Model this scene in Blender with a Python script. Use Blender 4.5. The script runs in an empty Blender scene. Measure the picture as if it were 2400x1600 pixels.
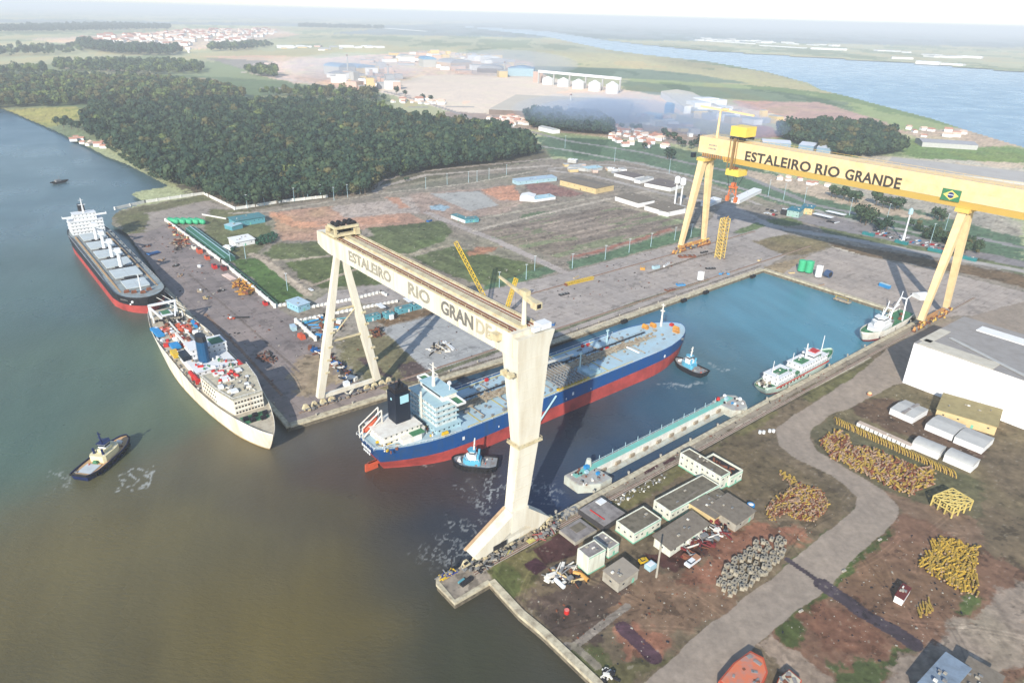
import bpy, math, random
import numpy as np
from mathutils import Vector, Matrix
R = math.radians
random.seed(7)
C = bpy.context.scene.collection
sc = bpy.context.scene

# ------------------------------------------------------------ camera
CAM_H = 196.0
F_PX, PITCH, ROLL = 1629.05, R(25.1166), R(1.505)
cp, sp, cr, sr = math.cos(PITCH), math.sin(PITCH), math.cos(ROLL), math.sin(ROLL)
_F = Vector((0, cp, -sp)); _R = Vector((1, 0, 0)); _D = Vector((0, -sp, -cp))
CR = cr * _R - sr * _D
CD = cr * _D + sr * _R
cd = bpy.data.cameras.new('camera'); cam = bpy.data.objects.new('camera', cd); C.objects.link(cam)
cd.sensor_fit = 'HORIZONTAL'; cd.sensor_width = 36.0; cd.lens = 36.0 * F_PX / 2400.0
cd.clip_start = 1.0; cd.clip_end = 200000.0
cam.matrix_world = Matrix(((CR.x, -CD.x, -_F.x, 0), (CR.y, -CD.y, -_F.y, 0), (CR.z, -CD.z, -_F.z, CAM_H), (0, 0, 0, 1)))
sc.camera = cam

# ------------------------------------------------------------ sky, sun, exposure
SUN_AZ, SUN_EL = R(16.0), R(28.0)          # direction the shadows fall (from +Y towards +X), height of the sun
w = bpy.data.worlds.new('World'); sc.world = w; w.use_nodes = True
nt = w.node_tree; bg = nt.nodes['Background']
sky = nt.nodes.new('ShaderNodeTexSky'); sky.sky_type = 'NISHITA'; sky.sun_disc = False
sky.sun_elevation = SUN_EL; sky.sun_rotation = SUN_AZ + math.pi
sky.air_density = 1.0; sky.dust_density = 0.4; sky.ozone_density = 1.5; sky.altitude = 0
nt.links.new(sky.outputs[0], bg.inputs[0]); bg.inputs[1].default_value = 0.145
sl = bpy.data.lights.new('sun', 'SUN'); sl.energy = 4.5; sl.angle = R(0.5); sl.color = (1.0, 0.94, 0.84)
so = bpy.data.objects.new('sun', sl); C.objects.link(so)
so.rotation_euler = Vector((math.sin(SUN_AZ) * math.cos(SUN_EL), math.cos(SUN_AZ) * math.cos(SUN_EL), -math.sin(SUN_EL))).to_track_quat('-Z', 'Y').to_euler()
so.location = (0, 0, 400)
vs = sc.view_settings; vs.view_transform = 'Standard'; vs.look = 'None'; vs.gamma = 1.0; vs.use_curve_mapping = False
vs.exposure = 0.66
sc.cycles.max_bounces = 4; sc.cycles.volume_bounces = 0; sc.cycles.diffuse_bounces = 2; sc.cycles.glossy_bounces = 2; sc.cycles.transmission_bounces = 2
sc.cycles.use_denoising = True

# ------------------------------------------------------------ plan coordinates
WZ = -3.0                                   # water level; quays and yards are at 0
def G(px, py, z=0.0):
    """ground point (height z) for a position measured on the 2400 x 1600 survey picture"""
    v = CR * ((px - 1200) / F_PX) + CD * ((py - 800) / F_PX) + _F
    t = (z - CAM_H) / v.z
    return Vector((v.x * t, v.y * t, z))
def H(base, ytop, z=0.0):
    """height of something standing at base whose top is seen at picture row ytop"""
    b = G(*base, z); lo, hi = 0.0, 190.0
    for _ in range(40):
        m = (lo + hi) / 2
        v = Vector((b.x, b.y, z + m - CAM_H)); y = 800 + F_PX * v.dot(CD) / v.dot(_F)
        if y > ytop: lo = m
        else: hi = m
    return m
YAW = R(50.189)
DX = Vector((math.sin(YAW), math.cos(YAW), 0)); DY = Vector((-math.cos(YAW), math.sin(YAW), 0))
DROT = math.atan2(DX.y, DX.x)               # local x along the dock
def ang(a, b):                              # heading of picture-line a->b on the ground
    d = G(*b) - G(*a); return math.atan2(d.y, d.x)

# ------------------------------------------------------------ materials
K = 0.80
def lin(c, k=K):
    r = []
    for v in c[:3]:
        v = v / 255.0; v = v / 12.92 if v <= 0.04045 else ((v + 0.055) / 1.055) ** 2.4
        r.append(v * k)
    return (*r, 1.0)
_M = {}
def mat(name, c, rough=0.6, metal=0.0, dirt=0.25, dcol=None, scale=0.25, k=K, streak=False, spec=0.3, corr=0):
    if name in _M: return _M[name]
    m = bpy.data.materials.new(name); m.use_nodes = True; n = m.node_tree; b = n.nodes['Principled BSDF']
    a = lin(c, k); d = lin(dcol, k) if dcol else (a[0] * .55, a[1] * .5, a[2] * .45, 1)
    b.inputs['Roughness'].default_value = rough; b.inputs['Metallic'].default_value = metal
    b.inputs['Specular IOR Level'].default_value = spec
    if dirt > 0:
        tc = n.nodes.new('ShaderNodeTexCoord'); nz = n.nodes.new('ShaderNodeTexNoise'); nz.inputs['Scale'].default_value = scale
        nz.inputs['Detail'].default_value = 8; nz.inputs['Roughness'].default_value = .65
        if streak:
            mp = n.nodes.new('ShaderNodeMapping'); mp.inputs['Scale'].default_value = (1, 1, .15)
            n.links.new(tc.outputs['Object'], mp.inputs[0]); n.links.new(mp.outputs[0], nz.inputs['Vector'])
        else: n.links.new(tc.outputs['Object'], nz.inputs['Vector'])
        cr_ = n.nodes.new('ShaderNodeValToRGB'); cr_.color_ramp.elements[0].position = .42; cr_.color_ramp.elements[1].position = .75
        n.links.new(nz.outputs[0], cr_.inputs[0])
        ml = n.nodes.new('ShaderNodeMath'); ml.operation = 'MULTIPLY'; ml.inputs[1].default_value = min(1, dirt * 2)
        n.links.new(cr_.outputs[0], ml.inputs[0])
        mx = n.nodes.new('ShaderNodeMix'); mx.data_type = 'RGBA'; mx.inputs[6].default_value = a; mx.inputs[7].default_value = d
        n.links.new(ml.outputs[0], mx.inputs[0]); out_ = mx.outputs[2]
        if corr:
            wv = n.nodes.new('ShaderNodeTexWave'); wv.inputs['Scale'].default_value = corr; wv.inputs['Distortion'].default_value = .6; n.links.new(tc.outputs['Object'], wv.inputs['Vector'])
            m3 = n.nodes.new('ShaderNodeMix'); m3.data_type = 'RGBA'; m3.blend_type = 'MULTIPLY'; m3.inputs[0].default_value = .28; n.links.new(out_, m3.inputs[6]); n.links.new(wv.outputs[0], m3.inputs[7]); out_ = m3.outputs[2]
        n.links.new(out_, b.inputs['Base Color'])
        bp = n.nodes.new('ShaderNodeBump'); bp.inputs['Strength'].default_value = .15; bp.inputs['Distance'].default_value = .2
        n.links.new(nz.outputs[0], bp.inputs['Height']); n.links.new(bp.outputs[0], b.inputs['Normal'])
    else: b.inputs['Base Color'].default_value = a
    _M[name] = m; return m

# ------------------------------------------------------------ mesh building
class MB:
    def __init__(s): s.v = []; s.f = []
    def add(s, vs, fs):
        o = len(s.v); s.v += [tuple(p) for p in vs]; s.f += [tuple(i + o for i in f) for f in fs]; return s
    def box(s, c, d, rz=0.0, taper=1.0):
        x, y, z = d[0] / 2, d[1] / 2, d[2] / 2; ca, sa = math.cos(rz), math.sin(rz); P = []
        for k, t in ((-z, 1), (z, taper)):
            for i, j in ((-x, -y), (x, -y), (x, y), (-x, y)):
                i *= t; j *= t; P.append((c[0] + i * ca - j * sa, c[1] + i * sa + j * ca, c[2] + k))
        return s.add(P, [(3, 2, 1, 0), (4, 5, 6, 7), (0, 1, 5, 4), (1, 2, 6, 5), (2, 3, 7, 6), (3, 0, 4, 7)])
    def prism(s, poly, z0, z1):
        n = len(poly); P = [(p[0], p[1], z0) for p in poly] + [(p[0], p[1], z1) for p in poly]
        return s.add(P, [tuple(range(n))[::-1], tuple(range(n, 2 * n))] + [(i, (i + 1) % n, n + (i + 1) % n, n + i) for i in range(n)])
    def cone(s, p0, p1, r0, r1, n=10):
        p0 = Vector(p0); p1 = Vector(p1); a = (p1 - p0).normalized(); u = a.orthogonal().normalized(); v = a.cross(u); P = []
        for p, r in ((p0, r0), (p1, r1)):
            for i in range(n):
                t = 2 * math.pi * i / n; P.append(p + (u * math.cos(t) + v * math.sin(t)) * r)
        return s.add(P, [tuple(range(n))[::-1], tuple(range(n, 2 * n))] + [(i, (i + 1) % n, n + (i + 1) % n, n + i) for i in range(n)])
    def tube(s, pts, r, n=6):
        for a, b in zip(pts[:-1], pts[1:]): s.cone(a, b, r, r, n)
        return s
    def beam(s, p0, p1, w, h=None, w1=None, h1=None):
        """square section bar; w across, h up"""
        h = h or w; w1 = w1 or w; h1 = h1 or h
        p0 = Vector(p0); p1 = Vector(p1); a = (p1 - p0).normalized(); up = Vector((0, 0, 1)) if abs(a.z) < .95 else Vector((0, 1, 0))
        x = a.cross(up).normalized(); y = x.cross(a); P = []
        for p, ww, hh in ((p0, w, h), (p1, w1, h1)):
            for i, j in ((-1, -1), (1, -1), (1, 1), (-1, 1)): P.append(p + x * (i * ww / 2) + y * (j * hh / 2))
        return s.add(P, [(3, 2, 1, 0), (4, 5, 6, 7), (0, 1, 5, 4), (1, 2, 6, 5), (2, 3, 7, 6), (3, 0, 4, 7)])
    def gable(s, c, d, rise, rz=0.0):
        """gable roof block: base centre c, d=(len x, width y)"""
        x, y = d[0] / 2, d[1] / 2; ca, sa = math.cos(rz), math.sin(rz)
        L = [(-x, -y, 0), (x, -y, 0), (x, y, 0), (-x, y, 0), (-x, 0, rise), (x, 0, rise)]
        P = [(c[0] + i * ca - j * sa, c[1] + i * sa + j * ca, c[2] + k) for i, j, k in L]
        return s.add(P, [(3, 2, 1, 0), (0, 1, 5, 4), (2, 3, 4, 5), (1, 2, 5), (3, 0, 4)])
    def ball(s, c, r, n=10, m=6, zs=1.0):
        P = []; Fc = []
        for i in range(m + 1):
            ph = math.pi * i / m
            for j in range(n):
                th = 2 * math.pi * j / n; P.append((c[0] + r * math.sin(ph) * math.cos(th), c[1] + r * math.sin(ph) * math.sin(th), c[2] + r * zs * math.cos(ph)))
        for i in range(m):
            for j in range(n): Fc.append((i * n + j, (i + 1) * n + j, (i + 1) * n + (j + 1) % n, i * n + (j + 1) % n))
        return s.add(P, Fc)
    def loft(s, rings, close=True, cap=True):
        n = len(rings[0]); P = [p for r in rings for p in r]; Fc = []
        for i in range(len(rings) - 1):
            for j in range(n if close else n - 1): Fc.append((i * n + j, i * n + (j + 1) % n, (i + 1) * n + (j + 1) % n, (i + 1) * n + j))
        if cap: Fc += [tuple(range(n))[::-1], tuple(range((len(rings) - 1) * n, len(rings) * n))]
        return s.add(P, Fc)
    def mesh(s, name, m):
        me = bpy.data.meshes.new(name); me.from_pydata(s.v, [], s.f); me.materials.append(m); me.update(); return me
    def build(s, name, m, parent=None, smooth=False, loc=None):
        me = s.mesh(name, m)
        if smooth: me.polygons.foreach_set('use_smooth', [True] * len(me.polygons))
        o = bpy.data.objects.new(name, me); C.objects.link(o)
        if parent: o.parent = parent
        if loc is not None: o.location = loc
        return o
def tag(o, label=None, cat=None, group=None, kind=None):
    if label: o['label'] = label
    if cat: o['category'] = cat
    if group: o['group'] = group
    if kind: o['kind'] = kind
    return o
def thing(name, label, cat, loc=(0, 0, 0), rz=0.0, group=None):
    o = bpy.data.objects.new(name, None); C.objects.link(o); o.location = loc; o.rotation_euler = (0, 0, rz); o.empty_display_size = 1
    return tag(o, label, cat, group)
def dup(root, loc, rz=None, label=None, group=None, sc_=None, kids=True):
    r = root.copy(); C.objects.link(r); r.location = loc
    if rz is not None: r.rotation_euler = (0, 0, rz)
    if sc_: r.scale = sc_ if isinstance(sc_, (tuple, list)) else (sc_,) * 3
    if label: r['label'] = label
    if group: r['group'] = group
    if kids:
        for ch in list(root.children):
            c = ch.copy(); C.objects.link(c); c.parent = r
            for g in ch.children:
                d = g.copy(); C.objects.link(d); d.parent = c
    return r

_U = {}; _CNT = {}; _OV = {}
def piece(root, name, m, c, d, rz=0.0, kind='box', rot=None):
    """one small part (box d=(x,y,z), or round bar of length x and radii y,z) with a shared mesh; past 100 of a name on one thing the rest form one 'stuff' part"""
    key = (m.name, kind)
    if key not in _U:
        u = MB().box((0, 0, 0), (1, 1, 1)) if kind == 'box' else MB().cone((-.5, 0, 0), (.5, 0, 0), 1, 1, 8); _U[key] = u.mesh(name, m)
    k = (root.name, name); _CNT[k] = _CNT.get(k, 0) + 1; E_ = rot or (0, 0, rz)
    if _CNT[k] > 99:
        from mathutils import Euler
        M_ = Matrix.Translation(c) @ Euler(E_).to_matrix().to_4x4(); vs_ = [M_ @ Vector((v.co.x * d[0], v.co.y * d[1], v.co.z * d[2])) for v in _U[key].vertices]
        o, mb = _OV.setdefault(k + (m.name,), (root, MB())); mb.add(vs_, [tuple(p.vertices) for p in _U[key].polygons]); return None
    o = bpy.data.objects.new(name, _U[key]); C.objects.link(o); o.parent = root; o.location = c; o.rotation_euler = E_; o.scale = d; return o
def flush_pieces():
    for (rn, nm, mn), (root, mb) in _OV.items(): o = mb.build(nm, bpy.data.materials[mn], root); o['kind'] = 'stuff'
    _OV.clear()

# ------------------------------------------------------------ noise for the surveyed ground colours
def _hash(ix, iy, s):
    h = (ix.astype(np.int64) * 374761393 + iy.astype(np.int64) * 668265263 + s * 974711) & 0xffffffff
    h = ((h ^ (h >> 13)) * 1274126177) & 0xffffffff
    return ((h ^ (h >> 16)) & 0xffff) / 65535.0
def vnoise(x, y, s=0):
    ix = np.floor(x); iy = np.floor(y); fx = x - ix; fy = y - iy; fx = fx * fx * (3 - 2 * fx); fy = fy * fy * (3 - 2 * fy)
    a = _hash(ix, iy, s); b = _hash(ix + 1, iy, s); c = _hash(ix, iy + 1, s); d = _hash(ix + 1, iy + 1, s)
    return (a * (1 - fx) + b * fx) * (1 - fy) + (c * (1 - fx) + d * fx) * fy
def fbm(x, y, s=0, o=4):
    t = 0; a = .5; n = 0
    for i in range(o): t = t + a * vnoise(x * 2 ** i, y * 2 ** i, s + i * 17); n += a; a *= .55
    return t / n
def inside(poly, x, y):
    r = np.zeros(x.shape, bool); P = np.array(poly)
    bb = (x >= P[:, 0].min()) & (x <= P[:, 0].max()) & (y >= P[:, 1].min()) & (y <= P[:, 1].max())
    idx = np.nonzero(bb)[0]; X = x[idx]; Y = y[idx]; q = np.zeros(X.shape, bool)
    for i in range(len(P)):
        x0, y0 = P[i - 1]; x1, y1 = P[i]
        if y0 == y1: continue
        c = ((Y < y0) != (Y < y1)) & (X < (x1 - x0) * (Y - y0) / (y1 - y0) + x0); q ^= c
    r[idx] = q; return r
def W2(pts, z=0.0): return [tuple(G(*p, z)[:2]) for p in pts]
# ------------------------------------------------------------ land outline (survey picture coordinates)
DOCK_L = [(680, 998), (918, 924), (1187, 843), (1500, 733), (1790, 631)]
QUAY_R = [(2155, 747), (1997, 832), (1788, 942), (1419, 1145), (1260, 1232), (1025, 1354)]
PIER = [(1025, 1354), (1025, 1367), (1066, 1411), (1148, 1363)]
SEAWALL = [(1148, 1363), (1217, 1438), (1271, 1483), (1390, 1596), (1560, 1760)]
WEST = [(297, 549), (389, 674), (475, 766), (659, 973), (680, 998)]
BAY = [(-900, 40), (-400, 150), (-100, 215), (40, 270), (133, 310), (166, 328), (204, 345), (249, 369), (297, 387), (338, 408), (389, 435), (383, 438), (344, 444), (315, 449), (306, 457), (324, 468), (338, 474), (300, 486), (279, 492), (261, 507), (261, 528), (297, 549)]
LAGOON = [(1080, 62), (1277, 74), (1426, 96), (1500, 105), (1664, 121), (1827, 131), (2155, 151), (2266, 160), (2500, 178), (2900, 210), (3600, 300), (3600, 900), (2600, 420), (2420, 350), (2266, 304), (2188, 278), (2089, 252), (1991, 226), (1926, 210), (1893, 193), (1795, 167), (1664, 144), (1500, 126), (1426, 116), (1277, 84)]
LAND = BAY + WEST[1:] + DOCK_L[1:] + QUAY_R + PIER[1:] + SEAWALL[1:] + [(2400, 3000), (9000, 3000), (9000, 400)]
land2 = W2(BAY + WEST[1:] + DOCK_L[1:] + QUAY_R + PIER[1:] + SEAWALL[1:])
e = land2[-1]; b = land2[0]
LANDW = [(-60000, 90000)] + [(b[0] - 30000, b[1] + 4000)] + land2 + [(e[0] + 30, 60), (60000, 60), (90000, 90000)]
LAGW = W2(LAGOON)

# zones: kind (g ground, r road, p pavement), colour, polygon, edge wobble in metres, patchiness
Z = [
 ('g', (176, 184, 140), [(-900, 18), (3000, 60), (3000, 1700), (-900, 1700)], 0, 0),
 ('g', (120, 145, 150), [(-900, -20), (700, 12), (1300, 50), (900, 60), (130, 46), (-900, 46)], 200, .2),
 ('g', (180, 186, 138), [(-300, 52), (420, 58), (900, 66), (760, 80), (130, 66)], 60, .2),
 ('g', (215, 196, 170), [(60, 92), (260, 82), (420, 70), (640, 66), (700, 82), (560, 104), (480, 116), (270, 110), (130, 100)], 30, .35),
 ('g', (204, 188, 160), [(140, 150), (250, 140), (330, 170), (140, 160)], 10, .3),
 ('g', (212, 190, 165), [(470, 132), (640, 130), (830, 140), (800, 152), (560, 140)], 10, .3),
 ('g', (150, 148, 140), [(480, 136), (800, 152), (830, 190), (700, 186), (560, 160)], 6, .2),
 ('g', (134, 150, 112), [(60, 180), (430, 176), (900, 205), (930, 260), (600, 330), (130, 330), (-300, 260)], 15, .3),
 ('g', (165, 165, 88), [(-60, 262), (180, 248), (230, 262), (150, 292), (100, 300)], 10, .3),
 ('g', (200, 178, 150), [(345, 182), (470, 184), (510, 188), (470, 196), (400, 192)], 5, .2),
 ('g', (110, 105, 90), [(200, 312), (340, 330), (420, 440), (560, 500), (860, 460), (1290, 370), (1270, 340), (900, 250), (500, 230), (210, 250)], 6, .3),
 ('g', (222, 200, 182), [(600, 150), (700, 140), (880, 128), (1000, 118), (1280, 150), (1280, 180), (1000, 190), (940, 214), (830, 210), (700, 196), (600, 176)], 10, .5),
 ('g', (214, 190, 170), [(700, 172), (900, 160), (1010, 190), (940, 214), (830, 210), (700, 196)], 8, .5),
 ('g', (226, 206, 184), [(890, 128), (1010, 118), (1130, 130), (1280, 150), (1280, 180), (1100, 175), (900, 158)], 8, .5),
 ('g', (236, 226, 206), [(943, 206), (1000, 178), (1247, 179), (1455, 220), (1600, 250), (1485, 262), (1143, 246)], 8, .15),
 ('g', (165, 150, 140), [(1030, 262), (1180, 258), (1470, 268), (1640, 300), (1700, 350), (1600, 340), (1200, 300), (1050, 285)], 8, .5),
 ('g', (150, 172, 110), [(1480, 150), (1700, 150), (1900, 200), (2190, 280), (2400, 350), (2400, 380), (2100, 300), (1950, 262), (1700, 230), (1470, 215)], 8, .2),
 ('g', (186, 184, 130), [(1250, 118), (1500, 128), (1800, 170), (1960, 222), (1850, 208), (1640, 190), (1250, 172)], 15, .25),
 ('g', (112, 138, 112), [(1245, 155), (1500, 162), (1631, 175), (1762, 196), (1660, 194), (1500, 186), (1245, 172)], 12, .25),
 ('g', (112, 136, 104), [(1460, 190), (1631, 202), (1811, 212), (1975, 240), (2010, 262), (1942, 252), (1729, 232), (1598, 228), (1460, 214)], 12, .25),
 ('g', (190, 160, 148), [(1720, 236), (1926, 240), (2060, 282), (2150, 318), (1990, 300), (1830, 288), (1740, 262)], 8, .45),
 ('g', (214, 208, 195), [(1540, 236), (1720, 246), (1860, 280), (1700, 290), (1560, 262)], 5, .45),
 ('g', (120, 150, 80), [(2040, 330), (2200, 322), (2420, 352), (2420, 400), (2160, 380)], 8, .3),
 ('g', (190, 176, 160), [(2110, 308), (2280, 300), (2400, 340), (2280, 346), (2160, 326)], 6, .4),
 ('g', (188, 140, 122), [(1740, 290), (1810, 298), (1835, 322), (1730, 325)], 5, .3),
 ('g', (92, 122, 95), [(1250, 320), (1500, 330), (1700, 370), (1860, 420), (2280, 520), (2400, 560), (2400, 620), (2280, 590), (2060, 545), (1900, 500), (1700, 440), (1560, 400), (1290, 365)], 6, .35),
 ('g', (196, 176, 156), [(1724, 394), (1870, 420), (1966, 440), (2063, 476), (2209, 515), (2112, 510), (1918, 464), (1821, 440), (1744, 413)], 5, .3),
 ('g', (180, 172, 160), [(1960, 420), (2080, 420), (2260, 470), (2400, 520), (2400, 560), (2180, 500), (2040, 470)], 5, .4),
 ('g', (205, 196, 182), [(2000, 360), (2120, 370), (2400, 382), (2400, 440), (2270, 420), (2060, 392)], 3, .1),
 ('g', (226, 216, 198), [(890, 200), (1010, 176), (1250, 176), (1480, 214), (1640, 240), (1640, 262), (1470, 268), (1146, 268), (1040, 258), (960, 234), (900, 218)], 8, .15),
 # inner yard
 ('g', (150, 140, 130), [(280, 492), (480, 455), (590, 492), (760, 466), (900, 440), (1290, 372), (1500, 380), (1700, 440), (1900, 500), (2400, 640), (2400, 1700), (1200, 1700), (600, 1000), (250, 520)], 2, .35),
 ('g', (112, 110, 80), [(262, 505), (300, 490), (480, 456), (500, 468), (420, 482), (345, 500), (345, 545), (297, 549)], 3, .4),
 ('p', (163, 154, 146), [(345, 500), (425, 484), (490, 470), (545, 492), (545, 503), (400, 515), (392, 524), (345, 545)], 3, .2),
 ('p', (146, 136, 134), [(297, 549), (345, 545), (395, 524), (560, 627), (645, 712), (690, 745), (735, 770), (760, 800), (800, 880), (900, 905), (918, 924), (680, 998), (659, 973), (475, 766), (389, 674)], 1.5, .35),
 ('g', (110, 112, 78), [(490, 490), (590, 492), (640, 540), (600, 600), (560, 610), (480, 545)], 2, .5),
 ('g', (82, 112, 54), [(520, 590), (547, 612), (607, 602), (723, 692), (648, 713), (560, 628)], 1.5, .4),
 ('g', (94, 106, 62), [(667, 615), (781, 601), (906, 655), (940, 664), (756, 676), (706, 654)], 2, .35),
 ('g', (102, 110, 72), [(614, 597), (640, 572), (781, 563), (960, 545), (960, 600), (781, 600), (646, 608)], 2, .4),
 ('g', (186, 146, 126), [(631, 499), (774, 482), (900, 500), (960, 500), (1000, 520), (860, 536), (756, 563), (660, 563), (644, 529)], 2, .35),
 ('g', (212, 154, 122), [(631, 497), (656, 497), (696, 519), (788, 526), (700, 536), (655, 520)], 3, .2),
 ('g', (200, 150, 124), [(830, 512), (930, 508), (945, 520), (830, 528)], 3, .3),
 ('g', (182, 168, 162), [(774, 484), (899, 470), (1010, 452), (1008, 500), (953, 499), (810, 511)], 2, .35),
 ('g', (172, 150, 140), [(960, 455), (1130, 440), (1230, 470), (1180, 500), (1040, 516), (985, 500)], 3, .4),
 ('g', (205, 148, 120), [(1125, 445), (1202, 433), (1226, 468), (1172, 470)], 2, .25),
 ('g', (196, 148, 124), [(905, 462), (930, 462), (960, 486), (938, 490)], 2, .3),
 ('p', (178, 180, 178), [(1008, 454), (1122, 448), (1169, 480), (1101, 495)], 1, .2),
 ('g', (150, 180, 205), [(1005, 484), (1030, 479), (1055, 485), (1040, 494), (1012, 492)], 1, .1),
 ('g', (146, 108, 104), [(1229, 433), (1280, 428), (1366, 454), (1336, 462), (1247, 454)], 2, .3),
 ('g', (128, 124, 112), [(905, 446), (1050, 420), (1240, 398), (1260, 405), (1100, 432), (920, 452)], 2, .3),
 ('g', (98, 110, 72), [(860, 534), (1038, 517), (1060, 545), (1047, 561), (949, 600), (900, 575)], 2, .45),
 ('g', (98, 108, 72), [(961, 602), (1059, 579), (1160, 600), (1300, 628), (1151, 674), (1040, 640)], 2, .4),
 ('g', (176, 124, 98), [(1086, 592), (1120, 580), (1172, 578), (1150, 590), (1100, 600)], 2, .2),
 ('g', (148, 134, 124), [(1110, 545), (1425, 483), (1640, 520), (1574, 540), (1306, 606)], 2, .3),
 ('g', (100, 120, 88), [(1220, 503), (1290, 494), (1300, 500), (1225, 513)], 2, .2),
 ('g', (160, 108, 94), [(1336, 601), (1443, 574), (1574, 534), (1576, 540), (1443, 581), (1338, 606)], 1.5, .2),
 ('g', (92, 122, 94), [(1330, 613), (1443, 585), (1574, 545), (1650, 528), (1654, 551), (1440, 606), (1336, 632)], 1, .3),
 ('g', (92, 120, 92), [(1134, 671), (1232, 638), (1295, 620), (1308, 635), (1232, 659), (1137, 679)], 1, .3),
 ('p', (172, 165, 161), [(735, 708), (770, 683), (906, 664), (1010, 668), (1137, 682), (1320, 640), (1655, 555), (1660, 520), (1700, 470), (1760, 500), (1800, 520), (1845, 548), (1790, 560), (1765, 566), (1845, 596), (1790, 631), (1500, 733), (1187, 843), (1130, 850), (1040, 870), (1020, 780), (960, 700), (760, 722)], 1.0, .22),
 ('g', (150, 142, 134), [(700, 770), (760, 735), (900, 715), (1010, 700), (1040, 735), (892, 769), (800, 830), (740, 800)], 2, .4),
 ('g', (128, 104, 78), [(880, 752), (1030, 715), (1060, 725), (900, 765)], 1, .2),
 ('g', (126, 118, 90), [(790, 790), (892, 769), (1009, 874), (918, 924), (870, 890), (800, 850)], 3, .4),
 ('p', (174, 178, 180), [(892, 769), (1032, 737), (1169, 814), (1009, 876)], .6, .15),
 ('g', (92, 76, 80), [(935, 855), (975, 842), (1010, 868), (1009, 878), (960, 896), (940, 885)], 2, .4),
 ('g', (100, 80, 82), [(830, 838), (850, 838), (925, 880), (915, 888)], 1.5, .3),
 ('g', (164, 142, 122), [(690, 838), (760, 830), (800, 868), (790, 900), (740, 925), (700, 925), (670, 890)], 3, .3),
 # east yard
 ('g', (132, 118, 88), [(1765, 566), (1845, 550), (1942, 566), (1947, 580), (1889, 596), (1845, 598), (1820, 590)], 1.5, .45),
 ('g', (122, 100, 74), [(1942, 566), (2270, 622), (2420, 650), (2420, 680), (2270, 642), (2010, 596), (1952, 578)], 1.5, .4),
 ('g', (165, 146, 118), [(1790, 628), (1895, 597), (1880, 620), (1840, 645)], 2, .4),
 ('p', (180, 170, 162), [(1894, 600), (1952, 581), (2010, 597), (2270, 651), (2420, 690), (2420, 790), (2270, 738), (2155, 747), (1830, 645)], .8, .25),
 ('g', (105, 124, 80), [(1714, 546), (1782, 517), (1794, 530), (1744, 547)], .8, .3),
 ('g', (104, 120, 76), [(1792, 515), (1870, 508), (1884, 527), (1845, 530), (1809, 525)], .8, .3),
 ('g', (112, 122, 84), [(1918, 530), (2257, 597), (2400, 625), (2400, 645), (2240, 606), (1930, 545)], .8, .3),
 ('p', (150, 146, 148), [(1850, 510), (1925, 495), (2010, 520), (2270, 585), (2420, 615), (2420, 632), (2260, 598), (1990, 545), (1900, 525)], 1, .3),
 # south yard
 ('g', (128, 112, 90), [(1148, 1363), (1260, 1235), (1790, 945), (1998, 834), (2155, 750), (2420, 790), (2420, 1700), (1500, 1900)], 1.5, .4),
 ('p', (160, 150, 132), [(1150, 1300), (1262, 1236), (1790, 945), (2000, 835), (2155, 750), (2300, 745), (2090, 800), (1850, 930), (1500, 1125), (1240, 1262)], .6, .25),
 ('g', (120, 114, 72), [(1150, 1362), (1135, 1332), (1250, 1275), (1480, 1150), (1800, 968), (1830, 960), (1700, 1060), (1450, 1200), (1290, 1290), (1245, 1380), (1200, 1410)], 1.5, .4),
 ('g', (100, 108, 60), [(1150, 1362), (1140, 1338), (1180, 1320), (1220, 1350), (1230, 1385), (1200, 1410)], 2, .4),
 ('g', (122, 116, 78), [(1870, 925), (2040, 838), (2060, 850), (1900, 945)], 1, .3),
 ('g', (120, 105, 80), [(1620, 1060), (1760, 1010), (1800, 1060), (1960, 1150), (1990, 1190), (1800, 1190), (1700, 1130)], 3, .4),
 ('g', (98, 82, 74), [(1240, 1390), (1420, 1350), (1520, 1380), (1480, 1440), (1380, 1520), (1300, 1500)], 4, .5),
 ('g', (140, 112, 90), [(1500, 1340), (1700, 1330), (1740, 1390), (1600, 1480), (1500, 1500), (1430, 1440)], 4, .4),
 ('g', (164, 112, 88), [(1440, 1480), (1480, 1455), (1560, 1480), (1540, 1530), (1470, 1540)], 2, .3),
 ('g', (158, 108, 84), [(1690, 1240), (1760, 1220), (1880, 1235), (1880, 1270), (1760, 1300), (1640, 1390), (1600, 1370)], 3, .3),
 ('g', (104, 108, 66), [(1320, 1530), (1380, 1510), (1480, 1600), (1440, 1660), (1400, 1600)], 2, .4),
 ('g', (110, 104, 70), [(1420, 1560), (1560, 1530), (1600, 1512), (1530, 1580), (1440, 1650)], 2, .4),
 ('g', (98, 104, 62), [(1790, 1380), (1850, 1310), (2010, 1190), (2000, 1215), (1860, 1335)], 1, .3),
 ('g', (84, 54, 56), [(1244, 1284), (1316, 1246), (1357, 1278), (1349, 1299), (1280, 1323)], .3, .25),
 ('g', (76, 46, 58), [(1226, 1323), (1256, 1305), (1286, 1326), (1256, 1347)], .3, .2),
 ('g', (98, 62, 54), [(1540, 1300), (1600, 1260), (1690, 1240), (1660, 1290), (1600, 1330)], 1.5, .3),
 ('g', (98, 62, 58), [(1500, 1290), (1560, 1300), (1598, 1330), (1585, 1342), (1520, 1318)], 1.5, .3),
 ('g', (90, 58, 62), [(1508, 1102), (1540, 1087), (1544, 1094), (1512, 1112)], .2, .2),
 ('g', (90, 58, 62), [(1552, 1083), (1580, 1069), (1585, 1075), (1556, 1091)], .2, .2),
 ('g', (112, 86, 74), [(1990, 950), (2075, 930), (2300, 1000), (2300, 1080), (2160, 1040), (2000, 970)], 2, .35),
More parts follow.
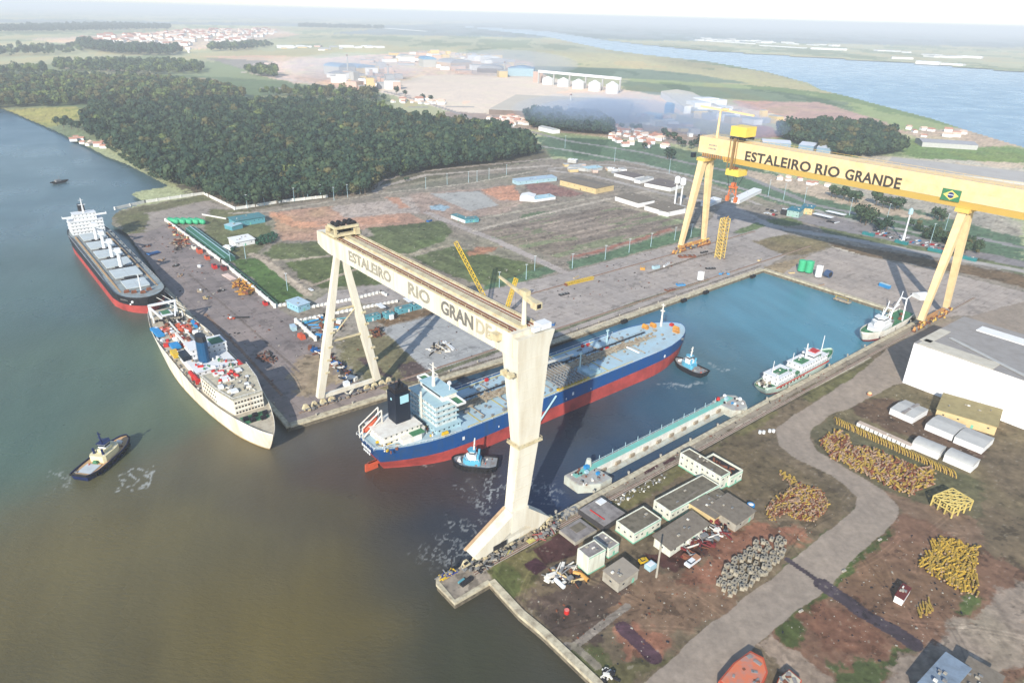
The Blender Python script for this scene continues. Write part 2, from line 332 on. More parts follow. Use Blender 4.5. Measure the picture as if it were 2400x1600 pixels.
 ('g', (112, 106, 82), [(1899, 1000), (1960, 975), (2300, 1130), (2300, 1240), (2100, 1160), (1910, 1055)], 1.5, .4),
 ('g', (142, 116, 96), [(2080, 1150), (2300, 1220), (2300, 1290), (2110, 1200)], 2, .3),
 ('g', (138, 104, 84), [(2110, 1195), (2300, 1290), (2420, 1340), (2420, 1600), (2100, 1700), (1790, 1480), (1950, 1380)], 2, .3),
 ('g', (132, 92, 72), [(1860, 1440), (1960, 1390), (2100, 1480), (2050, 1560), (1950, 1540)], 6, .35),
 ('g', (84, 96, 50), [(1818, 1472), (1940, 1378), (2000, 1310), (2095, 1225), (2090, 1250), (1990, 1345), (1880, 1450), (1880, 1520), (1850, 1515)], 1.5, .3),
 ('g', (88, 100, 58), [(1940, 1560), (2080, 1550), (2110, 1510), (2150, 1515), (2060, 1600), (1980, 1640)], 2, .4),
 ('g', (96, 110, 60), [(2235, 1430), (2270, 1390), (2300, 1400), (2260, 1440)], 1, .3),
 ('g', (166, 146, 130), [(1772, 1511), (1810, 1490), (1830, 1505), (1980, 1610), (1960, 1640), (1900, 1640)], 1.5, .25),
 ('g', (164, 148, 136), [(2100, 1560), (2270, 1440), (2420, 1350), (2420, 1560), (2200, 1600), (2000, 1700)], 2, .3),
 ('r', (156, 144, 131), [(1420, 1690), (1512, 1600), (1565, 1551), (1600, 1514), (1696, 1435), (1807, 1355), (1849, 1320), (1871, 1298), (2005, 1192), (2011, 1164), (1949, 1114), (1861, 1072), (1823, 1041), (1819, 1004), (1861, 971), (1892, 955), (2024, 867), (2079, 816), (2170, 770), (2420, 700), (2420, 780), (2270, 850), (2142, 895), (2095, 902), (1993, 955), (1949, 971), (1905, 1002), (1898, 1028), (1914, 1055), (1960, 1081), (2077, 1152), (2104, 1186), (2101, 1221), (2002, 1307), (1944, 1374), (1823, 1470), (1772, 1511), (1710, 1600), (1650, 1700)], .5, .16),
]
PATHS = [   # kind, colour, width m, centre line
 ('g', (187, 171, 154), 7, [(590, 596), (610, 602), (660, 640), (720, 690)]),
 ('g', (178, 165, 145), 4, [(640, 610), (700, 607), (781, 598), (960, 596), (1050, 576)]),
 ('g', (176, 160, 143), 4, [(706, 657), (735, 668), (780, 651), (850, 625)]),
 ('g', (180, 171, 158), 5, [(540, 500), (640, 495), (760, 474), (900, 452), (1100, 430), (1250, 402)]),
 ('p', (189, 180, 169), 9, [(880, 446), (900, 436), (1000, 410), (1290, 388)]),
 ('p', (184, 173, 165), 6, [(880, 452), (876, 440), (896, 424), (960, 405), (1120, 388), (1290, 372)]),
 ('p', (181, 172, 167), 9, [(1000, 498), (1040, 515), (1160, 562), (1320, 637)]),
 ('g', (184, 173, 162), 6, [(1110, 541), (1250, 507), (1420, 468), (1560, 440)]),
 ('g', (173, 165, 151), 5, [(1085, 520), (1180, 502), (1290, 482), (1400, 462)]),
 ('p', (182, 176, 171), 9, [(1290, 400), (1380, 410), (1470, 432), (1560, 455), (1680, 478), (1760, 505)]),
 ('p', (187, 180, 173), 7, [(1290, 395), (1420, 385), (1560, 405), (1700, 448), (1780, 480)]),
 ('g', (176, 165, 149), 5, [(1420, 470), (1500, 492), (1600, 520), (1640, 535)]),
 ('r', (176, 173, 170), 12, [(1785, 520), (1821, 533), (1966, 556), (2270, 612), (2420, 640)]),
 ('r', (148, 148, 148), 11, [(900, 214), (1000, 240), (1120, 282), (1250, 310), (1328, 330), (1498, 356), (1604, 380), (1727, 405), (1840, 452), (1906, 480), (2257, 551), (2420, 585)]),
 ('r', (167, 167, 165), 9, [(1210, 335), (1330, 352), (1500, 384), (1700, 430), (1830, 470), (2010, 520), (2150, 545)]),
 ('r', (150, 150, 152), 9, [(930, 252), (1080, 250), (1200, 256)]),
 ('p', (215, 206, 198), 12, [(330, 220), (470, 214), (620, 208), (760, 208)]),
 ('p', (204, 198, 189), 16, [(560, 168), (640, 180), (780, 205), (900, 225)]),
 ('g', (150, 140, 132), 3, [(1330, 1512), (1346, 1514), (1420, 1456), (1470, 1420)]),
 ('g', (150, 142, 128), 3, [(1346, 1512), (1400, 1560)]),
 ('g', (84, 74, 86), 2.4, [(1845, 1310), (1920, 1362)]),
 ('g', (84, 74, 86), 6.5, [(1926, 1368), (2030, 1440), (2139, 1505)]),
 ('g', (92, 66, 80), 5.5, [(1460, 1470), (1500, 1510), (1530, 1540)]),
 ('g', (98, 90, 70), 1.2, [(1236, 1292), (1290, 1262)]),
 ('p', (193, 184, 165), 1.6, [(1240, 1270), (1330, 1222), (1500, 1130), (1800, 962), (2040, 838)]),
 ('g', (86, 78, 62), .7, [(1180, 1312), (1330, 1232), (1500, 1138), (1800, 970), (2040, 846)]),
 ('g', (150, 118, 98), 2, [(480, 735), (560, 815), (660, 925)]),
 ('g', (120, 108, 104), 1.5, [(440, 640), (560, 745), (700, 870)]),
 ('g', (120, 110, 98), 1.6, [(920, 912), (1187, 832), (1500, 722), (1785, 622)]),
 ('g', (112, 116, 92), 4, [(1010, 876), (1187, 815), (1350, 760), (1500, 706), (1660, 655)]),
 ('p', (209, 198, 173), 2.5, [(1020, 893), (1187, 836), (1500, 727), (1780, 630)]),
 ('g', (120, 108, 98), 3, [(1520, 640), (1640, 600), (1700, 585)]),
 ('g', (215, 206, 192), 3.0, [(1952, 579), (2012, 596)]),
]
def seg_dist(px, py, pts):
    d = np.full(px.shape, 1e9)
    for (x0, y0), (x1, y1) in zip(pts[:-1], pts[1:]):
        dx, dy = x1 - x0, y1 - y0; L = dx * dx + dy * dy
        t = np.clip(((px - x0) * dx + (py - y0) * dy) / L, 0, 1)
        d = np.minimum(d, np.hypot(px - x0 - t * dx, py - y0 - t * dy))
    return d

def fan(n_az, n_r, az, th0, th1, far=None):
    a = np.radians(np.linspace(-az, az, n_az)); th = np.radians(np.linspace(th0, th1, n_r)); r = CAM_H / np.tan(th)
    A, Rr = np.meshgrid(a, r); return (Rr * np.sin(A)).ravel(), (Rr * np.cos(A)).ravel()
def grid_faces(n_az, n_r):
    i = np.arange(n_r - 1)[:, None] * n_az + np.arange(n_az - 1)[None, :]; i = i.ravel()
    return np.stack([i, i + 1, i + 1 + n_az, i + n_az], 1)
def np_mesh(name, V, F_, col, m, kind='structure'):
    used = np.zeros(len(V), bool); used[F_.ravel()] = True; idx = np.cumsum(used) - 1
    V = V[used]; col = col[used]; F_ = idx[F_]
    me = bpy.data.meshes.new(name); me.vertices.add(len(V)); me.vertices.foreach_set('co', V.astype(np.float32).ravel())
    me.loops.add(F_.size); me.loops.foreach_set('vertex_index', F_.astype(np.int32).ravel())
    me.polygons.add(len(F_)); me.polygons.foreach_set('loop_start', np.arange(0, F_.size, 4, dtype=np.int32))
    me.update(calc_edges=True)
    ca = me.color_attributes.new('soil', 'FLOAT_COLOR', 'POINT'); ca.data.foreach_set('color', np.c_[col, np.ones(len(col))].astype(np.float32).ravel())
    me.materials.append(m); o = bpy.data.objects.new(name, me); C.objects.link(o); o['kind'] = kind; return o
def ground_mat(name, rough, sc1, amt, bump=.3, joints=False):
    m = bpy.data.materials.new(name); m.use_nodes = True; n = m.node_tree; b = n.nodes['Principled BSDF']; L = n.links.new
    b.inputs['Roughness'].default_value = rough; b.inputs['Specular IOR Level'].default_value = .2
    at = n.nodes.new('ShaderNodeVertexColor'); at.layer_name = 'soil'
    tc = n.nodes.new('ShaderNodeTexCoord')
    nz = n.nodes.new('ShaderNodeTexNoise'); nz.inputs['Scale'].default_value = sc1; nz.inputs['Detail'].default_value = 9; nz.inputs['Roughness'].default_value = .7
    L(tc.outputs['Object'], nz.inputs['Vector'])
    mr = n.nodes.new('ShaderNodeMapRange'); mr.inputs['From Min'].default_value = .25; mr.inputs['From Max'].default_value = .75
    mr.inputs['To Min'].default_value = 1 - amt; mr.inputs['To Max'].default_value = 1 + amt; L(nz.outputs[0], mr.inputs['Value'])
    mu = n.nodes.new('ShaderNodeVectorMath'); mu.operation = 'SCALE'; L(at.outputs[0], mu.inputs[0]); L(mr.outputs[0], mu.inputs['Scale'])
    out = mu.outputs[0]
    if joints:
        mp = n.nodes.new('ShaderNodeMapping'); mp.inputs['Rotation'].default_value = (0, 0, -DROT); L(tc.outputs['Object'], mp.inputs[0])
        br = n.nodes.new('ShaderNodeTexBrick'); br.inputs['Scale'].default_value = .1; br.inputs['Mortar Size'].default_value = .012; br.offset = 0
        br.inputs['Color1'].default_value = (1, 1, 1, 1); br.inputs['Color2'].default_value = (.9, .9, .91, 1); br.inputs['Mortar'].default_value = (.62, .6, .58, 1)
        br.inputs['Brick Width'].default_value = 1.0; br.inputs['Row Height'].default_value = .6
        L(mp.outputs[0], br.inputs['Vector']); m2 = n.nodes.new('ShaderNodeVectorMath'); m2.operation = 'MULTIPLY'; L(out, m2.inputs[0]); L(br.outputs[0], m2.inputs[1]); out = m2.outputs[0]
    L(out, b.inputs['Base Color'])
    bp = n.nodes.new('ShaderNodeBump'); bp.inputs['Strength'].default_value = bump; bp.inputs['Distance'].default_value = .5; L(nz.outputs[0], bp.inputs['Height']); L(bp.outputs[0], b.inputs['Normal'])
    return m

def build_ground():
    NA, NR = 1350, 950
    x, y = fan(NA, NR, 54, 66, .18)
    wob = [(fbm(x / s, y / s, 3 + i, 4) - .5) for i, s in enumerate((9, 60))]
    wob2 = [(fbm(x / s, y / s, 43 + i, 4) - .5) for i, s in enumerate((9, 60))]
    n1 = fbm(x / 14, y / 14, 91, 5); n2 = fbm(x / 70, y / 70, 77, 5)
    u = x * DX.x + y * DX.y; v = x * DY.x + y * DY.y
    st = fbm(u / 5.5, v / 60, 15, 3); st2 = fbm(u / 60, v / 7, 25, 3)
    hx = fbm(x / 2.2, y / 2.2, 511, 2) - .5; hy = fbm(x / 2.2, y / 2.2, 512, 2) - .5
    land = inside(LANDW, x, y) & ~inside(LAGW, x, y)
    # streaky far fields
    far = np.clip((y - 900) / 2500, 0, 1)
    col = np.zeros((len(x), 3)); cls = np.zeros(len(x), np.int8)
    for kind, c, poly, wb, patch in Z:
        P = W2(poly) if min(p[1] for p in poly) > 20 or wb else [(-90000, 90000), (90000, 90000), (90000, 60), (-90000, 60)]
        P = [(p[0], p[1]) if p[1] > 0 else (p[0] * 1, 120000) for p in P]
        wob_i = 0 if wb < 8 else 1; al = 0
        for q, (f0, fh) in enumerate(((4, 0), (5.5, 2.2), (3, 5.0))):
            fh = fh * (1 if kind == 'g' else .35) * max(wb, .4)
            al = al + inside(P, x + wob[wob_i] * wb * f0 + hx * fh, y + wob2[wob_i] * wb * f0 + hy * fh) / 3.0
        m = al > 0; al = al[m][:, None]
        c = np.array(lin(c)[:3])
        a = n1[m] * .6 + n2[m] * .4
        t = np.clip((a - .5) * 4.5, -1, 1)[:, None] * patch
        cc = c * (1 + t * np.array([.55, .5, .42]))
        # greener where damp, browner where dry
        g = np.clip((n2[m] - .55) * 6, 0, 1)[:, None] * patch * .9
        if kind == 'g': cc = cc * (1 - g) + cc * np.array([.72, .98, .60]) * g
        col[m] = col[m] * (1 - al) + cc * al; mm = np.nonzero(m)[0][al[:, 0] > .5]; cls[mm] = {'g': 0, 'p': 1, 'r': 2}[kind]
    for kind, c, wd, pts in PATHS:
        P = W2(pts); P = np.array(P); bb = (x > P[:, 0].min() - 30) & (x < P[:, 0].max() + 30) & (y > P[:, 1].min() - 30) & (y < P[:, 1].max() + 30)
        ii = np.nonzero(bb)[0]; d = seg_dist(x[ii], y[ii], [tuple(p) for p in P]) + wob[0][ii] * wd * .35
        m = ii[d < wd / 2]; col[m] = np.array(lin(c)[:3]) * (1 + (n1[m] - .5)[:, None] * .5); cls[m] = {'g': 0, 'p': 1, 'r': 2}[kind]
    # worn stripes in the inner fields and old building slabs
    F1 = inside(W2([(1110, 545), (1425, 483), (1640, 520), (1574, 538), (1306, 604)]), x, y)
    s = np.clip((st2[F1] - .5) * 5, -1, 1)[:, None]; col[F1] *= (1.04 + s * .36); gg = (st2[F1] > .53)[:, None] & (n2[F1] > .40)[:, None]; col[F1] = np.where(gg, col[F1] * np.array([.62, .85, .6]), col[F1])
    F2 = inside(W2([(860, 534), (1060, 515), (1160, 560), (1310, 632), (1140, 680), (700, 680), (640, 600)]), x, y) & (cls == 0)
    s = np.clip((st[F2] - .5) * 4, -1, 1)[:, None]; col[F2] *= (1 + s * .22)
    pv = cls == 1; s = np.clip((st[pv] - .5) * 4, -1, 1)[:, None]; col[pv] *= 1 + s * .07
    # drips, oil and rust patches on the aprons, wheel tracks on the road
    blot = fbm(x / 6, y / 6, 301, 4); near = y < 900
    bm = (cls == 1) & (blot > .68) & near; col[bm] *= .72
    bm = (cls == 0) & (blot > .70) & near; col[bm] *= .62
    bm = (cls == 0) & (blot < .27) & near; col[bm] *= 1.25
    rm = cls == 2; col[rm] *= (1 + (fbm(x[rm] / 2.5, y[rm] / 14, 9, 3) - .5) * .25)[:, None]
    fine = fbm(x / 1.6, y / 1.6, 601, 3); fine2 = fbm(x / 4.5, y / 4.5, 611, 3)
    g0 = (cls == 0) & (y < 1500); col[g0] *= (1 + (fine[g0] - .5) * .7 + (fine2[g0] - .5) * .6)[:, None]
    p0 = (cls > 0) & (y < 1500); col[p0] *= (1 + (fine[p0] - .5) * .22 + (fine2[p0] - .5) * .25)[:, None]
    sp_ = g0 & (fine > .80); col[sp_] = col[sp_] * .5 + np.array([.30, .27, .22]) * .5
    sp_ = g0 & (fine < .17); col[sp_] *= .6
    # tyre tracks and ruts curving over the yards
    rt = np.random.RandomState(77); M1 = (y < 520) & (cls == 0); ii = np.nonzero(M1)[0]
    for k in range(46):
        a0 = G(rt.uniform(1180, 2300), rt.uniform(1150, 1600)) if k < 30 else G(rt.uniform(560, 1500), rt.uniform(600, 900)); th = rt.uniform(0, 6.28); cv = rt.uniform(-.12, .12); pts = []; q = np.array([a0.x, a0.y])
        for s_ in range(9): pts.append(tuple(q)); q = q + np.array([math.cos(th), math.sin(th)]) * 5; th += cv
        P_ = np.array(pts); bb = (x[ii] > P_[:, 0].min() - 3) & (x[ii] < P_[:, 0].max() + 3) & (y[ii] > P_[:, 1].min() - 3) & (y[ii] < P_[:, 1].max() + 3); jj = ii[bb]
        if not len(jj): continue
        d = seg_dist(x[jj], y[jj], pts); d = np.abs(d - .9); w_ = np.clip(1 - d / .45, 0, 1)[:, None]; col[jj] *= 1 + w_ * (.38 if k % 3 else -.35)
    pv = (cls > 0) & (y < 1500); col[pv] *= np.array([1.04, .98, .90])
    gv = (cls == 0) & (y < 1500); col[gv] *= np.array([1.02, .98, .86])
    sv = (cls == 0) & inside(W2([(1140, 1370), (1260, 1235), (2000, 836), (2155, 750), (2600, 800), (2600, 1800), (1500, 1900)]), x, y); col[sv] *= .86
    # greyer, less saturated soils overall
    lum = col.mean(1, keepdims=True); col[:] = lum + (col - lum) * .86
    ff = fbm(x / 260 + 31, y / 900, 451, 5); m = (y > 1100) & (cls == 0) & (ff > .58) & (col[:, 1] > col[:, 0] * 1.02); col[m] *= np.array([.55, .66, .58]); m = (y > 1100) & (cls == 0) & (ff < .42); col[m] = col[m] * np.array([1.12, 1.0, .92])
    m = (y > 1300); col[m] *= np.array([1.16, 1.04, .98])  # far ground lifted and warmed, putting haze brightness into its colour
    # stripes far off: thin bands of marsh and scrub
    fs = fbm(x / 420, y / 1900, 401, 5); m = (y > 1500); col[m] *= (1 + (fs[m] - .5) * .9 * np.clip((y[m] - 1500) / 2000, 0, 1))[:, None]
    V = np.c_[x, y, np.zeros(len(x))]
    Fc = grid_faces(NA, NR); ok = land[Fc].all(1); Fc = Fc[ok]; fc = cls[Fc].max(1)
    np_mesh('ground', V, Fc[fc == 0], col, ground_mat('soil_and_grass', .95, .22, .30, .5))
    np_mesh('pavement', V, Fc[fc == 1], col, ground_mat('old_concrete', .85, .3, .12, .1, True))
    np_mesh('road', V, Fc[fc == 2], col, ground_mat('asphalt', .85, .35, .22, .15))

def build_water():
    NA, NR = 1100, 800
    x, y = fan(NA, NR, 58, 75, .1)
    anchors = [((600, 1500), (98, 88, 50)), ((250, 1300), (100, 92, 58)), ((1050, 1550), (62, 64, 46)), ((1150, 1450), (60, 58, 52)), ((800, 1200), (86, 78, 52)), ((350, 1000), (82, 96, 74)), ((180, 850), (74, 94, 76)),
               ((250, 700), (62, 86, 80)), ((180, 420), (72, 98, 106)), ((600, 1060), (96, 88, 62)), ((720, 1020), (82, 78, 72)), ((900, 1130), (74, 58, 46)), ((1100, 1230), (40, 50, 62)), ((1130, 1130), (70, 56, 50)), ((1300, 1000), (62, 64, 66)), ((1400, 1050), (38, 66, 92)),
               ((1250, 1150), (28, 52, 86)), ((1560, 960), (50, 84, 104)), ((1700, 880), (62, 100, 112)), ((1850, 700), (72, 128, 146)), ((1950, 800), (70, 130, 150)), ((1500, 790), (52, 104, 132)), ((1000, 880), (40, 72, 96)), ((2150, 220), (104, 140, 164)), ((1700, 140), (140, 164, 180)),
               ((-200, 300), (66, 98, 114)), ((0, 1000), (76, 98, 84)), ((0, 1500), (96, 88, 56))]
    P = np.array([tuple(G(*p, WZ)[:2]) for p, c in anchors]); CC = np.array([lin(c, .62)[:3] for p, c in anchors]) * np.array([1.5, 1.45, 1.42])
    wx = (fbm(x / 90, y / 90, 5, 4) - .5) * 90; wy = (fbm(x / 90, y / 90, 6, 4) - .5) * 90
    num = 0; den = 0
    for p, c in zip(P, CC):
        sc_ = 25 + np.hypot(*p) * .05
        wgt = 1 / (((x + wx - p[0]) ** 2 + (y + wy - p[1]) ** 2) / sc_ ** 2 + .2) ** 1.6; num = num + wgt[:, None] * c; den = den + wgt[:, None]
    col = num / den * (1 + ((fbm(x / 40, y / 40, 8, 5) - .5) * .3 + (fbm(x / 9 + y / 30, y / 55, 18, 4) - .5) * .28) * np.clip(700 / np.maximum(y, 1), 0, 1) ** 2)[:, None]
    # foam and slicks left by the tugs
    hx = (fbm(x / 5, y / 5, 71, 4) - .5) * 9; hy = (fbm(x / 5, y / 5, 72, 4) - .5) * 9; fo = fbm(x / 1.8, y / 1.8, 75, 3)
    for wd, th, pts in ((1.6, .42, [(280, 1140), (282, 1110), (300, 1098), (330, 1094), (352, 1104), (358, 1120), (345, 1136), (322, 1144)]), (1.5, .5, [(280, 1148), (310, 1132), (325, 1118), (306, 1106)]), (5, .5, [(130, 1110), (150, 1122), (168, 1132), (140, 1150), (120, 1150)]), (6, .52, [(100, 1112), (140, 1100)]),
                        (9, .56, [(1090, 1140), (1110, 1170), (1140, 1190), (1150, 1150), (1170, 1130)]), (7, .57, [(1060, 1210), (1080, 1230), (1110, 1245), (1125, 1230)]), (14, .6, [(1010, 1290), (1060, 1270), (1075, 1300), (1030, 1310)]), (10, .57, [(1150, 1120), (1165, 1145), (1140, 1165)]), (12, .6, [(1230, 1130), (1290, 1150), (1270, 1180)]),
                        (5, .54, [(1540, 900), (1570, 905), (1600, 915)]), (6, .57, [(1660, 850), (1700, 870), (1715, 865)]), (5, .57, [(1690, 860), (1720, 868)]), (3, .5, [(1640, 895), (1620, 905), (1570, 900)]), (3, .5, [(990, 1050), (1000, 1075), (1000, 1088)])):
        P_ = W2(pts, WZ); d = seg_dist(x + hx, y + hy, P_) + (fo - .5) * wd * .8; rg_ = np.abs(fbm(x / 3.1, y / 3.1, 79, 4) - .5); mk = (d < wd / 2) & ((rg_ < .045) | ((wd < 3.5) & (fo > .33))) & (np.hypot(x, y) < 900)
        a_ = np.clip((wd / 2 - d[mk]) / (wd * .4), 0, 1)[:, None] * (.5 if wd < 3.5 else .32); col[mk] = col[mk] * (1 - a_) + np.array([.5, .52, .5]) * a_
    m = bpy.data.materials.new('river_water'); m.use_nodes = True; n = m.node_tree; b = n.nodes['Principled BSDF']; L = n.links.new
    at = n.nodes.new('ShaderNodeVertexColor'); at.layer_name = 'soil'; L(at.outputs[0], b.inputs['Base Color'])
    b.inputs['Roughness'].default_value = .3; b.inputs['IOR'].default_value = 1.33; b.inputs['Specular IOR Level'].default_value = .5
    tc = n.nodes.new('ShaderNodeTexCoord'); mp = n.nodes.new('ShaderNodeMapping'); mp.inputs['Rotation'].default_value = (0, 0, .5); mp.inputs['Scale'].default_value = (1, 2.2, 1); L(tc.outputs['Object'], mp.inputs[0])
    nz = n.nodes.new('ShaderNodeTexNoise'); nz.inputs['Scale'].default_value = .32; nz.inputs['Detail'].default_value = 6; nz.inputs['Roughness'].default_value = .62; L(mp.outputs[0], nz.inputs['Vector'])
    n2 = n.nodes.new('ShaderNodeTexNoise'); n2.inputs['Scale'].default_value = .012; n2.inputs['Detail'].default_value = 5; L(tc.outputs['Object'], n2.inputs['Vector']); mr_ = n.nodes.new('ShaderNodeMapRange'); mr_.inputs['From Min'].default_value = .35; mr_.inputs['From Max'].default_value = .65; mr_.inputs['To Min'].default_value = .25; mr_.inputs['To Max'].default_value = .36; L(n2.outputs[0], mr_.inputs['Value']); L(mr_.outputs[0], b.inputs['Roughness'])
    bp = n.nodes.new('ShaderNodeBump'); bp.inputs['Strength'].default_value = .6; bp.inputs['Distance'].default_value = .45; L(nz.outputs[0], bp.inputs['Height']); L(bp.outputs[0], b.inputs['Normal'])
    np_mesh('water', np.c_[x, y, np.full(len(x), WZ)], grid_faces(NA, NR), col, m)
build_ground(); build_water()

# quay walls, capping beams and the rubble banks
m_cap = mat('quay_concrete', (206, 196, 168), .85, dirt=.45, dcol=(120, 105, 88), scale=.35)
m_wall = mat('quay_face', (128, 118, 100), .9, dirt=.5, dcol=(58, 50, 42), scale=.4)
def quay(name, pts, width, label, top=.25, side=1, z1=0.0, open_=True):
    """capping beam along a waterline polyline (water on the left-hand side when side=1) with its face going down into the water"""
    P = [G(*p) for p in pts]; cap = MB(); face = MB(); inn = []
    for i, p in enumerate(P):
        a = P[max(i - 1, 0)]; c = P[min(i + 1, len(P) - 1)]; d = (c - a).normalized(); nrm = Vector((-d.y, d.x, 0)) * side; inn.append(nrm)
    ringL = []
    for p, nn in zip(P, inn):
        o = p + nn * .6; i_ = p - nn * width
        ringL.append([(o.x, o.y, -.9), (o.x, o.y, top), (i_.x, i_.y, top), (i_.x, i_.y, -.9)])
    cap.loft(ringL)
    fr = []
    for p, nn in zip(P, inn):
        o = p + nn * .25; i_ = p - nn * 1.5; fr.append([(o.x, o.y, -9), (o.x, o.y, -.8), (i_.x, i_.y, -.8), (i_.x, i_.y, -9)])
    face.loft(fr)
    r = thing(name, label, name.replace('_', ' '))
    cap.build('capping_beam', m_cap, r); face.build('wall_face', m_wall, r)
    return r
quay('quay_wall', DOCK_L, 3.0, 'long pale concrete quay wall on the inland side of the dock basin behind the tanker', side=-1)
quay('quay_wall', [(1790, 631), (2155, 747)], 3.4, 'pale concrete quay wall closing the far end of the dock basin', side=-1)
quay('quay_wall', QUAY_R[:-1] + [(1148, 1293)], 2.2, 'concrete quay wall on the near side of the dock where the fishing vessels lie', side=-1)
quay('quay_wall', WEST[1:], 2.0, 'river quay wall on the left where the bulk carrier and the white ship are moored', side=1)
quay('pier_wall', [(1025, 1354), (1025, 1367), (1066, 1411), (1148, 1363)], 1.2, 'concrete wall round the small pier at the foot of the cream crane', side=-1)
quay('sea_wall', SEAWALL, 2.2, 'bright worn sea wall running down to the bottom edge of the photo', side=-1, top=.5)
# ------------------------------------------------------------ ships
def DP(X, Y, z=0.0): return DX * X + DY * Y + Vector((0, 0, z))
m_white = mat('ship_white', (236, 234, 224), .5, dirt=.22, dcol=(170, 140, 110), scale=.35, streak=True)
m_white2 = mat('clean_white_paint', (232, 234, 234), .5, dirt=.12, dcol=(180, 176, 170))
m_black = mat('black_paint', (30, 32, 40), .45, dirt=.2, dcol=(70, 60, 55))
m_rub = mat('tyre_rubber', (22, 22, 26), .8, dirt=.2, dcol=(50, 46, 44))
m_glass = mat('dark_window', (38, 52, 66), .12, dirt=0, spec=.6)
m_red = mat('boot_red', (190, 80, 74), .6, dirt=.45, dcol=(112, 46, 46), scale=.09)
m_blue = mat('hull_blue', (24, 80, 142), .5, dirt=.35, dcol=(60, 84, 108), scale=.35, streak=True)
m_dgrey = mat('deck_grey', (150, 158, 162), .7, dirt=.4, dcol=(128, 96, 76), scale=.3)
m_dblue = mat('deck_light_blue', (174, 202, 214), .6, dirt=.25, dcol=(168, 164, 152), scale=.16)
m_green = mat('deck_green', (72, 128, 92), .7, dirt=.25)
m_teal = mat('teal_paint', (120, 196, 182), .6, dirt=.3, dcol=(150, 160, 140))
m_yel = mat('yellow_paint', (222, 186, 60), .5, dirt=.2, dcol=(160, 110, 50))
m_or = mat('orange_paint', (206, 92, 60), .55, dirt=.35, dcol=(140, 76, 58))
m_rust = mat('rusty_steel', (134, 82, 58), .85, dirt=.45, dcol=(84, 52, 42), scale=.5)
m_pipe = mat('deck_pipes', (176, 164, 142), .6, dirt=.5, dcol=(110, 84, 64), scale=.5)
m_steel = mat('grey_steel', (136, 138, 138), .6, dirt=.35, dcol=(100, 80, 66), scale=.4)
m_dark = mat('dark_recess', (44, 44, 48), .8, dirt=.2)
m_ltblue = mat('tarpaulin_blue', (42, 140, 200), .6, dirt=.25, dcol=(90, 160, 200), scale=.6)
m_tugblue = mat('tug_light_blue', (96, 176, 206), .5, dirt=.15)
m_cyan = mat('pale_blue_paint', (176, 206, 214), .5, dirt=.25, dcol=(120, 160, 176))
m_winch = mat('winch_yellow', (214, 176, 40), .5, dirt=.25)
m_lred = mat('red_paint', (196, 48, 44), .5, dirt=.2)

def smooth(t): t = max(0, min(1, t)); return t * t * (3 - 2 * t)
def hull(root, L, B, bands, zdeck, stern=.5, bow_len=.22, stern_len=.2, rake=8, counter=6, bulwark=1.0, keel=-3, sheer=0.0, flare=.75, deckmat=None, bowpow=.6, n=30, sternpow=.8, wlstern=.3):
    """hull: x along (stern -L/2, bow +L/2), z=0 at the waterline. bands = [(part name, z bottom stern, z bottom bow, material)...] from the keel upwards"""
    def wdeck(s):
        if s > 1 - bow_len: return max(.012, (1 - ((s - 1 + bow_len) / bow_len) ** 2.2) ** bowpow)
        if s < stern_len: return stern + (1 - stern) * math.sin(s / stern_len * math.pi / 2) ** sternpow
        return 1
    def wwl(s):
        bl = bow_len * 1.2; sl_ = stern_len * 1.5
        if s > 1 - bl: return max(.01, (1 - ((s - 1 + bl) / bl) ** 1.9) ** .8)
        if s < sl_: return wlstern + (1 - wlstern) * math.sin(s / sl_ * math.pi / 2)
        return 1
    def top(s): return zdeck + sheer * (max(0, (s - .55) / .45) ** 2 + .6 * max(0, (.25 - s) / .25) ** 2)
    def pt(s, z, side):
        t = max(0, min(1, z / top(s))) ** flare
        hb = B / 2 * (wwl(s) * (1 - t) + wdeck(s) * t)
        x = -L / 2 + s * L
        if s > .85: x -= rake * (1 - t) * ((s - .85) / .15)
        if s < .12: x += counter * (1 - t) * ((.12 - s) / .12)
        return (x, side * hb, z)
    S = [0, .01, .03, .06] + [i / n for i in range(3, n - 3)] + [.915, .94, .96, .975, .988, .996, 1.0]
    for k, (nm, z0s, z0b, m) in enumerate(bands):
        mb = MB()
        for side in (1, -1):
            rows = []
            for s in S:
                a = z0s + (z0b - z0s) * s
                bnd = (bands[k + 1][1] + (bands[k + 1][2] - bands[k + 1][1]) * s) if k + 1 < len(bands) else top(s) + bulwark
                zz = [a + (min(bnd, top(s)) - a) * q / 4 for q in range(5)]
                row = [pt(s, z, side) for z in zz]
                if k + 1 == len(bands): x, y, z = row[-1]; row.append((x, y, top(s) + bulwark)); row.append((x, y - side * .25, top(s) + bulwark)); row.append((x, y - side * .25, top(s)))
                rows.append(row if side == 1 else row[::-1])
            mb.loft(rows, close=False, cap=False)
        # transom
        P = []; a = bands[k][1]; bnd = bands[k + 1][1] if k + 1 < len(bands) else zdeck + sheer * .6
        pts = [pt(0, a + (bnd - a) * q / 4, 1) for q in range(5)] + [pt(0, a + (bnd - a) * q / 4, -1) for q in range(4, -1, -1)]
        mb.add(pts, [tuple(range(10))])
        mb.build(nm, m, root, smooth=False)
    d = MB(); d.loft([[(-L / 2 + s * L, B / 2 * wdeck(s) - .12, top(s)), (-L / 2 + s * L, -(B / 2 * wdeck(s) - .12), top(s))] for s in S], close=False, cap=False)
    d.build('deck', deckmat or m_dgrey, root)
    root['_'] = 0; del root['_']
    return lambda s: B / 2 * wdeck(s), top
def ship(name, label, cat, X, Y, heading=0.0, group=None): return thing(name, label, cat, DP(X, Y, WZ), DROT + heading, group)
